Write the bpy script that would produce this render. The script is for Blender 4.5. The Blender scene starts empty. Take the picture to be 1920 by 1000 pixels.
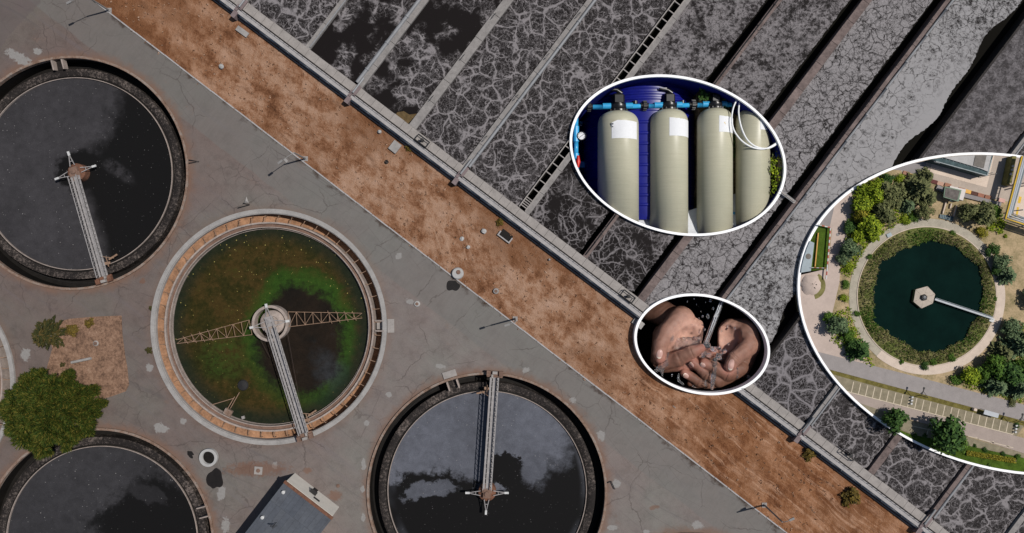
import bpy, bmesh, math, random
import numpy as np
from mathutils import Vector, Matrix
random.seed(7)
C = bpy.context.scene.collection
H = 128.0          # height of the camera above the yard (m)
S = 0.1            # metres per plan unit
PI = math.pi

def G(x, y, z=0.0):
    "plan unit (x right, y down) + height -> world point"
    f = (H - z) / H
    return Vector(((x - 960) * S * f, (500 - y) * S * f, z))

# ------------------------------------------------------------------ objects
def wloc(o):
    v = Vector((0, 0, 0))
    while o is not None:
        v += o.location; o = o.parent
    return v

def tag(o, label=None, cat=None, group=None, kind=None):
    if label: o['label'] = label
    if cat: o['category'] = cat
    if group: o['group'] = group
    if kind: o['kind'] = kind
    return o

def empty(name, loc, label=None, cat=None, group=None):
    o = bpy.data.objects.new(name, None); C.objects.link(o)
    o.location = loc; o.empty_display_size = .3
    return tag(o, label, cat, group)

class MB:
    def __init__(s): s.v = []; s.f = []
    def add(s, vs, fs):
        n = len(s.v); s.v += [tuple(v) for v in vs]; s.f += [tuple(i + n for i in f) for f in fs]; return s
    def prism(s, pts, z0, z1):
        n = len(pts)
        vs = [(p[0], p[1], z0) for p in pts] + [(p[0], p[1], z1) for p in pts]
        fs = [tuple(range(n))[::-1], tuple(range(n, 2 * n))] + [(i, (i + 1) % n, n + (i + 1) % n, n + i) for i in range(n)]
        return s.add(vs, fs)
    def loft(s, bot, top):
        n = len(bot)
        return s.add(list(bot) + list(top), [tuple(range(n))[::-1], tuple(range(n, 2 * n))] + [(i, (i + 1) % n, n + (i + 1) % n, n + i) for i in range(n)])
    def box(s, c, size, m=None):
        hx, hy, hz = [a / 2 for a in size]
        vs = [Vector((x, y, z)) for z in (-hz, hz) for x, y in ((-hx, -hy), (hx, -hy), (hx, hy), (-hx, hy))]
        if m is not None: vs = [m @ v for v in vs]
        vs = [v + Vector(c) for v in vs]
        return s.add(vs, [(3, 2, 1, 0), (4, 5, 6, 7), (0, 1, 5, 4), (1, 2, 6, 5), (2, 3, 7, 6), (3, 0, 4, 7)])
    def beam(s, a, b, w, h, up=(0, 0, 1)):
        a = Vector(a); b = Vector(b); d = (b - a); L = d.length; d.normalize()
        up = Vector(up)
        if abs(d.dot(up)) > .98: up = Vector((1, 0, 0))
        sd = d.cross(up).normalized(); u2 = sd.cross(d).normalized()
        vs = []
        for p in (a, b):
            for i, j in ((-1, -1), (1, -1), (1, 1), (-1, 1)): vs.append(p + sd * (i * w / 2) + u2 * (j * h / 2))
        return s.add(vs, [(0, 1, 2, 3), (7, 6, 5, 4), (0, 4, 5, 1), (1, 5, 6, 2), (2, 6, 7, 3), (3, 7, 4, 0)])
    def tube(s, path, r, n=8, closed=False):
        P = [Vector(p) for p in path]; m = len(P); rs = r if isinstance(r, (list, tuple)) else [r] * m
        vs = []; ref = None
        for i in range(m):
            if closed: t = P[(i + 1) % m] - P[i - 1]
            else: t = P[min(i + 1, m - 1)] - P[max(i - 1, 0)]
            t.normalize()
            if ref is None:
                ref = Vector((0, 0, 1)) if abs(t.z) < .9 else Vector((1, 0, 0))
            a = t.cross(ref).normalized(); b = a.cross(t).normalized(); ref = b
            for k in range(n):
                q = 2 * PI * k / n; vs.append(P[i] + (a * math.cos(q) + b * math.sin(q)) * rs[i])
        fs = []
        for i in range(m if closed else m - 1):
            j = (i + 1) % m
            for k in range(n): fs.append((i * n + k, i * n + (k + 1) % n, j * n + (k + 1) % n, j * n + k))
        if not closed: fs += [tuple(range(n))[::-1], tuple((m - 1) * n + k for k in range(n))]
        return s.add(vs, fs)
    def lathe(s, prof, c=(0, 0, 0), n=24, m=None, a0=0.0):
        "prof: [(r, z)], around local z; closed loop when first==last"
        vs = []; k = len(prof)
        for r, z in prof:
            for i in range(n):
                q = 2 * PI * i / n + a0; v = Vector((r * math.cos(q), r * math.sin(q), z))
                if m is not None: v = m @ v
                vs.append(v + Vector(c))
        fs = []
        for a in range(k - 1):
            for i in range(n): fs.append((a * n + i, a * n + (i + 1) % n, (a + 1) * n + (i + 1) % n, (a + 1) * n + i))
        if prof[0] != prof[-1]:
            if prof[0][0] > 1e-6: fs.append(tuple(range(n))[::-1])
            if prof[-1][0] > 1e-6: fs.append(tuple((k - 1) * n + i for i in range(n)))
        return s.add(vs, fs)
    def build(s, name, mat, parent=None, smooth=False, origin=None, kind=None, recalc=True, merge=True):
        me = bpy.data.meshes.new(name)
        vs = s.v
        if parent is not None: off = wloc(parent)
        elif origin is not None: off = Vector(origin)
        else:
            xs = [v[0] for v in vs]; ys = [v[1] for v in vs]; zs = [v[2] for v in vs]
            off = Vector(((min(xs) + max(xs)) / 2, (min(ys) + max(ys)) / 2, min(zs)))
        me.from_pydata([(v[0] - off.x, v[1] - off.y, v[2] - off.z) for v in vs], [], s.f)
        if recalc:
            bm = bmesh.new(); bm.from_mesh(me)
            if merge: bmesh.ops.remove_doubles(bm, verts=bm.verts, dist=1e-5)
            bmesh.ops.recalc_face_normals(bm, faces=bm.faces); bm.to_mesh(me); bm.free()
        me.materials.append(mat)
        if smooth:
            me.polygons.foreach_set('use_smooth', [True] * len(me.polygons))
            try: me.set_sharp_from_angle(angle=math.radians(40))
            except Exception: pass
        o = bpy.data.objects.new(name, me); C.objects.link(o)
        if parent is not None: o.parent = parent
        else: o.location = off
        if kind: o['kind'] = kind
        return o

def copy_tree(o, parent=None):
    c = o.copy(); C.objects.link(c)
    if parent is not None: c.parent = parent
    for ch in list(o.children): copy_tree(ch, c)
    return c

def sheet(name, outer, holes, z, mat, kind='structure'):
    "flat sheet with holes (world xy loops)"
    bm = bmesh.new(); ed = []
    for loop in [outer] + holes:
        vs = [bm.verts.new((p[0], p[1], z)) for p in loop]
        ed += [bm.edges.new((vs[i], vs[(i + 1) % len(vs)])) for i in range(len(vs))]
    bmesh.ops.triangle_fill(bm, use_beauty=True, use_dissolve=False, edges=ed)
    bmesh.ops.recalc_face_normals(bm, faces=bm.faces)
    if bm.faces and bm.faces[0].normal.z < 0: bmesh.ops.reverse_faces(bm, faces=bm.faces)
    me = bpy.data.meshes.new(name); bm.to_mesh(me); bm.free(); me.materials.append(mat)
    o = bpy.data.objects.new(name, me); C.objects.link(o)
    if kind: o['kind'] = kind
    return o

def circle(cx, cy, r, n=96):
    return [(cx + r * math.cos(2 * PI * i / n), cy + r * math.sin(2 * PI * i / n)) for i in range(n)]

# tilted ovals of the inset displays (plan units)
OV = {1: (1271, 291.5, 203, 151.5, .17), 2: (1316.3, 645.8, 127.2, 95.3, .14), 3: (1902, 589, 407, 303, .168)}
def oval_px(k, d=0.0, n=120):
    cx, cy, W, Hh, s = OV[k]; ph = math.asin(s)
    return [(cx + (W + d) * math.cos(2 * PI * i / n), cy + (Hh + d) * math.sin(2 * PI * i / n + ph)) for i in range(n)]
def oval_w(k, z, d=0.0, n=120):
    return [G(x, y, z) for x, y in oval_px(k, d, n)]
def in_oval(k, x, y, d=0.0):
    cx, cy, W, Hh, s = OV[k]; W += d; Hh += d; c = math.sqrt(1 - s * s)
    a = (x - cx) / W; b = ((y - cy) / Hh - a * s) / c
    return a * a + b * b < 1
def clip_oval(poly, k, d=0.0):
    cl = oval_px(k, d, 96); out = list(poly)
    for i in range(len(cl)):
        a, b = cl[i], cl[(i + 1) % len(cl)]; inp = out; out = []
        side = lambda p: (b[0] - a[0]) * (p[1] - a[1]) - (b[1] - a[1]) * (p[0] - a[0])
        for j in range(len(inp)):
            p, q = inp[j - 1], inp[j]; sp, sq = side(p), side(q)
            if sp * sq < 0:
                t = sp / (sp - sq); out.append((p[0] + t * (q[0] - p[0]), p[1] + t * (q[1] - p[1])))
            if sq >= 0: out.append(q)
        if not out: return []
    return out

DEAD = []
def bool_apply(o, cutter, op):
    m = o.modifiers.new('b', 'BOOLEAN'); m.operation = op; m.object = cutter; m.solver = 'EXACT'; m.use_self = True
    bpy.context.view_layer.update()
    dg = bpy.context.evaluated_depsgraph_get()
    me = bpy.data.meshes.new_from_object(o.evaluated_get(dg))
    o.modifiers.clear(); old = o.data; o.data = me
    DEAD.append(old)

# ------------------------------------------------------------------ materials
def mat(name, rough=.85, spec=.2, col=None):
    m = bpy.data.materials.new(name); m.use_nodes = True; nt = m.node_tree
    b = nt.nodes['Principled BSDF']
    b.inputs['Roughness'].default_value = rough
    b.inputs['Specular IOR Level'].default_value = spec
    if col: b.inputs['Base Color'].default_value = (*col, 1)
    return m, nt, b
def nd(nt, typ, ins=None, **props):
    n = nt.nodes.new(typ)
    for k, v in props.items(): setattr(n, k, v)
    for k, v in (ins or {}).items(): st(nt, n.inputs[k], v)
    return n
def st(nt, inp, v):
    if isinstance(v, bpy.types.NodeSocket): nt.links.new(v, inp)
    elif isinstance(v, (tuple, list)) and len(v) == 3 and inp.type == 'RGBA': inp.default_value = (*v, 1)
    else: inp.default_value = v
def pos(nt): return nd(nt, 'ShaderNodeNewGeometry').outputs['Position']
def objc(nt): return nd(nt, 'ShaderNodeTexCoord').outputs['Object']
def mth(nt, op, a, b=0.0, clamp=False):
    return nd(nt, 'ShaderNodeMath', {0: a, 1: b}, operation=op, use_clamp=clamp).outputs[0]
def vm(nt, op, a, b=(0, 0, 0)): return nd(nt, 'ShaderNodeVectorMath', {0: a, 1: b}, operation=op)
def scl(nt, v, s): return vm(nt, 'MULTIPLY', v, (s, s, s) if not isinstance(s, tuple) else s).outputs[0]
def noise(nt, v, s, det=4, r=.55, dist=0.0, col=False):
    n = nd(nt, 'ShaderNodeTexNoise', {'Vector': v, 'Scale': s, 'Detail': det, 'Roughness': r, 'Distortion': dist})
    return n.outputs['Color' if col else 'Fac']
def voro(nt, v, s, feat='F1', out='Distance', rnd=1.0):
    return nd(nt, 'ShaderNodeTexVoronoi', {'Vector': v, 'Scale': s, 'Randomness': rnd}, feature=feat).outputs[out]
def rng(nt, v, a, b, c=0.0, d=1.0, smooth=True):
    n = nd(nt, 'ShaderNodeMapRange', {'Value': v, 'From Min': a, 'From Max': b, 'To Min': c, 'To Max': d})
    n.interpolation_type = 'SMOOTHSTEP' if smooth else 'LINEAR'
    return n.outputs[0]
def mix(nt, f, a, b, mode='MIX'):
    n = nd(nt, 'ShaderNodeMix', data_type='RGBA', blend_type=mode)
    st(nt, n.inputs[0], f); st(nt, n.inputs[6], a); st(nt, n.inputs[7], b)
    return n.outputs[2]
def ramp(nt, f, stops):
    n = nd(nt, 'ShaderNodeValToRGB', {'Fac': f}); e = n.color_ramp.elements
    while len(e) < len(stops): e.new(.5)
    for i, (p, c) in enumerate(stops): e[i].position = p; e[i].color = (*c, 1)
    return n.outputs[0]
def distort(nt, v, s, amt, det=3):
    c = noise(nt, v, s, det, .6, col=True)
    c = vm(nt, 'SUBTRACT', c, (.5, .5, .5)).outputs[0]
    return vm(nt, 'ADD', v, scl(nt, c, amt)).outputs[0]
def bump(nt, b, h, strength=.3, dist=.05):
    n = nd(nt, 'ShaderNodeBump', {'Height': h, 'Strength': strength, 'Distance': dist})
    nt.links.new(n.outputs[0], b.inputs['Normal'])
def rot_uv(nt, v, ang):
    n = nd(nt, 'ShaderNodeVectorRotate', {'Vector': v, 'Angle': ang}, rotation_type='Z_AXIS'); return n.outputs[0]
def add_fac(nt, *fs):
    r = fs[0]
    for f in fs[1:]: r = mth(nt, 'ADD', r, f, True)
    return r

def plain(name, col, rough=.7, spec=.25, var=.25, scale=1.2, metal=0.0, col2=None, bmp=0.0, fine=6.0):
    "solid colour with weathering mottle"
    m, nt, b = mat(name, rough, spec); b.inputs['Metallic'].default_value = metal
    p = pos(nt)
    n1 = noise(nt, p, scale, 5, .65); n2 = noise(nt, p, scale * fine, 3, .6)
    f = mth(nt, 'ADD', mth(nt, 'MULTIPLY', n1, .65), mth(nt, 'MULTIPLY', n2, .35))
    lo = tuple(c * (1 - var) for c in (col2 or col)); hi = tuple(min(1, c * (1 + var)) for c in col)
    st(nt, b.inputs['Base Color'], ramp(nt, f, [(.3, lo), (.7, hi)]))
    if bmp: bump(nt, b, f, bmp, .05)
    return m
# ================================================================== setting: yard, grass, basins
UD = (.798, .6026); ND = (.6026, -.798)
ANG = math.atan2(.6026, .798)
def BP(u, v, z=0.0): return G(388 + u * UD[0] + v * ND[0], u * UD[1] + v * ND[1], z)
def UV(x, y): return ((x - 388) * UD[0] + y * UD[1], (x - 388) * ND[0] + y * ND[1])
def bpoly(mb, uvs, z1, z0):
    pts = [BP(u, v, z1) for u, v in uvs]
    return mb.prism([(p.x, p.y) for p in pts], z0, z1)
def brect(mb, u0, u1, v0, v1, z1, z0): return bpoly(mb, [(u0, v0), (u1, v0), (u1, v1), (u0, v1)], z1, z0)

TANKS = [(136, 325, 219, 'A'), (505, 613, 221, 'B'), (913, 923, 225, 'A'), (185, 1020, 218, 'A'), (-190, 720, 220, 'B'), (1295, 1217, 219, 'A')]

def px_ellipse(nt, p, cx, cy, rx, ry, rot=0.0):
    "normalised distance field of an ellipse on the yard"
    w = G(cx, cy)
    q = vm(nt, 'SUBTRACT', p, tuple(w)).outputs[0]
    if rot: q = rot_uv(nt, q, math.radians(rot))
    q = vm(nt, 'MULTIPLY', q, (10 / rx, 10 / ry, 0)).outputs[0]
    return vm(nt, 'LENGTH', q).outputs['Value']

# ---- concrete yard
def m_yard():
    m, nt, b = mat('yard_concrete', .9, .15)
    p = pos(nt); pf = vm(nt, 'MULTIPLY', p, (1, 1, 0)).outputs[0]
    big = noise(nt, pf, .045, 4, .6); mid = noise(nt, pf, .35, 6, .7); fine = noise(nt, pf, 4.5, 3, .7); grit = noise(nt, pf, 14, 2, .7)
    sx = nd(nt, 'ShaderNodeSeparateXYZ', {0: pf})
    base = ramp(nt, big, [(.33, (.176, .143, .133)), (.48, (.174, .153, .143)), (.60, (.168, .161, .148)), (.74, (.178, .148, .149))])
    # concrete darker and warmer towards the western side of the yard
    west = rng(nt, mth(nt, 'ADD', sx.outputs[0], mth(nt, 'MULTIPLY', big, 30)), -90, 20, .80, 1.10)
    base = mix(nt, 1.0, base, mix(nt, rng(nt, west, .8, 1.1), (.73, .66, .63), (.98, .96, .945)), 'MULTIPLY')
    v = ramp(nt, mid, [(.3, (.78, .77, .77)), (.5, (1, 1, 1)), (.72, (1.12, 1.12, 1.12))])
    base = mix(nt, 1.0, base, v, 'MULTIPLY')
    base = mix(nt, .55, base, ramp(nt, mth(nt, 'ADD', mth(nt, 'MULTIPLY', fine, .6), mth(nt, 'MULTIPLY', grit, .4)), [(.3, (.7, .7, .7)), (.7, (1.28, 1.28, 1.28))]), 'MULTIPLY')
    # streaks of the lanes, along the kerb
    ru = rot_uv(nt, pf, ANG); st_ = noise(nt, vm(nt, 'MULTIPLY', ru, (.03, .9, 0)).outputs[0], 1.0, 4, .6)
    base = mix(nt, rng(nt, st_, .5, .75, 0, .3), base, (.125, .112, .122))
    # old asphalt lane beside the kerb
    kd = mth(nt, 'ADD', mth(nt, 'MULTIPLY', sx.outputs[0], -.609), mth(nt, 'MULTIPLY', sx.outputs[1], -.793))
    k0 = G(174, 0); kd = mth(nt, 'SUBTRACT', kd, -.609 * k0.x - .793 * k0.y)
    lane = rng(nt, mth(nt, 'ADD', kd, mth(nt, 'MULTIPLY', noise(nt, pf, .25, 3), .8)), 7.6, 8.0, .55, 0)
    hat = noise(nt, vm(nt, 'MULTIPLY', rot_uv(nt, pf, ANG), (1.8, .25, 0)).outputs[0], 1.0, 3, .6)
    base = mix(nt, lane, base, mix(nt, hat, (.118, .116, .106), (.165, .158, .150)))
    # cracks
    d1 = distort(nt, pf, .25, 2.6, 4)
    c1 = voro(nt, d1, .085, 'DISTANCE_TO_EDGE'); c2 = voro(nt, distort(nt, pf, .7, 1.0, 4), .3, 'DISTANCE_TO_EDGE')
    msk = rng(nt, noise(nt, pf, .1, 2), .50, .64)
    k1 = mth(nt, 'MULTIPLY', rng(nt, c1, .0025, .0085, 1, 0), rng(nt, noise(nt, pf, .14, 2), .40, .56, .0, 1))
    k2 = mth(nt, 'MULTIPLY', rng(nt, c2, .008, .026, .8, 0), msk)
    # slab joints
    jx = nd(nt, 'ShaderNodeTexBrick', {'Vector': rot_uv(nt, d1 if False else pf, math.radians(52)), 'Scale': .09, 'Mortar Size': .0035, 'Mortar Smooth': .3}); jx.offset = .37
    kj = mth(nt, 'MULTIPLY', jx.outputs['Fac'], rng(nt, noise(nt, pf, .07, 2), .46, .58, 0, .55))
    crk = add_fac(nt, k1, k2, kj)
    # rust halo of the tank rims
    hal = None
    wob = mth(nt, 'MULTIPLY', noise(nt, pf, .5, 5, .7), 3.2)
    for cx, cy, R, t in TANKS:
        d = mth(nt, 'SUBTRACT', px_ellipse(nt, pf, cx, cy, 10, 10), R * .1)
        h = rng(nt, mth(nt, 'ADD', d, wob), 1.1, 3.4, .85 if t == 'A' else .35, 0)
        hal = h if hal is None else mth(nt, 'MAXIMUM', hal, h)
    base = mix(nt, hal, base, (.165, .098, .070))
    rs = rng(nt, noise(nt, pf, .22, 5, .65), .62, .76, 0, .5)
    base = mix(nt, rs, base, (.17, .112, .088))
    base = mix(nt, mth(nt, 'MULTIPLY', crk, .45), base, (.055, .043, .039))
    # darker old asphalt in the north-west corner, soil and grit washed over the kerb
    g1_ = G(78, 0); g2_ = G(0, 92)
    cor_ = mth(nt, 'ADD', mth(nt, 'MULTIPLY', mth(nt, 'SUBTRACT', sx.outputs[0], G(0, 0).x), 1 / 7.8), mth(nt, 'MULTIPLY', mth(nt, 'SUBTRACT', G(0, 0).y, sx.outputs[1]), 1 / 9.2))
    base = mix(nt, rng(nt, mth(nt, 'ADD', cor_, mth(nt, 'MULTIPLY', mid, .4)), 1.15, 1.22, .55, 0), base, (.105, .086, .084))
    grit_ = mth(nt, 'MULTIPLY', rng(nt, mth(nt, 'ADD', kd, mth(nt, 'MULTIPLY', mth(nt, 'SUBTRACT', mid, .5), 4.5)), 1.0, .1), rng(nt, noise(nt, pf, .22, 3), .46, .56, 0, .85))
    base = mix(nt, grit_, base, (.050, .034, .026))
    # tyre marks along the lane
    ty = noise(nt, vm(nt, 'MULTIPLY', rot_uv(nt, distort(nt, pf, .05, 5, 1), ANG - .12), (.012, 1.6, 0)).outputs[0], 1.0, 2, .5)
    base = mix(nt, mth(nt, 'MULTIPLY', rng(nt, ty, .60, .70), rng(nt, big, .4, .6, .05, .35)), base, (.085, .075, .075))
    # lime and paint spills
    pats = [(35, 108, 30, 11, 28), (70, 96, 10, 7, 0), (48, 665, 10, 13, 0), (302, 803, 15, 11, 20), (343, 790, 7, 7, 0), (280, 690, 8, 10, 0), (415, 925, 9, 16, 10), (423, 985, 9, 15, 0), (681, 970, 5, 8, 0),
            (826, 687, 10, 5, 10), (986, 694, 8, 6, 0), (1127, 817, 9, 12, 0), (1155, 908, 9, 9, 0), (1308, 985, 11, 9, 0), (748, 480, 8, 6, -30), (515, 872, 6, 8, 0), (1075, 750, 8, 6, 0), (682, 872, 5, 14, 0),
            (1147, 990, 12, 6, 0), (768, 566, 9, 6, 0), (729, 740, 6, 6, 0), (4, 940, 9, 14, 0), (680, 918, 5, 7, 0), (1213, 997, 8, 5, 0), (687, 793, 5, 7, 0)]
    wn = mth(nt, 'MULTIPLY', mth(nt, 'SUBTRACT', noise(nt, pf, 1.1, 5, .75), .5), 2.4)
    pat = None
    for e in pats:
        h = rng(nt, mth(nt, 'ADD', px_ellipse(nt, pf, *e), wn), .72, .95, .9, 0)
        pat = h if pat is None else mth(nt, 'MAXIMUM', pat, h)
    base = mix(nt, pat, base, mix(nt, noise(nt, pf, 2.5, 3), (.19, .18, .17), (.29, .28, .27)))
    # rust spots
    rp = None
    for e in [(1226, 952, 10, 4, -8), (480, 880, 60, 14, 0), (447, 880, 8, 8, 0), (628, 930, 14, 10, 0), (577, 883, 9, 6, 0), (357, 605, 4, 4, 0), (268, 527, 6, 6, 0)]:
        h = rng(nt, mth(nt, 'ADD', px_ellipse(nt, pf, *e), wn), .6, 1.2, .55, 0)
        rp = h if rp is None else mth(nt, 'MAXIMUM', rp, h)
    base = mix(nt, rp, base, (.15, .07, .04))
    st(nt, b.inputs['Base Color'], base)
    bump(nt, b, mth(nt, 'SUBTRACT', mid, crk), .25, .05)
    return m

def m_grass():
    m, nt, b = mat('dry_grass_soil', .95, .05)
    p = vm(nt, 'MULTIPLY', pos(nt), (1, 1, 0)).outputs[0]; r = rot_uv(nt, p, ANG)
    s1 = noise(nt, distort(nt, vm(nt, 'MULTIPLY', r, (.65, 1.0, 0)).outputs[0], .4, 2.2), .22, 7, .68)
    s2 = noise(nt, distort(nt, vm(nt, 'MULTIPLY', rot_uv(nt, p, .15), (1, .5, 1)).outputs[0], .8, 1.0), .5, 8, .74); s3 = noise(nt, p, 3.2, 5, .75); s4 = noise(nt, p, .05, 3)
    f = mth(nt, 'ADD', mth(nt, 'ADD', mth(nt, 'MULTIPLY', s1, .55), mth(nt, 'MULTIPLY', s2, .30)), mth(nt, 'MULTIPLY', s3, .15))
    col = ramp(nt, f, [(.36, (.065, .030, .017)), (.43, (.150, .070, .036)), (.475, (.245, .130, .075)), (.53, (.34, .215, .145)), (.63, (.40, .275, .205))])
    sx = nd(nt, 'ShaderNodeSeparateXYZ', {0: p})
    col2 = ramp(nt, f, [(.36, (.055, .024, .012)), (.44, (.140, .058, .026)), (.50, (.225, .105, .050)), (.56, (.32, .17, .095)), (.66, (.40, .25, .17))])
    # the south-east end of the strip is redder and scored with wheel tracks
    se = rng(nt, sx.outputs[0], 10, 45)
    nw = rng(nt, sx.outputs[0], -75, -38, .8, 0); col = mix(nt, mth(nt, 'MAXIMUM', mth(nt, 'MULTIPLY', se, .95), nw), col, col2)
    col = mix(nt, rng(nt, s4, .42, .55, .6, 0), col, (.16, .075, .036))
    tr = noise(nt, vm(nt, 'MULTIPLY', distort(nt, rot_uv(nt, p, ANG + .05), .10, 3.0, 3), (.05, 1.0, 0)).outputs[0], .9, 8, .78)
    sr = nd(nt, 'ShaderNodeSeparateXYZ', {0: r})
    band = rng(nt, mth(nt, 'ABSOLUTE', mth(nt, 'SUBTRACT', sr.outputs[1], -8.5)), 6.5, 1.5)
    tm = mth(nt, 'MULTIPLY', mth(nt, 'MULTIPLY', rng(nt, tr, .50, .62), rng(nt, sx.outputs[0], 8, 30, .0, .8)), rng(nt, s2, .36, .56, .1, 1))
    col = mix(nt, tm, col, (.43, .27, .18)); dk_ = mth(nt, 'MULTIPLY', rng(nt, tr, .44, .32), rng(nt, sx.outputs[0], 8, 30, .0, .7)); col = mix(nt, mth(nt, 'MULTIPLY', dk_, band), col, (.12, .055, .028))
    # turning tracks near the middle
    mk = rng(nt, px_ellipse(nt, p, 850, 450, 70, 45, 45), .4, 1.1, .6, 0)
    t2 = rng(nt, noise(nt, vm(nt, 'MULTIPLY', rot_uv(nt, p, math.radians(72)), (.03, 1, 0)).outputs[0], 2.4, 3), .52, .62)
    col = mix(nt, mth(nt, 'MULTIPLY', mk, t2), col, (.40, .27, .19))
    col = mix(nt, rng(nt, noise(nt, p, .7, 5, .8), .66, .8, 0, .55), col, (.06, .034, .02))
    stk = noise(nt, vm(nt, 'MULTIPLY', distort(nt, rot_uv(nt, p, ANG + .02), .35, 2.2, 4), (.32, 1.0, 0)).outputs[0], .75, 8, .78)
    col = mix(nt, mth(nt, 'MULTIPLY', rng(nt, stk, .50, .36), .5), col, (.10, .048, .026)); col = mix(nt, 1.0, col, (.98, .93, .90), 'MULTIPLY')
    st(nt, b.inputs['Base Color'], col)
    bump(nt, b, mth(nt, 'ADD', s2, s3), .8, .25)
    return m

def vfoot(nt, p):
    'plan distance along the basin from its foot'
    q = nd(nt, 'ShaderNodeSeparateXYZ', {0: p}); return mth(nt, 'ADD', mth(nt, 'ADD', mth(nt, 'MULTIPLY', q.outputs[0], .6026 / .099), mth(nt, 'MULTIPLY', q.outputs[1], .798 / .099)), -54.3 - 42)

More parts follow.
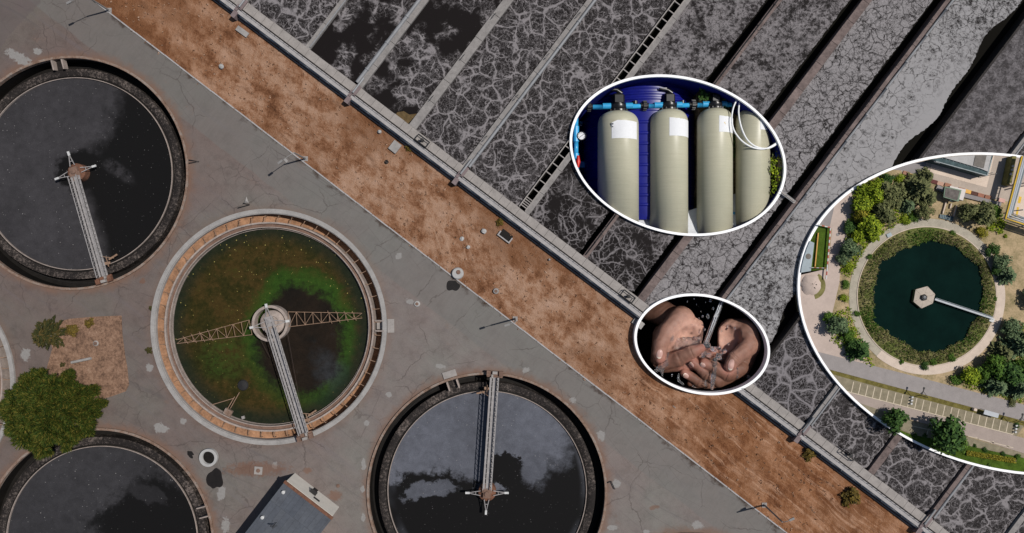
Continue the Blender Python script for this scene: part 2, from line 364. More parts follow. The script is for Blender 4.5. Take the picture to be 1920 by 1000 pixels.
def m_foam(name, kind, veil=(.185, .170, .172)):
    m, nt, b = mat(name, .6, .05)
    p = vm(nt, 'MULTIPLY', pos(nt), (1, 1, 0)).outputs[0]
    dk = (.0105, .0085, .0085)
    fine = noise(nt, distort(nt, p, 1.5, .8), 2.6, 6, .8)
    big = noise(nt, p, .10, 3, .6)
    d = distort(nt, distort(nt, p, .16, 2.8, 2), .7, .8, 3)
    S1 = .34 if kind in ('crack', 'smooth') else .30
    e1 = voro(nt, d, S1, 'DISTANCE_TO_EDGE'); cell = voro(nt, d, S1, 'F1')
    e2 = voro(nt, distort(nt, d, 1.3, .8, 4), .95, 'DISTANCE_TO_EDGE')
    e3 = voro(nt, distort(nt, p, 1.7, .7, 3), 2.3, 'DISTANCE_TO_EDGE')
    wmod = noise(nt, p, .30, 3, .6)
    # ripples of foam round each air diffuser
    rip = nd(nt, 'ShaderNodeMath', {0: mth(nt, 'ADD', mth(nt, 'MULTIPLY', cell, 30), mth(nt, 'MULTIPLY', fine, 16))}, operation='SINE').outputs[0]
    rr = mth(nt, 'MULTIPLY', rng(nt, rip, .25, 1.0), rng(nt, fine, .40, .66))
    if kind in ('sparse', 'veins'):
        wv = rng(nt, wmod, .3, .7, .018, .085)
        halo = mth(nt, 'MULTIPLY', rng(nt, e1, 0, .20, .09, 0), rng(nt, fine, .3, .6, .2, 1))
        a = mth(nt, 'SUBTRACT', 1.0, mth(nt, 'DIVIDE', e1, wv), True)
        a = mth(nt, 'MULTIPLY', mth(nt, 'MULTIPLY', mth(nt, 'POWER', a, .7), rng(nt, fine, .25, .48, .55, 1)), rng(nt, noise(nt, p, .42, 3, .6), .36, .52, .15, 1))
        def ridge(sc_, wd_, am_):
            q_ = noise(nt, distort(nt, p, sc_ * .8, am_, 3), sc_, 2, .5)
            return rng(nt, mth(nt, 'ABSOLUTE', mth(nt, 'SUBTRACT', q_, .5)), 0, wd_, 1, 0)
        r1 = mth(nt, 'MULTIPLY', ridge(.42, .022, 2.0), rng(nt, fine, .25, .5, .4, 1)); r2 = mth(nt, 'MULTIPLY', ridge(1.1, .028, 1.2), rng(nt, fine, .36, .56)); r3 = mth(nt, 'MULTIPLY', ridge(2.8, .05, .6), rng(nt, fine, .38, .6))
        a2 = mth(nt, 'MULTIPLY', rng(nt, e2, .0, .075, .85, 0), rng(nt, noise(nt, p, .9, 3), .42, .58))
        a3 = mth(nt, 'MULTIPLY', rng(nt, e3, .0, .11, .6, 0), rng(nt, fine, .42, .62))
        sp = voro(nt, p, 2.6); dots = rng(nt, sp, .05, .11, .8, 0)
        dots = mth(nt, 'MULTIPLY', dots, rng(nt, noise(nt, p, .4, 2), .5, .62))
        lo, hi = (.46, .53) if kind == 'sparse' else (.30, .42)
        msk = rng(nt, mth(nt, 'ADD', mth(nt, 'MULTIPLY', big, .7), mth(nt, 'MULTIPLY', wmod, .3)), lo, hi)
        f = mth(nt, 'MULTIPLY', add_fac(nt, a, mth(nt, 'MULTIPLY', a2, .45), mth(nt, 'MULTIPLY', a3, .22), mth(nt, 'MULTIPLY', rr, .30), halo, mth(nt, 'MULTIPLY', r1, .7), mth(nt, 'MULTIPLY', r2, .55), mth(nt, 'MULTIPLY', r3, .22)), msk)
        f = mth(nt, 'MAXIMUM', f, mth(nt, 'MULTIPLY', dots, .6))
    elif kind == 'dense':
        g = noise(nt, distort(nt, p, .6, 1.6, 5), 1.2, 10, .9)
        f = rng(nt, mth(nt, 'ADD', mth(nt, 'MULTIPLY', g, .75), mth(nt, 'MULTIPLY', wmod, .25)), .455, .54)
        f = mth(nt, 'MULTIPLY', f, rng(nt, fine, .34, .54, .15, 1.0))
        ln = mth(nt, 'MULTIPLY', rng(nt, e1, .0, .06, .9, 0), rng(nt, fine, .3, .5))
        nearfoot = rng(nt, mth(nt, 'ADD', vfoot(nt, p), mth(nt, 'MULTIPLY', mth(nt, 'SUBTRACT', wmod, .5), 420)), 60, 230)
        f = mth(nt, 'MULTIPLY', f, mth(nt, 'MULTIPLY', nearfoot, rng(nt, big, .3, .42, .3, 1)))
        tw = mth(nt, 'MULTIPLY', mth(nt, 'MAXIMUM', ln, mth(nt, 'MULTIPLY', rng(nt, e2, .0, .08, .8, 0), rng(nt, fine, .36, .55))), rng(nt, wmod, .36, .52))
        f = mth(nt, 'MAXIMUM', f, tw)
    elif kind == 'crack':
        d2 = distort(nt, d, .9, 1.1, 5); x1 = voro(nt, d2, .40, 'DISTANCE_TO_EDGE'); x2 = voro(nt, distort(nt, d2, 2.2, .5, 3), 1.1, 'DISTANCE_TO_EDGE')
        g = noise(nt, distort(nt, p, .7, 1.4, 5), 1.5, 10, .9)
        c = mth(nt, 'MULTIPLY', mth(nt, 'MULTIPLY', rng(nt, x1, .008, .06, .8, 0), rng(nt, fine, .34, .52, .1, 1)), rng(nt, noise(nt, p, .3, 3), .38, .52, .2, 1))
        c2 = mth(nt, 'MULTIPLY', rng(nt, x2, .02, .10, .7, 0), rng(nt, noise(nt, p, .5, 4), .42, .54))
        c3 = rng(nt, mth(nt, 'ADD', mth(nt, 'MULTIPLY', g, .75), mth(nt, 'MULTIPLY', wmod, .25)), .475, .42, 0, .95)
        f = mth(nt, 'SUBTRACT', 1.0, add_fac(nt, c, c2, c3), True)
        f = mth(nt, 'MULTIPLY', f, rng(nt, fine, .3, .6, .55, 1))
    elif kind == 'smooth':
        d2 = distort(nt, d, .9, 1.1, 5); x1 = voro(nt, d2, .46, 'DISTANCE_TO_EDGE'); xc = voro(nt, d2, .46, 'F1')
        g = noise(nt, distort(nt, p, .7, 1.4, 5), 1.5, 10, .9)
        c = mth(nt, 'MULTIPLY', mth(nt, 'MULTIPLY', rng(nt, x1, .008, .06, .8, 0), rng(nt, fine, .36, .56, .05, 1)), rng(nt, noise(nt, p, .3, 3), .40, .54, .15, 1))
        ends = rng(nt, mth(nt, 'ABSOLUTE', mth(nt, 'SUBTRACT', mth(nt, 'ADD', vfoot(nt, p), mth(nt, 'MULTIPLY', mth(nt, 'SUBTRACT', wmod, .5), 300)), 480)), 120, 330)
        c3 = mth(nt, 'MULTIPLY', rng(nt, mth(nt, 'SUBTRACT', mth(nt, 'ADD', mth(nt, 'MULTIPLY', g, .75), mth(nt, 'MULTIPLY', wmod, .25)), mth(nt, 'MULTIPLY', ends, .055)), .462, .40), .95)
        c4 = mth(nt, 'MULTIPLY', mth(nt, 'MULTIPLY', rng(nt, xc, .42, .05), rng(nt, fine, .42, .54, 0, .95)), rng(nt, noise(nt, p, .35, 2), .42, .55))
        # the far side of the strip is a closed, even blanket of foam
        un = nd(nt, 'ShaderNodeSeparateXYZ', {0: rot_uv(nt, p, ANG)}).outputs[0]
        g0 = G(*FOOT[8]); u8 = g0.x * math.cos(ANG) - g0.y * math.sin(ANG)
        blk = mth(nt, 'MAXIMUM', rng(nt, mth(nt, 'ADD', un, mth(nt, 'MULTIPLY', wmod, 5)), u8 - 5.0, u8 - 1.0, 1, .06), ends)
        f = mth(nt, 'SUBTRACT', 1.0, mth(nt, 'MULTIPLY', add_fac(nt, c, c3, c4), blk), True)
    else:  # mottled scum, breaking into veined foam near the foot
        g = noise(nt, distort(nt, p, .35, 2.5, 5), .55, 10, .84)
        f = mth(nt, 'MULTIPLY', rng(nt, g, .40, .60, .16, .85), rng(nt, fine, .3, .65, .5, 1.15))
        v_ = mth(nt, 'MAXIMUM', mth(nt, 'MULTIPLY', rng(nt, e1, 0, .09, 1.1, 0), rng(nt, fine, .25, .5, .4, 1)), mth(nt, 'MAXIMUM', mth(nt, 'MULTIPLY', rng(nt, e2, 0, .10, .9, 0), rng(nt, fine, .34, .54)), mth(nt, 'MULTIPLY', rng(nt, e3, 0, .14, .7, 0), rng(nt, fine, .36, .6))))
        mx = rng(nt, mth(nt, 'ADD', vfoot(nt, p), mth(nt, 'MULTIPLY', wmod, 90)), 200, 330)
        f = mth(nt, 'ADD', mth(nt, 'MULTIPLY', f, mx), mth(nt, 'MULTIPLY', v_, mth(nt, 'SUBTRACT', 1.0, mx)))
    st(nt, b.inputs['Base Color'], mix(nt, f, dk, veil))
    st(nt, b.inputs['Roughness'], rng(nt, f, 0, .5, .55, .9))
    bump(nt, b, f, .35, .12)
    return m

M = {}
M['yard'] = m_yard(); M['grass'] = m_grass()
M['wall'] = plain('basin_concrete', (.235, .22, .21), .9, .1, .30, .8, bmp=.2)
M['wall_red'] = plain('stained_concrete', (.165, .128, .118), .9, .1, .40, .5, col2=(.11, .085, .08), bmp=.2)
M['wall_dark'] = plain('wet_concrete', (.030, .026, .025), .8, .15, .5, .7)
M['slab'] = plain('pale_concrete_slab', (.285, .262, .245), .9, .1, .22, .7, bmp=.15)
M['pipe_blue'] = plain('dark_blue_paint', (.018, .026, .040), .45, .4, .4, .6)
M['pipe_grey'] = plain('galvanised_pipe', (.21, .215, .225), .5, .4, .2, .5)
M['steel_dark'] = plain('dark_steel', (.02, .019, .019), .6, .3, .3, 1.0)
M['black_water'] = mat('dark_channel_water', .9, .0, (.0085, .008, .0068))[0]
M['kerb'] = plain('kerb_stone', (.33, .315, .31), .9, .1, .22, .9)
M['soil'] = plain('distant_soil', (.20, .13, .08), .95, .05, .4, .05, bmp=.3)

cut_list = []      # objects that the sunken displays are set into
def far(lst): return [(G(x, y).x, G(x, y).y) for x, y in lst]
RECT = [(-2500, -3500), (4500, -3500), (4500, 1200), (-2500, 1200)]
def rectpts(r): return [(388 + u * UD[0] + v * ND[0], u * UD[1] + v * ND[1]) for u, v in r]
sheet('terrain', far([(-30000, -30000), (30000, -30000), (30000, 30000), (-30000, 30000)]), [far(rectpts(RECT))], -.1, M['soil'])
KL = lambda x: (x - 174) * .768            # line of the kerb
ka, kb = (-2000, KL(-2000)), (4000, KL(4000))
q = rectpts(RECT)
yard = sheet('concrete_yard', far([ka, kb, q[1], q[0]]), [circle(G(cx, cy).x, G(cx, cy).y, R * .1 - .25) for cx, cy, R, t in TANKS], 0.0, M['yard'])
g1 = rectpts([(-2500, 8), (4500, 8)])
gm = MB(); gm.prism(far([ka, kb, g1[1], g1[0]]), -1.2, -.03)
grass = gm.build('grass_strip', M['grass'], kind='structure'); cut_list.append(grass)
# kerb stones, a low real step, laid end to end
kb_ = MB(); n = 0; x = -300.0
while x < 1900:
    L = random.uniform(28, 40); a = G(x, KL(x)); b_ = G(x + L * .79, KL(x + L * .79)); jit = random.uniform(-.03, .03)
    kb_.beam((a.x, a.y + jit, .03), (b_.x - .03, b_.y + jit, .03), .24, .20); x += L * .793 + .3
tag(kb_.build('kerb', M['kerb']), kind='structure')

# ---- aeration basins
FOOT = {-2: (350, -80), -1: (457, 3), 0: (575, 92), 1: (673, 160), 2: (775, 236), 3: (880, 306), 4: (988, 385), 5: (1099, 479), 6: (1206, 556), 7: (1299, 636),
        8: (1412, 712), 9: (1517, 797), 10: (1634, 884), 11: (1745, 970), 12: (1855, 1055), 13: (1965, 1138)}
#      left half, right half, channel on the near side
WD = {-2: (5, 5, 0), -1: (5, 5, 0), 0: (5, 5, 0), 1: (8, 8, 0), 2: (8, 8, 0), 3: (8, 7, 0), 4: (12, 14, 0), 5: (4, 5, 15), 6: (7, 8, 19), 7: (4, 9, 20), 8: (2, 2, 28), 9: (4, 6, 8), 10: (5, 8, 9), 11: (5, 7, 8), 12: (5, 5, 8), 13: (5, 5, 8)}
FT = {-2: 'veins', -1: 'veins', 0: 'sparse', 1: 'sparse', 2: 'veins', 3: 'veins', 4: 'dense', 5: 'dense', 6: 'crack', 7: 'smooth', 8: 'mottled', 9: 'veins', 10: 'veins', 11: 'veins', 12: 'veins'}
FM = {k: m_foam('foam_' + k, k, (.265, .250, .252) if k == 'crack' else (.215, .199, .202)) for k in ('veins', 'sparse', 'dense', 'crack')}
FM['smooth'] = m_foam('foam_smooth', 'smooth', (.280, .272, .274)); FM['mottled'] = m_foam('foam_mottled', 'mottled', (.200, .186, .192))
UK = {k: UV(*FOOT[k])[0] for k in FOOT}
V0, V1 = 42, 1150
ZW, ZT = .6, 1.15
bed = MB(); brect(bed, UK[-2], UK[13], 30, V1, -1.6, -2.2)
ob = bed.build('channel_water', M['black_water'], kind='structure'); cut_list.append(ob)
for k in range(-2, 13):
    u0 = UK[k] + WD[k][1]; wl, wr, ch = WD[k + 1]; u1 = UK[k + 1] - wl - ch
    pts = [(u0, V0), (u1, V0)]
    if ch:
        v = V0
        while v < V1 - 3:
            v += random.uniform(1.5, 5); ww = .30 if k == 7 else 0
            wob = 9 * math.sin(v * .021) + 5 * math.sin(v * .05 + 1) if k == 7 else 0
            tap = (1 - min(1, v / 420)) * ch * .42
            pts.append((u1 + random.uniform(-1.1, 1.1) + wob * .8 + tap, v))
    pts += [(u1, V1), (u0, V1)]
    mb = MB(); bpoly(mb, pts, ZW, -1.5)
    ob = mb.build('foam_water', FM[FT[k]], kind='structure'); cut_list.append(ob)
# apron beyond the basins so that the plant does not end at the picture's edge
for (a, b_) in ((-2500, UK[-2] - 5), (UK[13] + 5, 4500)):
    mb = MB(); brect(mb, a, b_, 42, 1200, .3, -1.2); mb.build('apron', M['slab'], kind='structure')
mb = MB(); brect(mb, UK[-2] - 5, UK[13] + 5, V1, 1200, 1.15, -1.2); mb.build('apron', M['slab'], kind='structure')

WL = {-2: 'plain divider outside the top left corner', -1: 'bare concrete divider nearest the top left corner of the basins', 0: 'narrow pale divider left of the black sparse-foam basin',
      1: 'divider with a round pipe along its left edge, between two black basins', 2: 'broad slab-topped pale divider whose foot holds a dark square frame',
      3: 'divider with a long grey pipe on its right side, running up behind the blue tank display', 4: 'divider carrying a ladder-like steel trough along its left side',
      5: 'slim tan divider beside the first wide black channel', 6: 'broad reddish slab divider passing behind the right end of the tank display',
      7: 'thin reddish divider with a pale pipe, left of the smooth grey foam', 8: 'dark wet edge wall of the widest black channel',
      9: 'short divider with a pale cap, disappearing under the left side of the pond display', 10: 'reddish slab divider under the lower left of the pond display',
      11: 'red-brown divider with a pale pipe below the pond display', 12: 'plain divider in the bottom right corner', 13: 'plain divider outside the bottom right corner'}
for k in range(-2, 14):
    u = UK[k]; wl, wr, ch = WD[k]
    root = empty('dividing_wall', BP(u, V0, 0), WL[k], 'wall', 'concrete walls between the foam basins')
    a, b_ = u - wl, u + wr; mt = M['wall']
    if k in (5, 6, 7, 10, 11): mt = M['wall_red']
    if k == 8: mt = M['wall_dark']
    mb = MB()
    if k == 1: a += 5
    if k == 3: b_ -= 6.5
    if k == 4: a = u + 4
    if k == 7: b_ = u + 3
    if k in (9, 11): b_ -= 4
    # wall cast in lengths with open joints
    v = V0
    while v < V1:
        L = random.uniform(46, 60); j = random.uniform(-.25, .25)
        brect(mb, a + j, b_ + j, v, min(v + L - .7, V1), ZT + random.uniform(-.012, .012), -1.55); v += L
    cut_list.append(mb.build('wall_run', mt, root))
    mb = MB(); brect(mb, a + .8, b_ - .8, V0, V1, ZT - .10, -1.54); cut_list.append(mb.build('core', M['wall_dark'], root))
    def pipe(uu, r, m_, z, v0=V0 + 4, name='pipe'):
        pb = MB(); pb.tube([BP(uu, v0, z), BP(uu, V1, z)], r, 10)
        vv = v0 + 30
        while vv < V1: pb.tube([BP(uu, vv, z), BP(uu, vv + 2.5, z)], r * 1.25, 10); vv += 62
        cut_list.append(pb.build(name, m_, root, smooth=True))
    if k == 1: pipe(u - 6, .36, M['pipe_grey'], 1.15)
    if k == 3: pipe(u + 4, .30, M['pipe_grey'], 1.2)
    if k == 5: pipe(u - 1, .10, M['steel_dark'], 1.35)
    if k == 7: pipe(u + 6.5, .22, M['pipe_grey'], 1.1)
    if k == 9: pipe(u + 4, .18, M['pipe_grey'], 1.1)
    if k == 11: pipe(u + 5.5, .24, M['pipe_grey'], 1.1)
    if k == 0: pipe(u + 3, .12, M['pipe_grey'], 1.3)
    if k == 4:
        tb = MB()
        for uu in (u - 11.2, u + 3.2): brect(tb, uu, uu + 1.9, V0 + 2, V1, 1.2, .2)
        vv = V0 + 6
        while vv < V1:
            brect(tb, u - 9.7, u + 3.2, vv, vv + 1.8, 1.17, .95); vv += 20 if vv > V0 + 22 else 4.5
        cut_list.append(tb.build('trough_frame', M['slab'], root))
    # handrail stubs and hose brackets that stand along some walls
    if k in (2, 3, 5, 7):
        hb = MB(); vv = V0 + 60
        while vv < V1 - 100:
            hb.beam(BP(u - wl * .5, vv, 1.1), BP(u - wl * .5, vv, 2.0), .07, .07); hb.beam(BP(u - wl * .5, vv, 1.95), BP(u - wl * .5, vv + 11, 1.95), .06, .06)
            hb.beam(BP(u - wl * .5, vv + 11, 1.1), BP(u - wl * .5, vv + 11, 2.0), .07, .07); vv += 97
        cut_list.append(hb.build('handrail', M['steel_dark'], root))

# ---- the long outer wall: kerb, blue pipe, broad pale coping, walkway
ow = empty('outer_wall', BP(500, 10, 0), 'long pale basin wall with a walkway, between the dry grass strip and the foam basins', 'wall')
UA, UB = UK[-2] - 300, UK[13] + 500
mb = MB(); brect(mb, UA, UB, 14.5, 23.5, 1.35, -1.5); cut_list.append(mb.build('coping', M['kerb'], ow))
mb = MB(); uu = UA
while uu < UB:
    L = random.uniform(18, 24); brect(mb, uu, min(uu + L - .45, UB), 26, 42 + random.uniform(-.3, .3), 1.15 + random.uniform(-.015, .015), .9); uu += L
cut_list.append(mb.build('walkway', M['slab'], ow))
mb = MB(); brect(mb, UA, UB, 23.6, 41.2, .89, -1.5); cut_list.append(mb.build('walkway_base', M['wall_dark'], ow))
mb = MB(); brect(mb, UA, UB, 6.5, 8.6, .42, -1.1); cut_list.append(mb.build('kerb_edge', M['wall'], ow))
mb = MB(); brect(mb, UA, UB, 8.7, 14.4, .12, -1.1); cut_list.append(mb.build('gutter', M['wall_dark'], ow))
mb = MB(); mb.tube([BP(UA, 12.2, 1.05), BP(UB, 12.2, 1.05)], .22, 10)
uu = UA + 25
while uu < UB: mb.tube([BP(uu, 12.2, 1.05), BP(uu + 1.5, 12.2, 1.05)], .29, 10); uu += 47
cut_list.append(mb.build('pipe', M['pipe_blue'], ow, smooth=True))
mb = MB(); mb.tube([BP(UA, 10, .62), BP(UB, 10, .62)], .11, 8); cut_list.append(mb.build('cable_pipe', M['steel_dark'], ow, smooth=True))
mb = MB(); uu = UA + 3
while uu < UB:
    mb.beam(BP(uu, 24.6, .9), BP(uu, 24.6, 1.95), .06, .06); uu += 11
mb.beam(BP(UA, 24.6, 1.95), BP(UB, 24.6, 1.95), .05, .05); mb.beam(BP(UA, 24.6, 1.5), BP(UB, 24.6, 1.5), .04, .04)
cut_list.append(mb.build('handrail', M['steel_dark'], ow))

# pipe supports at the foot of the dividers
M['pinkish'] = plain('primer_block', (.19, .150, .150), .85, .1, .25, 1.5)
SUP = {1: 'pinkish concrete pipe block where the round-pipe divider meets the long wall', 3: 'pinkish pipe block at the foot of the divider with the grey pipe', 7: 'pale pipe block just above the hands display',
       9: 'pinkish pipe block beside a small green bush on the grass', 11: 'pipe block at the foot of the red-brown divider, lower right corner', -1: 'pipe block nearest the top left on the long wall'}
for k, lab in SUP.items():
    u = UK[k]; r = empty('pipe_support', BP(u, 12, 0), lab, 'pipe support', 'blocks carrying the pipe along the basin wall')
    mb = MB(); brect(mb, u - 5, u + 4, 3, 16.5, 1.5, -.1); cut_list.append(mb.build('block', M['pinkish'], r))
    mb = MB(); brect(mb, u - 6, u - .5, 17, 30, 1.62, 1.36); brect(mb, u + 1, u + 6, 22, 44, 1.55, 1.37); cut_list.append(mb.build('saddle', M['pinkish'], r))
    mb = MB(); mb.tube([BP(u - 1, 26, 1.75), BP(u - 1, 48, 1.7), BP(u - 1, 60, 1.3)], .2, 8); cut_list.append(mb.build('elbow_pipe', M['pipe_grey'], r, smooth=True))
# square gate frames on the walkway
FR = [(792, 264, 'black square gate frame on the walkway, beside the broad pale divider'), (1178, 556, 'black gate frame on a rusty walkway patch, left of the hands display'), (1592, 852, 'dark gate frame on the walkway at lower right, below the pond display')]
for x, y, lab in FR:
    u, v = UV(x, y); r = empty('gate_frame', BP(u, v, 1.15), lab, 'gate frame', 'dark steel frames on the basin walkway')
    mb = MB()
    for z in (1.35, 2.0):
        for a, b_ in (((-13, -6), (13, -6)), ((13, -6), (13, 6)), ((13, 6), (-13, 6)), ((-13, 6), (-13, -6))):
            mb.beam(BP(u + a[0], v + a[1], z), BP(u + b_[0], v + b_[1], z), .10, .10)
    for a in ((-13, -6), (13, -6), (13, 6), (-13, 6)): mb.beam(BP(u + a[0], v + a[1], 1.15), BP(u + a[0], v + a[1], 2.05), .09, .09)
    mb.build('rail', M['steel_dark'], r)
    mb = MB(); mb.lathe([(.35, 0), (.35, .1), (.1, .12), (.1, .9), (.3, .92), (.3, 1.0), (0, 1.02)], BP(u, v, 1.17), 12); mb.build('spindle', M['steel_dark'], r)
# footbridge plank over the widest channel beside the pond display
u, v = UV(1478, 370); r = empty('footbridge', BP(u, v, 1.1), 'pale plank footbridge over the black channel right of the tank display', 'footbridge')
mb = MB(); mb.beam(BP(u - 24, v, 1.35), BP(u + 16, v, 1.35), .5, .12); cut_list.append(mb.build('plank', M['slab'], r))
mb = MB()
for s_ in (-2.6, 2.6): mb.beam(BP(u - 24, v + s_, 1.9), BP(u + 16, v + s_, 1.9), .07, .07); [mb.beam(BP(u + q_, v + s_, 1.3), BP(u + q_, v + s_, 1.9), .06, .06) for q_ in (-23, -3, 15)]
cut_list.append(mb.build('rail', M['pipe_grey'], r))
# scum trapped in the corner of a black basin
M['scum'] = plain('scum', (.11, .075, .035), .9, .1, .6, 1.2, bmp=.5)
u, v = UV(762, 216); mb = MB(); bpoly(mb, [(u + 12, v - 18), (u + 14, v + 14), (u + 4, v + 4), (u - 8, v + 3), (u - 17, v - 6), (u - 15, v - 18)], ZW + .06, ZW - .3)
tag(mb.build('scum_patch', M['scum']), 'brown scum patch with a yellow spot, in the corner of the black basin', 'scum')
# ================================================================== round settling tanks
def m_rim():
    m, nt, b = mat('tank_rim_concrete', .9, .1); p = pos(nt)
    n1 = noise(nt, p, .8, 5, .7); n2 = noise(nt, p, 4, 3, .7)
    c = ramp(nt, n1, [(.3, (.13, .082, .058)), (.48, (.215, .145, .110)), (.62, (.245, .20, .17)), (.75, (.29, .25, .225))])
    st(nt, b.inputs['Base Color'], mix(nt, rng(nt, n2, .55, .7, 0, .7), c, (.055, .035, .026))); bump(nt, b, n2, .3, .03); return m
M['rim'] = m_rim()
M['rim_pale'] = plain('pale_rim_concrete', (.285, .272, .26), .9, .1, .25, .8, bmp=.2)
M['tan'] = plain('rusty_channel_floor', (.30, .165, .095), .9, .08, .45, .5, col2=(.22, .12, .07), bmp=.2)
M['brown_ring'] = plain('brown_ring_trough', (.165, .105, .080), .9, .1, .4, .7, bmp=.2)
M['lip'] = plain('pale_weir_lip', (.30, .25, .22), .85, .15, .4, .9)
M['blackwall'] = plain('slimy_black_wall', (.012, .0105, .0095), .6, .12, .4, .8)
M['rust'] = plain('rusty_steel', (.145, .07, .045), .85, .15, .5, 1.8, bmp=.2)
M['steel_pale'] = plain('weathered_galvanised_steel', (.27, .255, .25), .6, .35, .35, 1.6)
M['steel_tan'] = plain('tan_painted_steel', (.24, .155, .105), .75, .2, .4, 1.5)
M['float'] = plain('white_float_paint', (.5, .5, .49), .6, .3, .2, 1.5)
M['cable'] = mat('cable', .6, .3, (.05, .035, .03))[0]

def m_ring():
    m, nt, b = mat('mottled_weir', .8, .2); p = pos(nt)
    n1 = noise(nt, p, 1.9, 7, .88); n2 = noise(nt, p, .22, 3)
    f = rng(nt, mth(nt, 'ADD', mth(nt, 'MULTIPLY', n1, .75), mth(nt, 'MULTIPLY', n2, .25)), .49, .66)
    st(nt, b.inputs['Base Color'], mix(nt, f, (.016, .013, .012), (.19, .155, .135))); bump(nt, b, n1, .6, .08); return m
M['weir'] = m_ring()

def specks(nt, p, s=1.25, th=.10, keep=.72):
    v = nd(nt, 'ShaderNodeTexVoronoi', {'Vector': p, 'Scale': s})
    sc = nd(nt, 'ShaderNodeSeparateColor', {0: v.outputs['Color']})
    siz = mth(nt, 'MULTIPLY', sc.outputs[1], th)
    f = mth(nt, 'LESS_THAN', v.outputs['Distance'], siz)
    return mth(nt, 'MULTIPLY', f, mth(nt, 'MULTIPLY', mth(nt, 'GREATER_THAN', sc.outputs[0], keep), sc.outputs[2]))

def m_scumwater(name, kind, filmcol):
    m, nt, b = mat(name, .5, .05); p = vm(nt, 'MULTIPLY', pos(nt), (1, 1, 0)).outputs[0]
    sx = nd(nt, 'ShaderNodeSeparateXYZ', {0: p}); X, Y = sx.outputs[0], sx.outputs[1]
    n1 = noise(nt, distort(nt, p, .12, 5, 4), .14, 8, .66); n2 = noise(nt, distort(nt, p, .35, 2.5, 4), .6, 8, .7); nf = noise(nt, p, 6, 3, .7); n0 = noise(nt, distort(nt, p, .06, 8), .07, 3)
    w = mth(nt, 'MULTIPLY', mth(nt, 'SUBTRACT', n1, .5), 1.0); w2 = mth(nt, 'MULTIPLY', mth(nt, 'SUBTRACT', n2, .5), 1.0)
    def half(a, bq, cx, cy, amp, amp2, lo, hi):   # + where a*(X-cx)+b*(Y-cy) > 0 (film side)
        g = G(cx, cy); f = mth(nt, 'ADD', mth(nt, 'MULTIPLY', mth(nt, 'SUBTRACT', X, g.x), a), mth(nt, 'MULTIPLY', mth(nt, 'SUBTRACT', Y, g.y), bq))
        f = mth(nt, 'ADD', f, mth(nt, 'ADD', mth(nt, 'MULTIPLY', w, amp), mth(nt, 'MULTIPLY', w2, amp2)))
        return rng(nt, f, lo, hi)
    def blob(cx, cy, rx, ry, rot, lo, hi, amp=1.0):
        return rng(nt, mth(nt, 'ADD', px_ellipse(nt, p, cx, cy, rx, ry, rot), mth(nt, 'ADD', mth(nt, 'MULTIPLY', w, amp), mth(nt, 'MULTIPLY', w2, amp * .5))), lo, hi)
    if kind == 1:
        up = half(-.877, .485, 140, 322, 9, 3, -2.5, 2.5); dn = half(-.953, -.30, 150, 345, 3, 1, -1.5, 1.2)
        f = mth(nt, 'MAXIMUM', mth(nt, 'MULTIPLY', up, rng(nt, Y, 12.5, 16.5)), mth(nt, 'MULTIPLY', dn, rng(nt, Y, 20.5, 16.5)))
        f = mth(nt, 'MULTIPLY', f, blob(142, 318, 50, 36, -10, .85, 1.1, 1.2))
        f = mth(nt, 'MAXIMUM', f, mth(nt, 'MULTIPLY', rng(nt, blob(215, 320, 42, 14, 40, .3, 1.2, 2.5), 0, 1, .75, 0), rng(nt, n2, .35, .6)))
    elif kind == 3:
        f = half(.10, 1.0, 845, 897, 17, 6, -1.4, 1.0)
        rt = half(-.62, .78, 1060, 842, 16, 4, -3.5, 2.5)
        f = mth(nt, 'MULTIPLY', f, rt)
        f = mth(nt, 'MULTIPLY', f, blob(945, 888, 36, 38, 20, .92, 1.0, 1.7))
        f = mth(nt, 'MAXIMUM', f, rng(nt, blob(1005, 880, 27, 40, 15, .55, 1.05, 1.8), 0, 1, .9, 0))
        f = mth(nt, 'MULTIPLY', f, rng(nt, blob(775, 900, 60, 16, -25, .25, .95, 3.0), 0, 1, .45, 1))
        f = mth(nt, 'MAXIMUM', f, rng(nt, blob(800, 925, 55, 20, -5, .6, .95, 2.6), 0, 1, .8, 0))
        f = mth(nt, 'MAXIMUM', f, mth(nt, 'MULTIPLY', rng(nt, px_ellipse(nt, p, 915, 920, 182, 182), .94, 1.0), rng(nt, n0, .4, .6, 0, .35)))
    else:
        f = blob(275, 990, 112, 88, -25, .78, 1.2, 1.1)
        f = mth(nt, 'MULTIPLY', f, half(-.9, .42, 300, 950, 12, 5, -5, 3))
        f = mth(nt, 'MAXIMUM', f, rng(nt, blob(262, 928, 50, 18, 20, .5, 1.05, 2.6), 0, 1, .5, 0))
    tone = mth(nt, 'MULTIPLY', mth(nt, 'ADD', .55, mth(nt, 'MULTIPLY', n0, .9)), rng(nt, n2, .25, .75, .8, 1.15))
    tone = mth(nt, 'MULTIPLY', tone, rng(nt, nf, .3, .7, .85, 1.15))
    fc = mix(nt, 1.0, filmcol, nd(nt, 'ShaderNodeCombineColor', {0: tone, 1: tone, 2: tone}).outputs[0], 'MULTIPLY')
    c = mix(nt, f, (.0088, .0085, .0086), fc)
    sp = specks(nt, p, 2.4, .21, .40)
    c = mix(nt, mth(nt, 'MULTIPLY', mth(nt, 'MULTIPLY', sp, rng(nt, noise(nt, p, .35, 3), .36, .62, .25, 1)), rng(nt, f, 0, .6, .35, .95)), c, (.24, .23, .225))
    st(nt, b.inputs['Base Color'], c); st(nt, b.inputs['Roughness'], rng(nt, f, 0, 1, .45, .8))
    return m

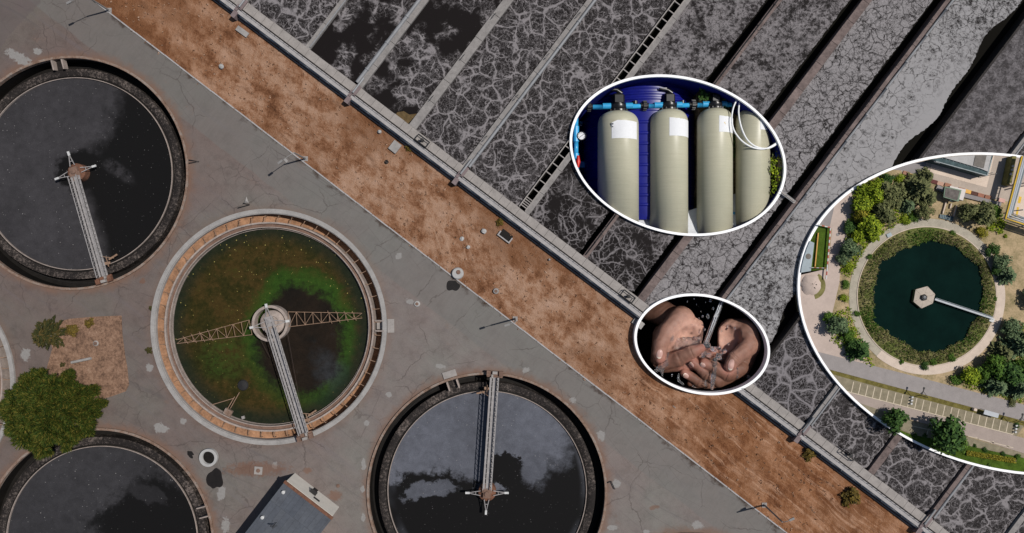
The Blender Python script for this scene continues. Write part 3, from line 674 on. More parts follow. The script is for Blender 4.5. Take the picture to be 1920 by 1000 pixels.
def m_algae():
    m, nt, b = mat('algae_water', .6, .03); p = vm(nt, 'MULTIPLY', pos(nt), (1, 1, 0)).outputs[0]
    n1 = noise(nt, distort(nt, p, .15, 4), .18, 6, .65); n2 = noise(nt, p, .9, 6, .75); nf = noise(nt, p, 5, 3, .7)
    w = mth(nt, 'MULTIPLY', mth(nt, 'SUBTRACT', n1, .5), 1.0)
    sx = nd(nt, 'ShaderNodeSeparateXYZ', {0: p})
    # outer olive-brown scum, dark brown middle, bright green swirl between
    dmid = mth(nt, 'ADD', px_ellipse(nt, p, 560, 640, 92, 116), mth(nt, 'ADD', mth(nt, 'MULTIPLY', w, .55), mth(nt, 'MULTIPLY', mth(nt, 'SUBTRACT', n2, .5), .35)))
    outc = ramp(nt, mth(nt, 'ADD', mth(nt, 'MULTIPLY', n1, .6), mth(nt, 'MULTIPLY', n2, .4)), [(.32, (.013, .014, .005)), (.46, (.027, .024, .007)), (.56, (.048, .031, .010)), (.66, (.034, .034, .008))])
    inn = ramp(nt, n1, [(.35, (.010, .0085, .007)), (.6, (.018, .0125, .009)), (.72, (.026, .023, .020))])
    c = mix(nt, rng(nt, dmid, .86, 1.08), inn, outc)
    gb = mth(nt, 'ABSOLUTE', mth(nt, 'SUBTRACT', dmid, 1.02)); g = rng(nt, gb, .27, .02)
    ne = half_ = rng(nt, mth(nt, 'ADD', mth(nt, 'ADD', mth(nt, 'MULTIPLY', mth(nt, 'SUBTRACT', sx.outputs[0], G(560, 0).x), .7), mth(nt, 'MULTIPLY', mth(nt, 'SUBTRACT', sx.outputs[1], G(0, 660).y), .75)), mth(nt, 'MULTIPLY', w, 6)), -14, -2, .25, 1)
    g = mth(nt, 'MULTIPLY', mth(nt, 'MULTIPLY', g, ne), rng(nt, n2, .25, .6, .55, 1))
    c = mix(nt, mth(nt, 'MULTIPLY', g, .85), c, (.023, .060, .009))
    lf = rng(nt, mth(nt, 'ADD', px_ellipse(nt, p, 420, 668, 50, 55), mth(nt, 'MULTIPLY', w, 1.3)), .4, 1.15, .65, 0)
    c = mix(nt, mth(nt, 'MULTIPLY', lf, rng(nt, n2, .35, .6)), c, (.024, .050, .009))
    mo = mth(nt, 'MULTIPLY', rng(nt, mth(nt, 'ADD', px_ellipse(nt, p, 622, 705, 34, 62, -30), mth(nt, 'MULTIPLY', w, 2.2)), .1, 1.2, .45, 0), rng(nt, n2, .3, .6, .5, 1))
    c = mix(nt, mo, c, (.045, .050, .056))
    edge = rng(nt, px_ellipse(nt, p, 503, 611, 184, 184), .80, .985)
    c = mix(nt, mth(nt, 'MULTIPLY', edge, .8), c, (.011, .017, .012))
    c = mix(nt, 1.0, c, ramp(nt, mth(nt, 'ADD', mth(nt, 'MULTIPLY', nf, .5), mth(nt, 'MULTIPLY', n2, .5)), [(.3, (.62, .62, .62)), (.7, (1.35, 1.35, 1.35))]), 'MULTIPLY')
    sp = specks(nt, p, 2.2, .24, .40)
    up = rng(nt, mth(nt, 'ADD', sx.outputs[1], mth(nt, 'MULTIPLY', w, 14)), -22, -2, .25, 1)
    c = mix(nt, mth(nt, 'MULTIPLY', mth(nt, 'MULTIPLY', sp, up), rng(nt, dmid, .95, 1.1)), c, (.30, .25, .075))
    st(nt, b.inputs['Base Color'], c); return m
M['film1'] = m_scumwater('grey_film_water', 1, (.041, .039, .042))
M['film3'] = m_scumwater('blue_grey_film_water', 3, (.098, .103, .122))
M['film4'] = m_scumwater('charcoal_film_water', 4, (.037, .036, .039))
M['algae'] = m_algae()

def ringmb(mb, c, r0, r1, z0, z1, n=160):
    return mb.lathe([(r0, z0), (r1, z0), (r1, z1), (r0, z1), (r0, z0)], (c.x, c.y, 0), n)

TL = {0: ('round settling tank with charcoal film on black water, upper left', 'film1'), 1: ('round settling tank of green and brown algae water with a bracketed ring channel', 'algae'),
      2: ('round settling tank with blue-grey film swirling on black water, bottom centre', 'film3'), 3: ('round settling tank cut by the bottom left corner, partly under the big tree', 'film4'),
      4: ('settling tank showing only a bracketed curve at the left edge beside the big tree', 'algae'), 5: ('settling tank of which only a dark sliver of rim shows at the bottom edge', 'film4')}
for i, (cx, cy, R, typ) in enumerate(TANKS):
    c = G(cx, cy); root = empty('settling_tank', c, TL[i][0], 'tank', 'round settling tanks'); r = R * .1
    N = 160
    if typ == 'A':
        mb = MB(); ringmb(mb, c, r - .42, r, -.4, .38, N); mb.build('rim', M['rim'], root)
        mb = MB(); ringmb(mb, c, r - .36, r - .02, -4, -.41, N); ringmb(mb, c, r - 2.1, r - .37, -4.2, -3.2, N); mb.build('outer_channel', M['blackwall'], root)
        mb = MB(); mb.lathe([(r - 3.35, -4), (r - 2.0, -4), (r - 2.0, -1.05), (r - 2.35, -.92), (r - 3.0, -1.0), (r - 3.35, -1.15), (r - 3.35, -4)], (c.x, c.y, 0), N); mb.build('weir_ring', M['weir'], root, smooth=True)
        mb = MB(); ringmb(mb, c, r - 3.66, r - 3.38, -4, -1.25, N); mb.build('scum_baffle', M['blackwall'], root)
        mb = MB(); ringmb(mb, c, r - 3.80, r - 3.68, -3, -.95, N); mb.build('baffle_lip', M['lip'], root)
        mb = MB(); mb.lathe([(0, -3.5), (r - 3.81, -3.5), (r - 3.81, -1.3), (0, -1.3)], (c.x, c.y, 0), N); mb.build('water', M[TL[i][1]], root)
        mb = MB()
        mb.lathe([(r - 1.25, -3.15), (r - 1.18, -3.15), (r - 1.18, -3.05), (r - 1.25, -3.05), (r - 1.25, -3.15)], (c.x, c.y, 0), N); mb.build('channel_pipe', M['steel_dark'], root)
    else:
        mb = MB(); ringmb(mb, c, r - .80, r, -.4, .40, N); mb.build('rim', M['rim_pale'], root)
        mb = MB(); ringmb(mb, c, r - .93, r - .81, -3.4, .22, N); mb.build('rim_step', M['rim_pale'], root)
        mb = MB(); N2 = N; vs = []   # channel floor shaped deeper on the east so the walls shade it black
        for rr_, zz_ in ((r - 2.6, None), (r - .94, None), (r - .94, -3.6), (r - 2.6, -3.6)):
            for k in range(N2):
                a = 2 * PI * k / N2; vs.append(c + Vector((rr_ * math.cos(a), rr_ * math.sin(a), (-1.55 - 1.15 * math.tanh(2.6 * math.cos(a - .12))) if zz_ is None else zz_)))
        mb.add(vs, [(q * N2 + k, q * N2 + (k + 1) % N2, ((q + 1) % 4) * N2 + (k + 1) % N2, ((q + 1) % 4) * N2 + k) for q in range(4) for k in range(N2)]); mb.build('ring_channel', M['tan'], root)
        mb = MB(); ringmb(mb, c, r - 2.75, r - 2.45, -3.5, .12, N); mb.build('channel_wall', M['lip'], root)
        mb = MB(); ringmb(mb, c, r - 3.35, r - 2.76, -2, -.38, N); mb.build('trough', M['brown_ring'], root)
        mb = MB(); ringmb(mb, c, r - 3.50, r - 3.36, -2, .02, N); ringmb(mb, c, r - 3.74, r - 3.66, -2, -.45, N); mb.build('weir_lip', M['lip'], root)
        mb = MB(); mb.lathe([(0, -2.5), (r - 3.51, -2.5), (r - 3.51, -.85), (0, -.85)], (c.x, c.y, 0), N); mb.build('water', M[TL[i][1]], root)
        for k in range(52 if i == 1 else 60):
            a = 2 * PI * (k + .35) / (52 if i == 1 else 60)
            if i == 4 and abs(math.sin(a)) > .75 or i == 4 and math.cos(a) < 0: continue
            e = Vector((math.cos(a), math.sin(a), 0)); t = Vector((-e.y, e.x, 0)); b0 = c + e * (r - 2.5); b1 = c + e * (r - 1.25)
            mb = MB(); mb.beam(b0 + Vector((0, 0, -.05)), b1 + Vector((0, 0, -.25)), .09, .12); mb.beam(b1 + Vector((0, 0, -.2)), b1 + Vector((0, 0, -1.3)), .10, .10)
            mb.beam(b0 + t * .32 + Vector((0, 0, .12)), b0 + e * .62 + t * .02 + Vector((0, 0, -.12)), .07, .09)
            mb.build('bracket', M['steel_tan'], root)
# inlet boxes built across the ring channels
def inlet(i, ang, lab, w=1.9, slab=True):
    cx, cy, R, typ = TANKS[i]; a = math.radians(ang); e = Vector((math.cos(a), math.sin(a), 0)); t = Vector((-e.y, e.x, 0)); c = G(cx, cy); r = R * .1
    root = empty('inlet_box', c + e * (r - 1), lab, 'inlet box', 'inlet boxes across the tank channels')
    mb = MB(); mb.beam(c + e * (r - .46) + Vector((0, 0, -.9)), c + e * (r - 2.1) + Vector((0, 0, -1.1)), w * .75, .5); mb.build('chute', M['weir'] if typ == 'A' else M['slab'], root)
    mb = MB()
    for s_ in (-1, 1): mb.beam(c + e * (r - .44) + t * (s_ * w * .5) + Vector((0, 0, -.2)), c + e * (r - 2.2) + t * (s_ * w * .5) + Vector((0, 0, -.55)), .24, 1.3)
    mb.build('side_wall', M['lip'], root)
    if slab:
        mb = MB(); mb.beam(c + e * (r + .08) + Vector((0, 0, .15)), c + e * (r + 1.35) + Vector((0, 0, .13)), w * 1.35, .22); mb.build('cover_slab', M['slab'], root)
inlet(0, 97.5, 'rusty inlet box at the top of the upper left tank', slab=False)
inlet(1, 0.5, 'inlet box with a pale cover slab on the right side of the algae tank')
inlet(2, 107.5, 'inlet box with a pale cover slab at the top of the blue-grey film tank')
inlet(3, 17, 'inlet box at the right edge of the bottom left tank', slab=False)

# ---- rotating scraper bridges
def lattice(mb, a, b, w, h, n, t=.09):
    "side frames of a walkway bridge from a to b: two chords and zigzags on both sides"
    a = Vector(a); b = Vector(b); d = (b - a).normalized(); sd = Vector((-d.y, d.x, 0)); up = Vector((0, 0, 1))
    for s_ in (-1, 1):
        o = sd * (s_ * w / 2)
        mb.beam(a + o, b + o, t * 1.4, t * 1.4); mb.beam(a + o + up * h, b + o + up * h, t * 1.6, t)
        for k in range(n):
            p0 = a + (b - a) * (k / n); p1 = a + (b - a) * ((k + 1) / n)
            mb.beam(p0 + o, p1 + o + up * h, t * .8, t * .8); mb.beam(p1 + o, p1 + o + up * h, t * .8, t * .8)
def scraper(i, hub, end, lab, w, cab):
    za = 1.0; hx = G(*hub, za); ex = G(*end, za); hz = Vector((hx.x, hx.y, 0))
    root = empty('scraper_bridge', hz, lab, 'scraper bridge', 'rotating bridges over the settling tanks')
    d = (ex - hx).normalized(); sd = Vector((-d.y, d.x, 0)); up = Vector((0, 0, 1))
    mb = MB(); mb.beam(hx + d * 1.0 - up * .05, ex - d * .6 - up * .05, w * .42, .10)
    for s_ in (-1, 1): mb.beam(hx + d * 1.0 + sd * s_ * w * .40, ex - d * .4 + sd * s_ * w * .40, w * .15, .12)
    mb.build('deck', M['steel_pale'], root)
    mb = MB(); mb.beam(hx + d * 1.2 - up * .2, ex - d * .8 - up * .2, w * .55, .08); mb.build('underframe', M['steel_dark'], root)
    mb = MB(); lattice(mb, hx + d * .9, ex - d * .5, w, .95, 22, .085)
    for k in range(23):
        p = hx + d * (.9 + (ex - hx).length * .94 * k / 22); mb.beam(p - sd * w * .5, p + sd * w * .5, .07, .07)
    mb.build('truss', M['steel_pale'], root)
    # carriage that rolls on the rim
    mb = MB(); mb.box(ex + up * -.1, (2.9, 1.2, .35), Matrix.Rotation(math.atan2(sd.y, sd.x), 3, 'Z'))
    for s_ in (-1, 1): mb.box(ex + sd * s_ * 1.15 + d * .2 + up * .25, (.75, .95, .5), Matrix.Rotation(math.atan2(sd.y, sd.x), 3, 'Z'))
    mb.build('carriage', M['rust'] if cab == 'rust' else M['brown_ring'], root)
    mb = MB(); mb.box(ex + d * .35 + up * .35, (.9, .5, .7), Matrix.Rotation(math.atan2(sd.y, sd.x), 3, 'Z'))
    mb.box(ex - d * .35 + sd * .45 + up * .35, (.35, .7, .5), Matrix.Rotation(math.atan2(sd.y, sd.x), 3, 'Z')); mb.build('motor', M['slab'], root)
    for s_ in (-1, 1):
        mb = MB(); q = ex + sd * s_ * 1.25 - up * .38; mt = Matrix((sd, up.cross(sd) * -1, up)).transposed()
        mb.lathe([(.0, -.12), (.3, -.12), (.3, .12), (0, .12)], q, 14, Matrix.Rotation(math.atan2(d.y, d.x), 3, 'Z') @ Matrix.Rotation(PI / 2, 3, 'X')); mb.build('wheel', M['steel_dark'], root)
    # scum board hanging beside the bridge near the rim
    mb = MB(); e0 = ex - d * 3.4 + sd * 1.3
    mb.beam(ex - d * 4.2 + sd * w * .5, e0 + sd * 1.2 - up * .5, .1, .1); mb.beam(e0 + sd * .2 - up * .6, e0 + sd * 1.9 - up * .6 - d * .5, .3, .25); mb.beam(e0 - up * .2 - d * .6, e0 - up * .2 + d * 1.3, .14, .14); mb.beam(e0 - sd * .6 - up * .1 + d * .6, e0 + sd * .5 - up * .1 + d * .7, .5, .2)
    mb.build('scum_scoop', M['steel_tan'], root)
    return root, hx, d, sd, up
def hub_small(root, hx, d, sd, up, arms):
    z = Vector((hx.x, hx.y, 0))
    mb = MB(); mb.lathe([(0, -1.29), (1.65, -1.29), (1.65, .2), (1.5, .35), (.5, .45), (0, .45)], z, 36); mb.build('hub_drum', M['rust'], root, smooth=True)
    mb = MB(); mb.box(z + up * .75, (1.7, 1.4, .6), Matrix.Rotation(math.atan2(d.y, d.x), 3, 'Z')); mb.box(z + d * .9 + up * .85, (1.6, 1.9, .2), Matrix.Rotation(math.atan2(d.y, d.x), 3, 'Z'))
    mb.lathe([(0, 1.0), (.45, 1.0), (.45, 1.3), (0, 1.35)], z, 16); mb.build('drive_unit', M['brown_ring'], root)
    for a in arms:
        e = Vector((math.cos(math.radians(a)), math.sin(math.radians(a)), 0)); t = Vector((-e.y, e.x, 0)); tip = z + e * 3.6 + up * .5
        mb = MB(); mb.beam(z + e * 1.2 + t * .45 + up * .7, tip, .13, .13); mb.beam(z + e * 1.2 - t * .45 + up * .7, tip, .13, .13); mb.beam(z + e * 2.1 + t * .28 + up * .6, z + e * 2.1 - t * .28 + up * .6, .1, .1)
        ar = mb.build('arm', M['steel_pale'], root)
        mb = MB(); mb.beam(tip - e * .35, tip + e * .45, .38, .22); mb.build('float', M['float'], ar)
r, hx, d, sd, up = scraper(0, (138, 322), (196, 524), 'scraper bridge with lattice sides reaching down the upper left charcoal tank', 1.55, 'rust'); hub_small(r, hx, d, sd, up, (110, 17, 200))
r, hx, d, sd, up = scraper(2, (913, 926), (928, 702), 'scraper bridge standing upright in the photo across the blue-grey film tank', 1.55, 'tan'); hub_small(r, hx, d, sd, up, (180, 0, 267))
r, hx, d, sd, up = scraper(1, (507, 607), (572, 818), 'scraper bridge with a ringed hub and thin side trusses over the algae tank', 1.55, 'tan')
z = Vector((hx.x, hx.y, 0)); q = G(506, 607, .9); q = Vector((q.x, q.y, 0))
mb = MB(); mb.lathe([(2.9, -.8), (3.4, -.8), (3.4, .9), (2.9, .9), (2.9, -.8)], q, 56); mb.build('hub_ring', M['lip'], r)
mb = MB(); mb.lathe([(0, -.84), (2.3, -.84), (2.25, .6), (1.7, .9), (1.2, .9), (1.1, .7), (0, .7)], q + Vector((.35, .2, 0)), 40); mb.build('hub_drum', M['lip'], r, smooth=True)
mb = MB(); mb.box(z + up * 1.0 - d * .4, (1.9, 1.5, .5), Matrix.Rotation(math.atan2(d.y, d.x), 3, 'Z')); mb.lathe([(0, 1.2), (.5, 1.2), (.5, 1.55), (0, 1.6)], z - d * .5, 16); mb.beam(z + sd * .55 + up * 1.4 - d * 1.2, z + sd * .55 + up * 1.4 + d * 2, .16, .16); mb.beam(z - sd * .55 + up * 1.4 - d * 1.2, z - sd * .55 + up * 1.4 + d * 2, .16, .16); mb.build('drive_unit', M['steel_pale'], r)
for a in (100, 8, 192):
    e = Vector((math.cos(math.radians(a)), math.sin(math.radians(a)), 0)); t = Vector((-e.y, e.x, 0)); tip = q + e * 3.5 + up * 1.15
    mb = MB(); mb.beam(q + e * .5 + t * .6 + up * 1.1, tip, .14, .14); mb.beam(q + e * .5 - t * .6 + up * 1.1, tip, .14, .14); ar = mb.build('arm', M['steel_pale'], r)
    mb = MB(); mb.beam(tip - e * .45, tip + e * .25, .45, .2); mb.build('float', M['float'], ar)
def side_truss(root, a, b, wa, wb, n):
    za = .35; A = G(*a, za); B = G(*b, za); dd = (B - A).normalized(); s2 = Vector((-dd.y, dd.x, 0)); mb = MB()
    for s_ in (-1, 1): mb.beam(A + s2 * s_ * wa / 2, B + s2 * s_ * wb / 2, .10, .12)
    for k in range(n):
        f0, f1 = k / n, (k + 1) / n; p0 = A.lerp(B, f0); p1 = A.lerp(B, f1); w0 = wa + (wb - wa) * f0; w1 = wa + (wb - wa) * f1
        mb.beam(p0 - s2 * w0 / 2, p0 + s2 * w0 / 2, .08, .08); s_ = 1 if k % 2 else -1
        mb.beam(p0 + s2 * s_ * w0 / 2, p1 - s2 * s_ * w1 / 2, .07, .07)
        if f0 > .5: mb.beam(p0 - s2 * (w0 / 2 + .35) + dd * .35 - up * .3, p0 + s2 * (w0 / 2 + .35) - dd * .35 - up * .3, .07, .14)
    mb.build('side_truss', M['steel_tan'], root)
side_truss(r, (541, 599), (679, 592), 2.8, .9, 9); side_truss(r, (470, 614), (331, 641), 2.8, .7, 9)
mb = MB(); mb.tube([G(539, 625, .6), G(566, 775, .4)], .035, 6); mb.tube([G(489, 638, .6), G(507, 672, .3)], .03, 6); mb.build('stay_cable', M['cable'], r)
# fixed scum outlet at the lower left of the algae tank
r = empty('scum_outlet', G(430, 770, -.8), 'rusty scum outlet on two thin arms at the lower left rim of the algae tank', 'scum outlet')
mb = MB(); mb.box(G(428, 773, -.3), (1.5, 1.1, .6), Matrix.Rotation(-.5, 3, 'Z')); mb.build('outlet_box', M['rim'], r)
mb = MB(); mb.beam(G(432, 766, 0), G(449, 736, -.4), .12, .12); mb.beam(G(426, 768, 0), G(440, 744, -.4), .12, .12); mb.beam(G(398, 759, -.4), G(438, 747, -.4), .12, .15); mb.build('arm', M['steel_tan'], r)
mb = MB(); mb.lathe([(0, -.9), (1.1, -.9), (.9, -.62), (.4, -.55), (0, -.5)], G(452, 724, 0), 14); mb.build('float_ball', M['steel_dark'], r)
mb = MB(); mb.box(G(456, 783, -.3), (.55, .55, .3), Matrix.Rotation(.3, 3, 'Z'))
tag(mb.build('marker_float', M['slab']), 'small square tan float near the bottom rim of the algae tank', 'float')

# ================================================================== yard furniture
M['lamp_grey'] = plain('lamp_post_paint', (.20, .195, .19), .6, .3, .15, 1.5)
def lamp(base, h, arm, lab):
    b0 = G(*base, 0); r = empty('street_lamp', b0, lab, 'street lamp', 'lamp posts along the kerb')
    mb = MB(); mb.lathe([(.30, 0), (.30, .25), (.17, .3), (.13, h), (0, h)], b0, 12); mb.build('post', M['lamp_grey'], r, smooth=True)
    mb = MB(); mb.box(b0 + Vector((0, 0, .06)), (.9, .9, .12)); mb.build('footing', M['slab'], r)
    t = b0 + Vector((0, 0, h - .05)); e = Vector((arm[0], arm[1], 0)); L = e.length
    mb = MB(); mb.tube([t, t + e * .3 + Vector((0, 0, .35)), t + e * .75 + Vector((0, 0, .55)), t + e + Vector((0, 0, .55))], .065, 8); mb.build('arm', M['lamp_grey'], r, smooth=True)
    mb = MB(); p = t + e + Vector((0, 0, .5)); q = e.normalized(); mb.beam(p - q * .1, p + q * .85, .38, .2); hd = mb.build('lamp_head', M['lamp_grey'], r)
    mb = MB(); mb.beam(p + q * .1 - Vector((0, 0, .12)), p + q * .75 - Vector((0, 0, .12)), .3, .05); mb.build('lens', M['float'], hd)
lamp((205, 20), 7.0, (-2.4, -1.2), 'lamp post at the top left end of the kerb')
lamp((573, 298), 6.8, (-2.0, -1.5), 'lamp post on the kerb above the algae tank')
lamp((966, 598), 7.6, (-1.1, -.35), 'lamp post on the kerb left of the hands display')
lamp((1433, 947), 8.6, (1.1, .5), 'tall leaning-looking lamp post at the bottom right end of the kerb')

M['whitewash'] = plain('whitewashed_concrete', (.36, .355, .345), .9, .1, .12, 1.5)
def ring_well(x, y, r, h, lab, holer=None, mt='slab', off=(0, 0)):
    c = G(x, y); ro = empty('well_ring', c, lab, 'well ring'); hr = holer or r * .7
    mb = MB(); mb.lathe([(hr, -.9), (r, -.9), (r, h - .05), (r - .05, h), (hr + .04, h), (hr, h - .05), (hr, -.9)], c, 40) if holer is None else mb.lathe([(0, 0), (r * 1.1, 0), (r, h * .8), (r * .9, h), (0, h)], c, 40)
    mb.build('ring', M[mt], ro, smooth=True)
    mb = MB()
    if holer is None: mb.lathe([(0, .02), (hr - .005, .02), (hr - .005, .05), (hr * .6, .12), (0, .1)], c, 30); mb.build('inside', M['blackwall'], ro)
    else:
        o_ = Vector((off[0], off[1], 0)); mb.lathe([(0, h), (hr, h), (hr, h + .06), (hr * .85, h + .1), (0, h + .1)], c + o_, 24); lid = mb.build('lid', M['brown_ring'], ro)
ring_well(393, 857, 1.68, .75, 'open white concrete well ring on the yard near the bottom left tank', mt='whitewash')
ring_well(858, 513, 1.05, .7, 'white round well cap with an off-centre hatch, on the kerb beside a black patch', .42, 'whitewash', (.2, .25))
ring_well(782, 570, .52, .25, 'small white manhole on the yard right of the algae tank', .30, 'whitewash')
ring_well(930, 546, .52, .45, 'small pale manhole standing in the dry grass', .30, 'rim_pale')
ring_well(180, 644, .5, .2, 'small grey manhole in the overgrown plot', .34, 'slab')
ring_well(634, 911, .42, .03, 'flush round manhole cover on the yard by the shed', .34, 'yard')
c = G(485, 882); r = empty('manhole_slab', c, 'square pale slab with a round hole, on the yard left of the shed', 'manhole')
mb = MB(); mb.lathe([(0, 0), (1.75, 0), (1.7, .05), (0, .05)], c, 40); mb.build('footing', M['yard'], r)
mb = MB(); mb.box(c + Vector((0, 0, .16)), (1.5, 1.45, .2), Matrix.Rotation(-.08, 3, 'Z')); mb.build('slab', M['slab'], r)
mb = MB(); mb.lathe([(0, .26), (.38, .26), (.38, .32), (0, .32)], c, 20); mb.build('cover', M['brown_ring'], r)

# black tar patches (flat on the yard)
M['tar'] = plain('black_tar', (.0115, .010, .0095), .6, .2, .4, 1.0)
def blot(x, y, rx, ry, rot, lab, seed, n=34, amp=.22):
    rd = random.Random(seed); ph = [rd.uniform(0, 6.28) for _ in range(5)]; c = G(x, y); pts = []
    for i in range(n):
        a = 2 * PI * i / n; k = 1 + amp * sum(math.sin((j + 2) * a + ph[j]) / (j + 1.6) for j in range(5))
        px, py = rx * k * math.cos(a), ry * k * math.sin(a); pts.append((c.x + px * math.cos(rot) - py * math.sin(rot), c.y + px * math.sin(rot) + py * math.cos(rot)))
    mb = MB(); mb.prism(pts, .004, .014); tag(mb.build('tar_patch', M['tar']), lab, 'tar patch', 'black patches on the yard')
blot(403, 898, 1.35, 2.1, -.15, 'large black patch just below the open well ring', 3)
blot(357, 852, .75, .5, -.5, 'small double-lobed black patch left of the open well ring', 5, amp=.34)
blot(849, 536, 1.2, 1.05, .3, 'black patch beside the white well cap on the kerb', 11, amp=.2)
M['darkleaf'] = plain('dark_dry_weed', (.03, .02, .014), .9, .05, .5, 2.0)
# pieces lying in the dry grass
def stone(x, y, r, lab, seed, mt='whitewash', h=.6):
    rd = random.Random(seed); c = G(x, y); mb = MB(); n = 10
    prof = [(r * .85, 0), (r, h * .4), (r * .7, h * .85), (0, h)]
    vs = [];
    mb.lathe(prof, c, n); mb.v = [(v[0] + rd.uniform(-.12, .12) * r, v[1] + rd.uniform(-.12, .12) * r, v[2] + rd.uniform(-.05, .05)) for v in mb.v]
    tag(mb.build('stone', M[mt], smooth=True), lab, 'stone', 'pale stones in the dry grass')
stone(416, 126, .5, 'white stone in the grass near the top left lamp', 1); stone(712, 248, .38, 'small white stone against the long wall', 2)
stone(907, 434, .52, 'white stone left of the open pit in the grass', 3); stone(866, 448, .42, 'white stone beside the turning tracks, the upper of a pair', 4, h=.25); stone(878, 464, .36, 'white stone beside the turning tracks, the lower of a pair', 5, h=.25)
stone(1030, 487, .22, 'tiny pale stone at the kerb edge of the long wall', 6); stone(725, 304, .42, 'dark grey stone in the grass', 7, 'weir', .3)
def slab(x, y, w, d, ang, lab, h=.4):
    mb = MB(); mb.box(G(x, y) + Vector((0, 0, h / 2)), (w, d, h), Matrix.Rotation(math.radians(ang), 3, 'Z')); o = mb.build('concrete_slab', M['rim_pale'])
    bv = o.modifiers.new('bev', 'BEVEL'); bv.width = .04; bv.segments = 2
    tag(o, lab, 'slab', 'concrete slabs in the dry grass')
slab(455, 60, 2.5, 1.0, -36, 'long pale slab lying in the grass near the top', .3); slab(741, 276, 2.0, 1.7, 52, 'square pale slab at the foot of the long wall', .4); slab(1196, 606, 2.2, 1.3, -37, 'pale slab at the upper left of the hands display', .4)
slab(1264, 763, .7, .1, -40, 'thin pale strip of slab in the grass under the hands display', .1)
slab(536, 301, .5, .8, 40, 'small white slab on the yard beside a lamp shadow', .05)
# open pit with a U-shaped kerb
u, v = UV(950, 440); r = empty('open_pit', BP(u, v), 'open black pit with a pale U-shaped kerb, in the grass against the long wall', 'pit')
mb = MB(); brect(mb, u - 12, u + 12, v - 9, v + 5, -.01, -.2); cut_list.append(mb.build('pit_floor', M['blackwall'], r))
mb = MB()
for a in ((-14, -11, 14, -8.6), (-14, -8.5, -11.5, -1), (11.5, -8.5, 14, 1)): brect(mb, u + a[0], u + a[2], v + a[1], v + a[3], .45, -.3)
cut_list.append(mb.build('pit_kerb', M['kerb'], r))
# small steel brackets by the tank rims
for x, y, pts, lab in ((360, 303, ((-6, -3), (13, 0), (-6, 3)), 'thin rusty bracket sticking out right of the upper left tank'), (1146, 906, ((-8, 0), (0, -3), (7, 12)), 'bent thin steel bracket right of the blue-grey film tank'), (462, 384, ((-16, 6), (6, 0), (-6, -3)), 'thin steel bracket above the algae tank')):
    mb = MB(); mb.tube([G(x + a, y + b_, .35) for a, b_ in pts], .09, 6); mb.beam(G(x + pts[1][0], y + pts[1][1], 0), G(x + pts[1][0], y + pts[1][1], .4), .1, .1)
    tag(mb.build('bracket', M['steel_dark']), lab, 'bracket')
mb = MB(); a = G(462, 377, 0); mb.add([a + Vector((-.5, -.5, .02)), a + Vector((.45, -.35, .02)), a + Vector((0, .85, .02)), a + Vector((0, 0, .5))], [(0, 1, 2), (0, 3, 1), (1, 3, 2), (2, 3, 0)])
tag(mb.build('marker_stone', M['rim_pale']), 'pointed white marker stone above the algae tank', 'stone')
mb = MB(); mb.tube([G(134, 680, .2), G(171, 672, .2)], .26, 12); tag(mb.build('drain_pipe', M['rim_pale'], smooth=True), 'short white pipe lying in the overgrown plot', 'pipe')

# shed at the bottom edge
hb = 4.6; A = G(553, 887); B = G(636, 951); e = (B - A).normalized(); nrm = Vector((e.y, -e.x, 0)); nrm = nrm if nrm.y < 0 else -nrm
Lr = 22
r = empty('shed', (A + B) / 2, 'flat-roofed shed with a grey-blue felt roof and a white end wall, at the bottom edge', 'shed')
M['shed_wall'] = plain('shed_whitewash', (.56, .53, .48), .9, .1, .10, .8)
def m_roof():
    m, nt, b = mat('roof_felt', .85, .15); p = pos(nt); q = rot_uv(nt, p, math.radians(37.6))
    n1 = noise(nt, p, .3, 5, .65); n2 = noise(nt, p, 3, 4, .7)
    br = nd(nt, 'ShaderNodeTexBrick', {'Vector': q, 'Scale': 1.0, 'Color1': (.074, .082, .098, 1), 'Color2': (.085, .092, .106, 1), 'Mortar': (.045, .048, .055, 1), 'Mortar Size': .02, 'Brick Width': 1.05, 'Row Height': 30})
    c = mix(nt, 1.0, br.outputs['Color'], ramp(nt, mth(nt, 'ADD', mth(nt, 'MULTIPLY', n1, .6), mth(nt, 'MULTIPLY', n2, .4)), [(.3, (.7, .7, .7)), (.7, (1.25, 1.25, 1.25))]), 'MULTIPLY')
    st(nt, b.inputs['Base Color'], c); bump(nt, b, n2, .3, .03); return m
M['felt'] = m_roof()
mb = MB(); P4 = [A, B, B + nrm * Lr, A + nrm * Lr]; mb.prism([(p.x, p.y) for p in P4], 0, hb - .02); mb.build('wall', M['shed_wall'], r)
mb = MB(); ov = .18; P5 = [A - e * ov + nrm * .1, B + e * ov + nrm * .1, B + e * ov + nrm * (Lr + .3), A - e * ov + nrm * (Lr + .3)]; mb.prism([(p.x, p.y) for p in P5], hb, hb + .22)
roof = mb.build('roof', M['felt'], r)
mb = MB(); zz = Vector((0, 0, hb + .16)); mb.beam(A - e * .25 + nrm * .28 + zz + Vector((0, 0, .1)), B + e * .25 + nrm * .28 + zz + Vector((0, 0, .1)), .55, .22); mb.build('fascia', M['rust'], roof)
for f, g in ((.08, 1.7), (.06, 7.6)):
    p = A + (B - A) * f + nrm * g + Vector((0, 0, hb + .22)); mb = MB(); mb.lathe([(.18, 0), (.18, .45), (.32, .5), (.32, .65), (0, .8)], p, 12); mb.build('vent', M['float'], roof, smooth=True)
p = A + (B - A) * .30 + nrm * 7 + Vector((0, 0, hb + .22)); mb = MB(); mb.tube([p, p + Vector((0, 0, 2.4))], .04, 6)
for k in range(4): mb.tube([p + Vector((-.7 + .1 * k, .1, 1.4 + .3 * k)), p + Vector((.7 - .1 * k, -.1, 1.4 + .3 * k))], .03, 6)
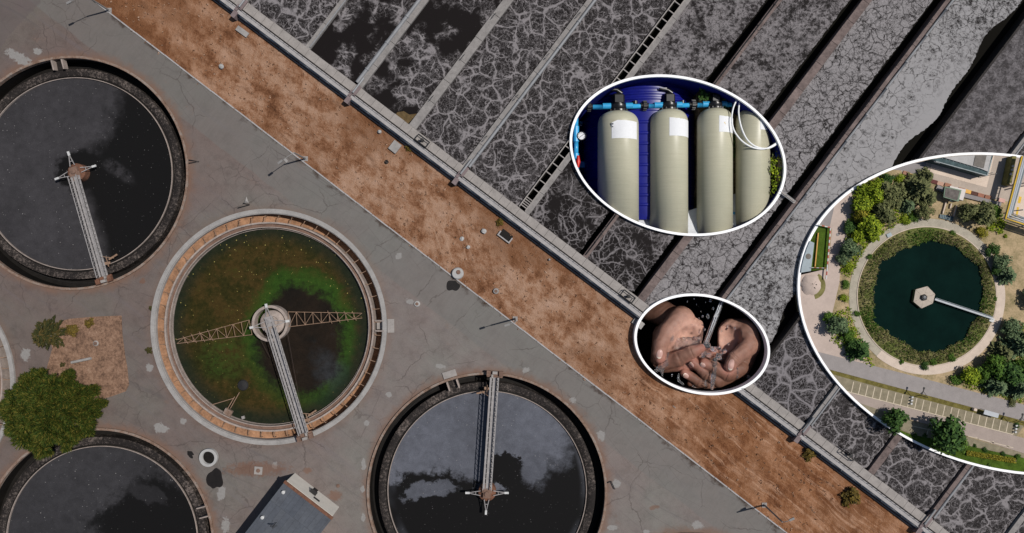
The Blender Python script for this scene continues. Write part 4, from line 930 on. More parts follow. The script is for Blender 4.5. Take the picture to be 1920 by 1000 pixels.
mb.tube([p + Vector((-.2, -.6, 1.5)), p + Vector((.2, .6, 1.5))], .03, 6); mb.build('aerial', M['steel_dark'], roof)
p = A + (B - A) * .48 - nrm * .02 + Vector((0, 0, 0)); mb = MB(); mb.beam(p - e * .45 - nrm * .05 + Vector((0, 0, 1.05)), p + e * .45 - nrm * .05 + Vector((0, 0, 1.05)), .08, 2.1); mb.build('door', M['steel_dark'], r)
mb = MB(); mb.beam(p - e * .7 + Vector((0, 0, 2.6)) - nrm * .4, p + e * .7 + Vector((0, 0, 2.6)) - nrm * .4, .75, .1); mb.build('canopy', M['steel_dark'], r)
p = A + (B - A) * .55; mb = MB(); mb.beam(p - e * .1 - nrm * .05 + Vector((0, 0, 3.3)), p + e * 1.2 - nrm * .05 + Vector((0, 0, 3.3)), .08, .5); mb.build('window', M['steel_dark'], r)
# ================================================================== vegetation
def m_leaf(name, cols, rough=.75):
    m, nt, b = mat(name, rough, .15)
    r = nd(nt, 'ShaderNodeNewGeometry').outputs['Random Per Island']
    n = noise(nt, pos(nt), .45, 3, .6)
    f = mth(nt, 'ADD', mth(nt, 'MULTIPLY', r, .65), mth(nt, 'MULTIPLY', n, .35))
    st(nt, b.inputs['Base Color'], ramp(nt, f, [(.15 + .7 * i / (len(cols) - 1), c) for i, c in enumerate(cols)]))
    b.inputs['Subsurface Weight'].default_value = 0
    return m
LEAF = {
 'mid': m_leaf('leaf_mid_green', [(.03, .065, .010), (.065, .135, .018), (.12, .20, .028)]),
 'dark': m_leaf('leaf_dark_green', [(.016, .042, .012), (.038, .085, .018), (.075, .14, .03)]),
 'lime': m_leaf('leaf_lime', [(.07, .11, .008), (.17, .24, .014), (.30, .35, .022)]),
 'olive': m_leaf('leaf_olive', [(.055, .065, .024), (.11, .122, .046), (.19, .195, .08)]),
 'grey': m_leaf('leaf_grey_green', [(.04, .07, .036), (.09, .135, .062), (.16, .21, .10)]),
 'yellow': m_leaf('leaf_yellow', [(.10, .10, .012), (.21, .19, .018), (.33, .28, .03)]),
 'bigtree': m_leaf('leaf_big_tree', [(.010, .020, .003), (.026, .046, .006), (.038, .058, .007), (.072, .074, .010), (.13, .105, .02)]),
 'plot': m_leaf('leaf_plot', [(.018, .022, .008), (.04, .042, .012), (.085, .06, .018)]),
 'weed': m_leaf('leaf_weed', [(.05, .038, .010), (.10, .07, .015), (.17, .115, .02)]),
 'reed': m_leaf('reed_blades', [(.085, .085, .030), (.16, .145, .065), (.27, .225, .115), (.10, .14, .03), (.13, .18, .03)]),
}
BARK = plain('bark', (.10, .075, .055), .95, .05, .4, 3.0, bmp=.4)
BARK_PALE = plain('pale_bark', (.26, .225, .18), .95, .05, .3, 3.0, bmp=.4)

def leafquad(mb, p, n, s, rd, asp=1.6):
    n = n.normalized(); a = n.cross(Vector((rd.uniform(-1, 1), rd.uniform(-1, 1), rd.uniform(-1, 1))))
    if a.length < 1e-4: return
    a.normalize(); b = n.cross(a); a = a * (s * asp * .5); b = b * (s * .5)
    mb.add([p - a, p - a * .2 + b, p + a, p - a * .2 - b], [(0, 1, 2, 3)])
def broad_mesh(seed, clumps, leaves, ls, h=1.7, flat=.75, rr=(.26, .46), asp=1.6):
    "unit tree: crown radius 1; returns (trunk MB, crown MB)"
    rd = random.Random(seed); tr, cr = MB(), MB(); ct = Vector((0, 0, h - flat * .9))
    tr.tube([(0, 0, -.02), (.01, .02, h * .25), (.03, 0, h * .5), (0, .03, h * .8)], [.085, .07, .055, .02], 8)
    for k in range(clumps):
        while True:
            d = Vector((rd.uniform(-1, 1), rd.uniform(-1, 1), rd.uniform(-.75, 1)))
            if .25 < d.length < 1: break
        r = rd.uniform(*rr); q = ct + Vector((d.x * (1.02 - r * .75), d.y * (1.02 - r * .75), d.z * flat * (1 - r * .5)))
        base = Vector((.02, .01, h * rd.uniform(.3, .55))); tr.tube([base, base.lerp(q, .55) + Vector((0, 0, -.05)), q], [.035, .022, .008], 5)
        for j in range(leaves):
            v = Vector((rd.gauss(0, 1), rd.gauss(0, 1), rd.gauss(0, 1) + .35)).normalized(); rad = r * rd.uniform(.62, 1.06) * (1 + .25 * math.sin(5 * v.x + seed) * math.sin(6 * v.y + k))
            leafquad(cr, q + Vector((v.x, v.y, v.z * .85)) * rad, v + Vector((rd.uniform(-.8, .8), rd.uniform(-.8, .8), rd.uniform(-.2, .9))), ls * rd.uniform(.6, 1.3), rd, asp)
    return tr, cr
def conifer_mesh(seed, tiers, boughs, ls, h=2.2, open_=0.0):
    rd = random.Random(seed); tr, cr = MB(), MB(); tr.tube([(0, 0, -.02), (0.01, 0, h * .5), (0, .01, h)], [.075, .05, .012], 8)
    for t in range(tiers):
        f = t / (tiers - 1); z = h * (.16 + .80 * f); R = (1 - f) ** .8 * .95 + .06
        nb = max(4, int(boughs * (1 - f * .6))); a0 = rd.uniform(0, 6)
        for k in range(nb):
            a = a0 + 2 * PI * k / nb + rd.uniform(-.2, .2); L = R * rd.uniform(.72, 1.12); e = Vector((math.cos(a), math.sin(a), 0)); s2 = Vector((-e.y, e.x, 0))
            p1 = Vector((0, 0, z)) + e * L * .55 + Vector((0, 0, .02)); p2 = Vector((0, 0, z)) + e * L + Vector((0, 0, -.16 * L)); tr.tube([(0, 0, z), p1, p2], [.02, .014, .005], 4)
            m = int(16 * L) + 4
            for j in range(m):
                g = (j + rd.random()) / m; g = open_ + (1 - open_) * g
                c = Vector((0, 0, z)).lerp(p1, g * 2) if g < .5 else p1.lerp(p2, g * 2 - 1)
                w = .24 * L * (1 - g) + .07; c = c + s2 * rd.uniform(-w, w) + Vector((0, 0, rd.uniform(-.03, .05)))
                d = (e + s2 * rd.uniform(-.9, .9)).normalized(); b = d.cross(Vector((0, 0, 1)) + e * rd.uniform(-.4, .4)).normalized(); s = ls * rd.uniform(.7, 1.3)
                cr.add([c - d * s * .4, c + b * s * .32, c + d * s, c - b * s * .32], [(0, 1, 2, 3)])
    return tr, cr
def to_mesh(mb, name):
    me = bpy.data.meshes.new(name); me.from_pydata([tuple(v) for v in mb.v], [], mb.f); return me
TREE = {}
def proto(key, trcr):
    a, b_ = trcr; ma, mc = to_mesh(a, 'trunk'), to_mesh(b_, 'crown'); ma.materials.append(BARK); mc.materials.append(LEAF['mid']); TREE[key] = (ma, mc)
proto('b1', broad_mesh(1, 24, 75, .13)); proto('b2', broad_mesh(2, 19, 95, .12, 1.5)); proto('b3', broad_mesh(3, 28, 60, .15, 1.9, .9)); proto('b4', broad_mesh(4, 14, 110, .11, 1.3, .6))
proto('c1', conifer_mesh(5, 9, 15, .17)); proto('c2', conifer_mesh(6, 8, 12, .20, 1.9, .25)); proto('s1', broad_mesh(8, 12, 55, .2, 1.0, .6)); proto('s2', broad_mesh(9, 7, 130, .13, 1.25, .8, (.5, .62)))
def plant(key, name, loc, r, leaf, label, cat='tree', group=None, rot=None, hz=1.0, bark=None):
    root = empty(name, loc, label, cat, group)
    root.scale = (r, r, r * hz); root.rotation_euler = (0, 0, rot if rot is not None else random.uniform(0, 6.28))
    for me, nm, mt in ((TREE[key][0], 'trunk' if cat == 'tree' else 'stem', bark or BARK), (TREE[key][1], 'crown' if cat == 'tree' else 'foliage', LEAF[leaf])):
        o = bpy.data.objects.new(nm, me); C.objects.link(o); o.parent = root; o.material_slots[0].link = 'OBJECT'; o.material_slots[0].material = mt
    return root

# overgrown plot between the tanks
def m_plot():
    m, nt, b = mat('plot_soil', .95, .05); p = pos(nt); n1 = noise(nt, p, .5, 6, .75); n2 = noise(nt, p, 2.2, 5, .75)
    f = mth(nt, 'ADD', mth(nt, 'MULTIPLY', n1, .55), mth(nt, 'MULTIPLY', n2, .45))
    st(nt, b.inputs['Base Color'], ramp(nt, f, [(.33, (.055, .034, .024)), (.44, (.14, .085, .058)), (.53, (.235, .142, .095)), (.66, (.31, .205, .145))])); bump(nt, b, n2, .8, .2); return m
M['plot'] = m_plot()
mb = MB(); pp = [(92, 610), (130, 598), (178, 594), (228, 592), (230, 630), (235, 668), (239, 690), (242, 722), (236, 734), (205, 745), (150, 760), (95, 740), (88, 690), (98, 655)]
mb.prism(far(pp), .004, .05); mb.build('overgrown_plot', M['plot'], kind='structure')
# big tree: its own dense irregular crown
tr, cr = MB(), MB(); rd = random.Random(21)
tr.tube([(0, 0, -.02), (.02, .01, .3), (0, .03, .6), (.02, 0, .95)], [.07, .055, .045, .015], 10)
LOBES = [(0, 0, .95, .42), (-.35, .35, .8, .36), (.1, .5, .78, .34), (.55, .42, .7, .34), (.82, .30, .6, .24), (.5, .1, .85, .36), (.62, -.22, .65, .30), (.25, -.35, .8, .36), (-.1, -.6, .7, .32), (-.2, -.82, .5, .24), (-.5, -.35, .75, .36), (-.82, -.28, .55, .26),
         (-.75, .12, .65, .32), (-.6, .58, .55, .26), (-.35, .76, .45, .20), (.38, .66, .6, .22), (.98, .12, .4, .16), (-.98, -.5, .35, .16), (-.48, -.7, .5, .24), (.25, -.72, .45, .2), (.85, -.02, .5, .2), (.78, .08, .6, .3), (.45, -.55, .55, .28), (.75, -.35, .45, .22), (-.95, .32, .4, .16), (-.05, .25, 1.0, .3), (.3, -.05, 1.0, .3), (-.3, -.1, 1.0, .3)]
for k, (lx, ly, lz, lr) in enumerate(LOBES):
    q = Vector((lx, ly, lz)); tr.tube([(.01, .01, .35), Vector((.01, .01, .35)).lerp(q, .6) - Vector((0, 0, .06)), q], [.035, .022, .006], 6)
    for sub_ in range(7):
        d = Vector((rd.gauss(0, 1), rd.gauss(0, 1), rd.gauss(0, .7) + .5)).normalized(); cq = q + d * lr * rd.uniform(.35, .8); cr_ = lr * rd.uniform(.28, .48)
        for j in range(int(1500 * lr)):
            v = Vector((rd.gauss(0, 1), rd.gauss(0, 1), rd.gauss(0, 1) + .3)).normalized(); p_ = cq + v * cr_ * rd.uniform(.5, 1.25)
            # narrow leaves that radiate outwards from their twig
            ax = (v + Vector((lx, ly, .3)) * .6 + Vector((rd.uniform(-.6, .6), rd.uniform(-.6, .6), rd.uniform(-.3, .3)))).normalized(); sd_ = ax.cross(Vector((rd.uniform(-1, 1), rd.uniform(-1, 1), rd.uniform(-.3, .3)))).normalized(); s_ = .05 * rd.uniform(.6, 1.4)
            cr.add([p_ - ax * s_ * .6, p_ + sd_ * s_ * .22, p_ + ax * s_, p_ - sd_ * s_ * .22], [(0, 1, 2, 3)])
rd = random.Random(5)
ma, mc = to_mesh(tr, 'trunk'), to_mesh(cr, 'crown'); ma.materials.append(BARK); mc.materials.append(LEAF['bigtree']); TREE['big'] = (ma, mc)
c = G(86, 772, 5.5); plant('big', 'broadleaf_tree', Vector((c.x, c.y, 0)), 8.3, 'bigtree', 'big dense green tree between the tanks at lower left', hz=.8, rot=0.0)
c = G(80, 628, 2.5); plant('c2', 'small_tree', Vector((c.x, c.y, 0)), 3.0, 'plot', 'thin brownish small tree at the corner of the overgrown plot', rot=.4, hz=.8, bark=BARK_PALE)
SH = [(137, 619, 1.5, 'weed', 'yellow-brown bush in the overgrown plot, the larger of two'), (169, 606, 1.1, 'weed', 'small round mustard bush near the top of the overgrown plot'), (118, 684, .6, 'plot', 'tiny dark bush beside the white pipe'),
      (1515, 851, 1.5, 'weed', 'green bush on the grass under the pond display'), (766, 278, .8, 'weed', 'small bush by the square slab at the long wall'), (937, 417, .9, 'weed', 'small bush just above the open pit'), (1593, 930, 2.2, 'weed', 'low scrub along the long wall, lower right'),
      (280, 657, .8, 'plot', 'dark weed growing at the left side of the algae tank, the larger'), (283, 578, .5, 'plot', 'dark weed at the left side of the algae tank, the smaller')]
for x, y, rr, lf, lab in SH: plant('s1', 'bush', G(x, y), rr * .9, lf, lab, 'bush', 'bushes and weeds round the yard', hz=.7)
# dry tufts that roughen the grass strip
rd = random.Random(12); mb = MB()
for k in range(800):
    t = rd.uniform(-60, 1500); s_ = rd.random(); a = (t, KL(t) + 6); u, v = UV(*a); v2 = v + s_ * (2 - v)
    x, y = 388 + u * UD[0] + v2 * ND[0], u * UD[1] + v2 * ND[1]
    if not (-20 < x < 1940 and -20 < y < 1020) or in_oval(2, x, y, 6): continue
    p = G(x, y)
    for j in range(3): leafquad(mb, p + Vector((rd.uniform(-.2, .2), rd.uniform(-.2, .2), .10)), Vector((rd.uniform(-1, 1), rd.uniform(-1, 1), .6)), .22 * rd.uniform(.5, 1.2), rd, 1.8)
tuft = m_leaf('dry_tufts', [(.09, .042, .022), (.19, .095, .05), (.30, .18, .115), (.38, .26, .19)])
tag(mb.build('dry_grass_tufts', tuft, recalc=False, merge=False), kind='stuff')
# ================================================================== oval displays: rims and pits
M['white'] = mat('white_enamel_rim', .6, .2, (.93, .93, .93))[0]
M['pit_navy'] = plain('navy_lining', (.010, .016, .16), .8, .1, .3, .4)
M['pit_black'] = mat('black_lining', .9, .05, (.006, .006, .0065))[0]
ZR = 1.40
def ring_prism(mb, outer, inner, z0, z1):
    n = len(outer); vs = [(p[0], p[1], z) for z in (z0, z1) for p in outer] + [(p[0], p[1], z) for z in (z0, z1) for p in inner]; fs = []
    for i in range(n):
        j = (i + 1) % n
        fs += [(i, j, n + j, n + i), (2 * n + j, 2 * n + i, 3 * n + i, 3 * n + j), (n + i, n + j, 3 * n + j, 3 * n + i), (j, i, 2 * n + i, 2 * n + j)]
    return mb.add(vs, fs)
def display(k, lab, floor_z, lining):
    c = G(OV[k][0], OV[k][1], 0); root = empty('oval_display', c, lab, 'display frame', 'white-rimmed oval displays')
    mb = MB(); ring_prism(mb, oval_w(k, ZR, 0), oval_w(k, ZR, -4.6), 1.0 if k != 2 else -.1, ZR + .12); mb.build('rim', M['white'], root, smooth=True)
    if floor_z is not None:
        mb = MB(); ring_prism(mb, oval_w(k, ZR, -1.5), oval_w(k, ZR, -4.3), floor_z, .99 if k != 2 else -.11); mb.build('lining', lining, root, smooth=True)
        mb = MB(); mb.prism([(p.x, p.y) for p in oval_w(k, ZR, -4.4)], floor_z - .3, floor_z); mb.build('pit_floor', lining, root)
        cut = MB(); cut.prism([(p.x, p.y) for p in oval_w(k, ZR, -1.6)], -40, 6); co = cut.build('cutter', lining)
        cx, cy, W, Hh, s = OV[k]; bb = oval_w(k, ZR, 2); x0, x1 = min(p.x for p in bb), max(p.x for p in bb); y0, y1 = min(p.y for p in bb), max(p.y for p in bb)
        for o in cut_list:
            if o.type != 'MESH': continue
            off = wloc(o); us = [UV(p[0], p[1]) for p in oval_px(k, 4)]; uu = [a[0] for a in us]; vv = [a[1] for a in us]
            f = 1.0
            ov_ = [UV((v.co.x + off.x) / S / .99 + 960, 500 - (v.co.y + off.y) / S / .99) for v in o.data.vertices]
            if not ov_: continue
            if max(a[0] for a in ov_) < min(uu) - 4 or min(a[0] for a in ov_) > max(uu) + 4 or max(a[1] for a in ov_) < min(vv) - 4 or min(a[1] for a in ov_) > max(vv) + 4: continue
            bool_apply(o, co, 'DIFFERENCE')
        bpy.data.objects.remove(co)
    return root
display(1, 'white-rimmed oval set into the basins, framing beige filter vessels and a blue tank', -19.5, M['pit_navy'])
display(2, 'smallest white-rimmed oval, framing a pair of wet cupped hands on black', -10.5, M['pit_black'])
d3 = display(3, 'largest white-rimmed oval at the right edge, framing a round pond among trees', None, None)

# ================================================================== the pond display (a landscape at ground level)
Z3 = 1.35; ZL = [Z3]
def Z7(x, y): return (1480 + .31 * x, 270 + .31 * y)
def Z8(x, y): return (1480 + .32 * x, 580 + .32 * y)
def ZA(x, y): return (1690 + .15 * x, 285 + .15 * y)
def ZB(x, y): return (1490 + .23 * x, 290 + .23 * y)
def ZC(x, y): return (1760 + .2 * x, 700 + .2 * y)
def lay(name, poly, mt, lev, kind='structure', th=.03):
    pl = clip_oval(poly, 3, -4.4)
    if len(pl) < 3: return None
    z = Z3 + .012 * lev; mb = MB(); pts = [G(x, y, z) for x, y in pl]; mb.prism([(p.x, p.y) for p in pts], Z3 - .02, z)
    return mb.build(name, M[mt], kind=kind)
M['p_soil'] = plain('pond_side_soil', (.38, .28, .175), .95, .05, .35, .5, col2=(.21, .19, .085), bmp=.4)
M['p_drive'] = plain('pinkish_driveway', (.45, .365, .315), .9, .1, .12, .35)
M['p_asph'] = plain('grey_asphalt', (.245, .225, .22), .9, .1, .14, .6)
M['p_road'] = plain('road_asphalt', (.275, .25, .24), .9, .1, .14, .8)
M['p_lawn'] = plain('lawn_grass', (.055, .095, .012), .95, .05, .6, .6, col2=(.04, .06, .012), bmp=.5)
M['p_verge'] = plain('verge_grass', (.135, .115, .035), .95, .05, .6, 1.2, bmp=.5)
M['p_path'] = plain('gravel_path', (.36, .325, .26), .95, .05, .25, .7, bmp=.2)
M['p_pathpale'] = plain('pale_path', (.55, .455, .375), .95, .05, .15, .6)
M['p_stall'] = plain('parking_grass_paver', (.225, .195, .135), .95, .05, .3, 1.2, bmp=.2)
M['p_access'] = plain('access_road', (.335, .275, .24), .9, .1, .12, .6)
M['p_line'] = plain('line_paint', (.55, .47, .36), .8, .1, .15, 2.0)
M['p_plaza'] = plain('plaza_paving', (.40, .335, .28), .9, .1, .14, .5)
M['p_pale'] = plain('pale_apron', (.60, .49, .40), .9, .1, .14, .6)
M['p_bank'] = plain('reed_bank_soil', (.17, .155, .06), .95, .05, .5, .9, bmp=.5)
def m_bank():
    m, nt, b = mat('reedy_bank', .95, .05); p = pos(nt); n1 = noise(nt, p, .35, 6, .75); n2 = noise(nt, p, 2.6, 5, .8)
    f = mth(nt, 'ADD', mth(nt, 'MULTIPLY', n1, .5), mth(nt, 'MULTIPLY', n2, .5))
    c = ramp(nt, f, [(.32, (.04, .045, .015)), (.44, (.10, .105, .035)), (.53, (.20, .175, .075)), (.66, (.34, .275, .16))])
    sx = nd(nt, 'ShaderNodeSeparateXYZ', {0: p})
    st(nt, b.inputs['Base Color'], mix(nt, rng(nt, noise(nt, p, .16, 3), .45, .6, 0, .6), c, (.09, .13, .025))); bump(nt, b, n2, .9, .2); return m
M['p_reedbank'] = m_bank()
def m_pond():
    m, nt, b = mat('pond_water', .6, .01); p = pos(nt); n = noise(nt, p, .25, 4, .6); n2 = noise(nt, p, 1.5, 4, .7)
    st(nt, b.inputs['Base Color'], ramp(nt, mth(nt, 'ADD', mth(nt, 'MULTIPLY', n, .8), mth(nt, 'MULTIPLY', n2, .2)), [(.3, (.0012, .0075, .0065)), (.7, (.0022, .0135, .011))])); bump(nt, b, n2, .05, .02); return m
M['p_water'] = m_pond()
mb = MB(); pts = oval_w(3, Z3, -4.4); mb.prism([(p.x, p.y) for p in pts], -1.0, Z3); mb.build('ground', M['p_soil'], kind='structure')
lay('driveway', [(1603, 350), (1599, 372), (1595, 405), (1590, 440), (1577, 470), (1574, 530), (1560, 590), (1562, 620), (1600, 655), (1645, 692), (1534, 664), (1440, 640), (1440, 556), (1512, 552), (1546, 530), (1553, 505), (1560, 430), (1553, 421), (1480, 410)], 'p_drive', 1)
lay('asphalt', [(1480, 421), (1534, 420), (1556, 425), (1566, 380), (1590, 340), (1560, 300)], 'p_asph', 2)
lay('lawn', [(1500, 420), (1535, 422), (1557, 426), (1552, 504), (1500, 516), (1490, 470)], 'p_lawn', 3)
lay('gravel_yard', [(1490, 512), (1552, 505), (1548, 540), (1535, 575), (1490, 600)], 'p_drive', 3)
# path ring, bank and pond
pc = (1738, 556)
def annulus(r0, r1, a0=0, a1=360, n=120, cx=1738, cy=556, ky=1.0):
    A = [math.radians(a0 + (a1 - a0) * i / n) for i in range(n + 1)]
    return [(cx + r1 * math.cos(a), cy + r1 * ky * math.sin(a)) for a in A], [(cx + r0 * math.cos(a), cy + r0 * ky * math.sin(a)) for a in A]
def lay_ring(name, r0, r1, a0, a1, mt, lev, kind='structure', parent=None):
    o, i = annulus(r0, r1, a0, a1); z = Z3 + .012 * lev; mb = MB()
    for k in range(len(o) - 1):
        q = [o[k], o[k + 1], i[k + 1], i[k]]
        pts = [G(x, y, z) for x, y in q]; n = len(mb.v); mb.add(pts, [(0, 1, 2, 3)])
    return mb.build(name, M[mt], parent, kind=kind)
lay_ring('path', 131, 146, 130, 345, 'p_path', 4); lay_ring('path', 131.5, 147, -15, 130, 'p_pathpale', 5)
mb = MB(); o_, i_ = annulus(129.8, 131.2, 0, 360)
for k in range(120):
    pts = [G(x, y, Z3 + .14) for x, y in (o_[k], o_[k + 1], i_[k + 1], i_[k])]; low = [p - Vector((0, 0, .16)) for p in pts]; mb.loft(low, pts)
tag(mb.build('path_kerb', M['p_pathpale']), kind='structure')
POND = [(1644, 506), (1651, 492), (1662, 484), (1677, 475), (1694, 467), (1712, 461), (1728, 455), (1745, 451), (1762, 452), (1778, 457), (1796, 467), (1812, 479), (1828, 492), (1838, 502), (1842, 515), (1841, 535), (1843, 555), (1840, 575), (1836, 592), (1829, 600), (1819, 616), (1812, 630), (1801, 642), (1782, 651), (1760, 657), (1742, 662), (1728, 661), (1712, 654), (1700, 648), (1686, 638), (1671, 628), (1655, 618), (1643, 609), (1637, 596), (1635, 575), (1638, 553), (1640, 530)]
def smooth_poly(P, it=2):
    for _ in range(it):
        Q = []
        for i in range(len(P)):
            a, b_ = P[i], P[(i + 1) % len(P)]; Q += [(a[0] * .75 + b_[0] * .25, a[1] * .75 + b_[1] * .25), (a[0] * .25 + b_[0] * .75, a[1] * .25 + b_[1] * .75)]
        P = Q
    return P
PW = smooth_poly(POND, 2); rd = random.Random(3); PW = [(1738 + (x - 1738) * k_ + rd.uniform(-1, 1), 556 + (y - 556) * k_ + rd.uniform(-1, 1)) for i_, (x, y) in enumerate(PW) for k_ in [1 + .018 * math.sin(i_ * .55) + .012 * math.sin(i_ * 1.7 + 1)]]
# bank: slopes from the path kerb down to the water
mb = MB(); n = len(PW); rows = []
for j in range(5):
    t = j / 4; row = []
    for x, y in PW:
        a = math.atan2(y - 556, x - 1738); ox, oy = 1738 + 130 * math.cos(a), 556 + 130 * math.sin(a)
        z = Z3 + .06 + .35 * math.sin(PI * t) * (.7 + .3 * math.sin(9 * a)) + (0.02 if j == 4 else 0) * -1
        row.append(G(ox + (x - ox) * t * 1.02, oy + (y - oy) * t * 1.02, z))
    rows.append(row)
for j in range(4):
    for i in range(n): mb.add([rows[j][i], rows[j][(i + 1) % n], rows[j + 1][(i + 1) % n], rows[j + 1][i]], [(0, 1, 2, 3)])
mb.build('pond_bank', M['p_reedbank'], kind='structure', smooth=True)
mb = MB(); pts = [G(1738 + (x - 1738) * 1.06, 556 + (y - 556) * 1.06, Z3 + .05) for x, y in PW]; mb.prism([(p.x, p.y) for p in pts], Z3 - .02, Z3 + .05); mb.build('pond_water', M['p_water'], kind='structure')
# reeds on the bank
rd = random.Random(9); mb = MB(); mg = MB()
for k in range(4300):
    i = rd.randrange(n); t = rd.random() ** .8; x, y = PW[i]; a = math.atan2(y - 556, x - 1738) + rd.uniform(-.03, .03); R0 = math.hypot(x - 1738, y - 556); R = 127 + (R0 - 1 - 127) * t
    p = G(1738 + R * math.cos(a), 556 + R * math.sin(a), Z3 + .1 + .3 * math.sin(PI * t)); hgt = rd.uniform(.15, .5)
    d = Vector((rd.uniform(-.5, .5), rd.uniform(-.5, .5), 1)) * hgt; s = Vector((rd.uniform(-1, 1), rd.uniform(-1, 1), 0)).normalized() * rd.uniform(.03, .08)
    tgt = mg if (math.sin(a * 7 + 1) + math.sin(a * 3) + rd.uniform(-1, 1)) > .75 else mb
    tgt.add([p - s, p + s, p + d * .7 + s * .7, p + d, p + d * .6 - s], [(0, 1, 2, 3, 4)])
    leafquad(tgt, p + d * .5, Vector((rd.uniform(-1, 1), rd.uniform(-1, 1), .8)), rd.uniform(.08, .19), rd, 3.6)
tag(mb.build('reeds', LEAF['reed'], recalc=False, merge=False), kind='stuff'); tag(mg.build('bank_greenery', LEAF['mid'], recalc=False, merge=False), kind='stuff')
# road, verge, parking
lay('road', [Z8(120, 240), Z8(170, 250), Z8(750, 397), Z8(1375, 560), (2000, 776), (2000, 812), Z8(1375, 655), Z8(750, 490), Z8(230, 352), Z8(100, 330)], 'p_road', 6)
lay('verge', [Z8(150, 331), Z8(230, 353), Z8(750, 491), Z8(1375, 656), (2000, 813), (2000, 822), Z8(1375, 690), Z8(700, 510), Z8(250, 385), Z8(150, 360)], 'p_verge', 7)
lay('parking_row', [Z8(240, 378), Z8(700, 505), Z8(1375, 684), Z8(1330, 745), Z8(1310, 737), Z8(330, 482), Z8(270, 440)], 'p_stall', 7.6)
lay('access_road', [Z8(330, 483), Z8(1310, 738), Z8(1375, 755), (2000, 838), (2000, 880), Z8(1375, 845), Z8(1050, 745), Z8(720, 650), Z8(480, 575), Z8(400, 545)], 'p_access', 7)
lay('parking_row', [Z8(400, 546), Z8(720, 655), Z8(1050, 750), Z8(1375, 846), Z8(1375, 872), Z8(1050, 800), Z8(720, 735), Z8(500, 640)], 'p_stall', 8)
lay('garden_lawn', [Z8(600, 690), Z8(720, 736), Z8(1050, 801), Z8(1375, 873), (2000, 880), (2000, 960), Z8(1375, 990), Z8(900, 990), Z8(600, 800)], 'p_lawn', 8)
mb = MB()
def stripe(mb, a, b, w, lev):
    z = Z3 + .012 * lev; A, B = G(*a, z), G(*b, z); d = (B - A).normalized(); s = Vector((-d.y, d.x, 0)) * w / 2; mb.prism([(q.x, q.y) for q in (A - s, B - s, B + s, A + s)], z - .008, z)
bs, be = Z8(322, 478), Z8(1310, 735)
mk = MB()
for k in range(25):
    t = k / 24; bx = (bs[0] + (be[0] - bs[0]) * t, bs[1] + (be[1] - bs[1]) * t); tx = (bx[0] + 4.6, bx[1] - 20.5)
    if in_oval(3, *bx, -7) and in_oval(3, *tx, -7): stripe(mk, bx, tx, .14, 8.4)
stripe(mk, bs, be, .14, 8.5)
for a, b_ in ((ZC(275, 590), ZC(700, 700)), (Z8(720, 685), Z8(860, 715)), (Z8(480, 620), Z8(560, 645)), (ZC(485, 640), ZC(520, 655)), (ZC(490, 658), ZC(515, 637)), (ZC(635, 680), ZC(665, 695)), (ZC(640, 698), ZC(660, 677)), (ZC(345, 600), ZC(375, 615)), (Z8(815, 700), Z8(805, 740))): stripe(mk, a, b_, .12, 8.9)
tag(mk.build('stall_markings', M['p_line']), kind='structure')
# paving at the top
lay('plaza', [(1680, 290), (1690, 322), (1745, 338), (1860, 373), (1893, 379), (1925, 388), (1960, 330), (1960, 270), (1700, 270)], 'p_plaza', 2)
lay('asphalt', [(1660, 305), ZA(0, 160), ZA(310, 118), ZA(300, 250), ZA(200, 290), ZA(0, 230), (1660, 318)], 'p_asph', 3)
lay('apron', [(1747, 300), ZA(382, 140), ZA(355, 255), ZA(1065, 445), ZA(1100, 310), ZA(1165, 40), (1800, 270)], 'p_pale', 4, th=.2)
lay('plaza', [ZA(1460, 430), ZA(1400, 780), (1935, 420), (1960, 400), (1950, 340)], 'p_pale', 5)
M['yellow'] = plain('yellow_paint', (.62, .40, .04), .7, .2, .15, 1.5)
mb = MB(); stripe(mb, ZA(1490, 560), ZA(1470, 640), .5, 6); stripe(mb, ZA(1460, 690), ZA(1440, 810), .4, 6); tag(mb.build('yellow_marking', M['yellow']), kind='structure')
# coloured cover plates in a row
PL = [((1699, 325), (.32, .17, .115), 'brown cover plate, the left end of the row by the olive pines'), ((1710, 330), (.72, .36, .05), 'bright orange cover plate behind the pine trees'), ((1751, 341), (.12, .045, .04), 'dark maroon cover plate just right of the pines'),
      ((1763, 344.5), (.45, .28, .21), 'pinkish cover plate next to the maroon one'), ((1777, 347.5), (.30, .15, .10), 'red-brown cover plate behind the small hut'), ((1803, 356), (.33, .18, .12), 'red-brown cover plate right of the hut roof'),
      ((1814.5, 359.5), (.66, .38, .10), 'yellow-orange cover plate in the middle of the row'), ((1826.5, 363), (.10, .05, .04), 'dark brown cover plate right of the yellow-orange one'), ((1839, 366.5), (.31, .14, .095), 'rust-red cover plate between two brown ones'),
      ((1852.5, 370), (.27, .13, .085), 'rust-brown mottled cover plate'), ((1878, 376), (.55, .34, .29), 'pale pink cover plate at the right end of the row')]
for (x, y), col, lab in PL:
    m_ = plain('plate_paint', col, .85, .1, .2, 2.5); mb = MB(); mb.box(G(x, y, Z3 + .1), (1.18, .68, .16), Matrix.Rotation(-.27, 3, 'Z'))
    tag(mb.build('cover_plate', m_), lab, 'cover plate', 'painted cover plates in a row')
# low grey block wall by the hut
mb = MB(); a, b_ = G(*ZA(430, 440), Z3), G(*ZA(520, 480), Z3); mb.beam(a + Vector((0, 0, .2)), b_ + Vector((0, 0, .2)), .8, .4); a, b_ = G(*ZA(770, 545), Z3), G(*ZA(1230, 660), Z3); mb.beam(a + Vector((0, 0, .2)), b_ + Vector((0, 0, .2)), .75, .4)
tag(mb.build('low_wall', M['p_asph']), 'low grey wall along the coloured plates, beside the hut', 'wall')

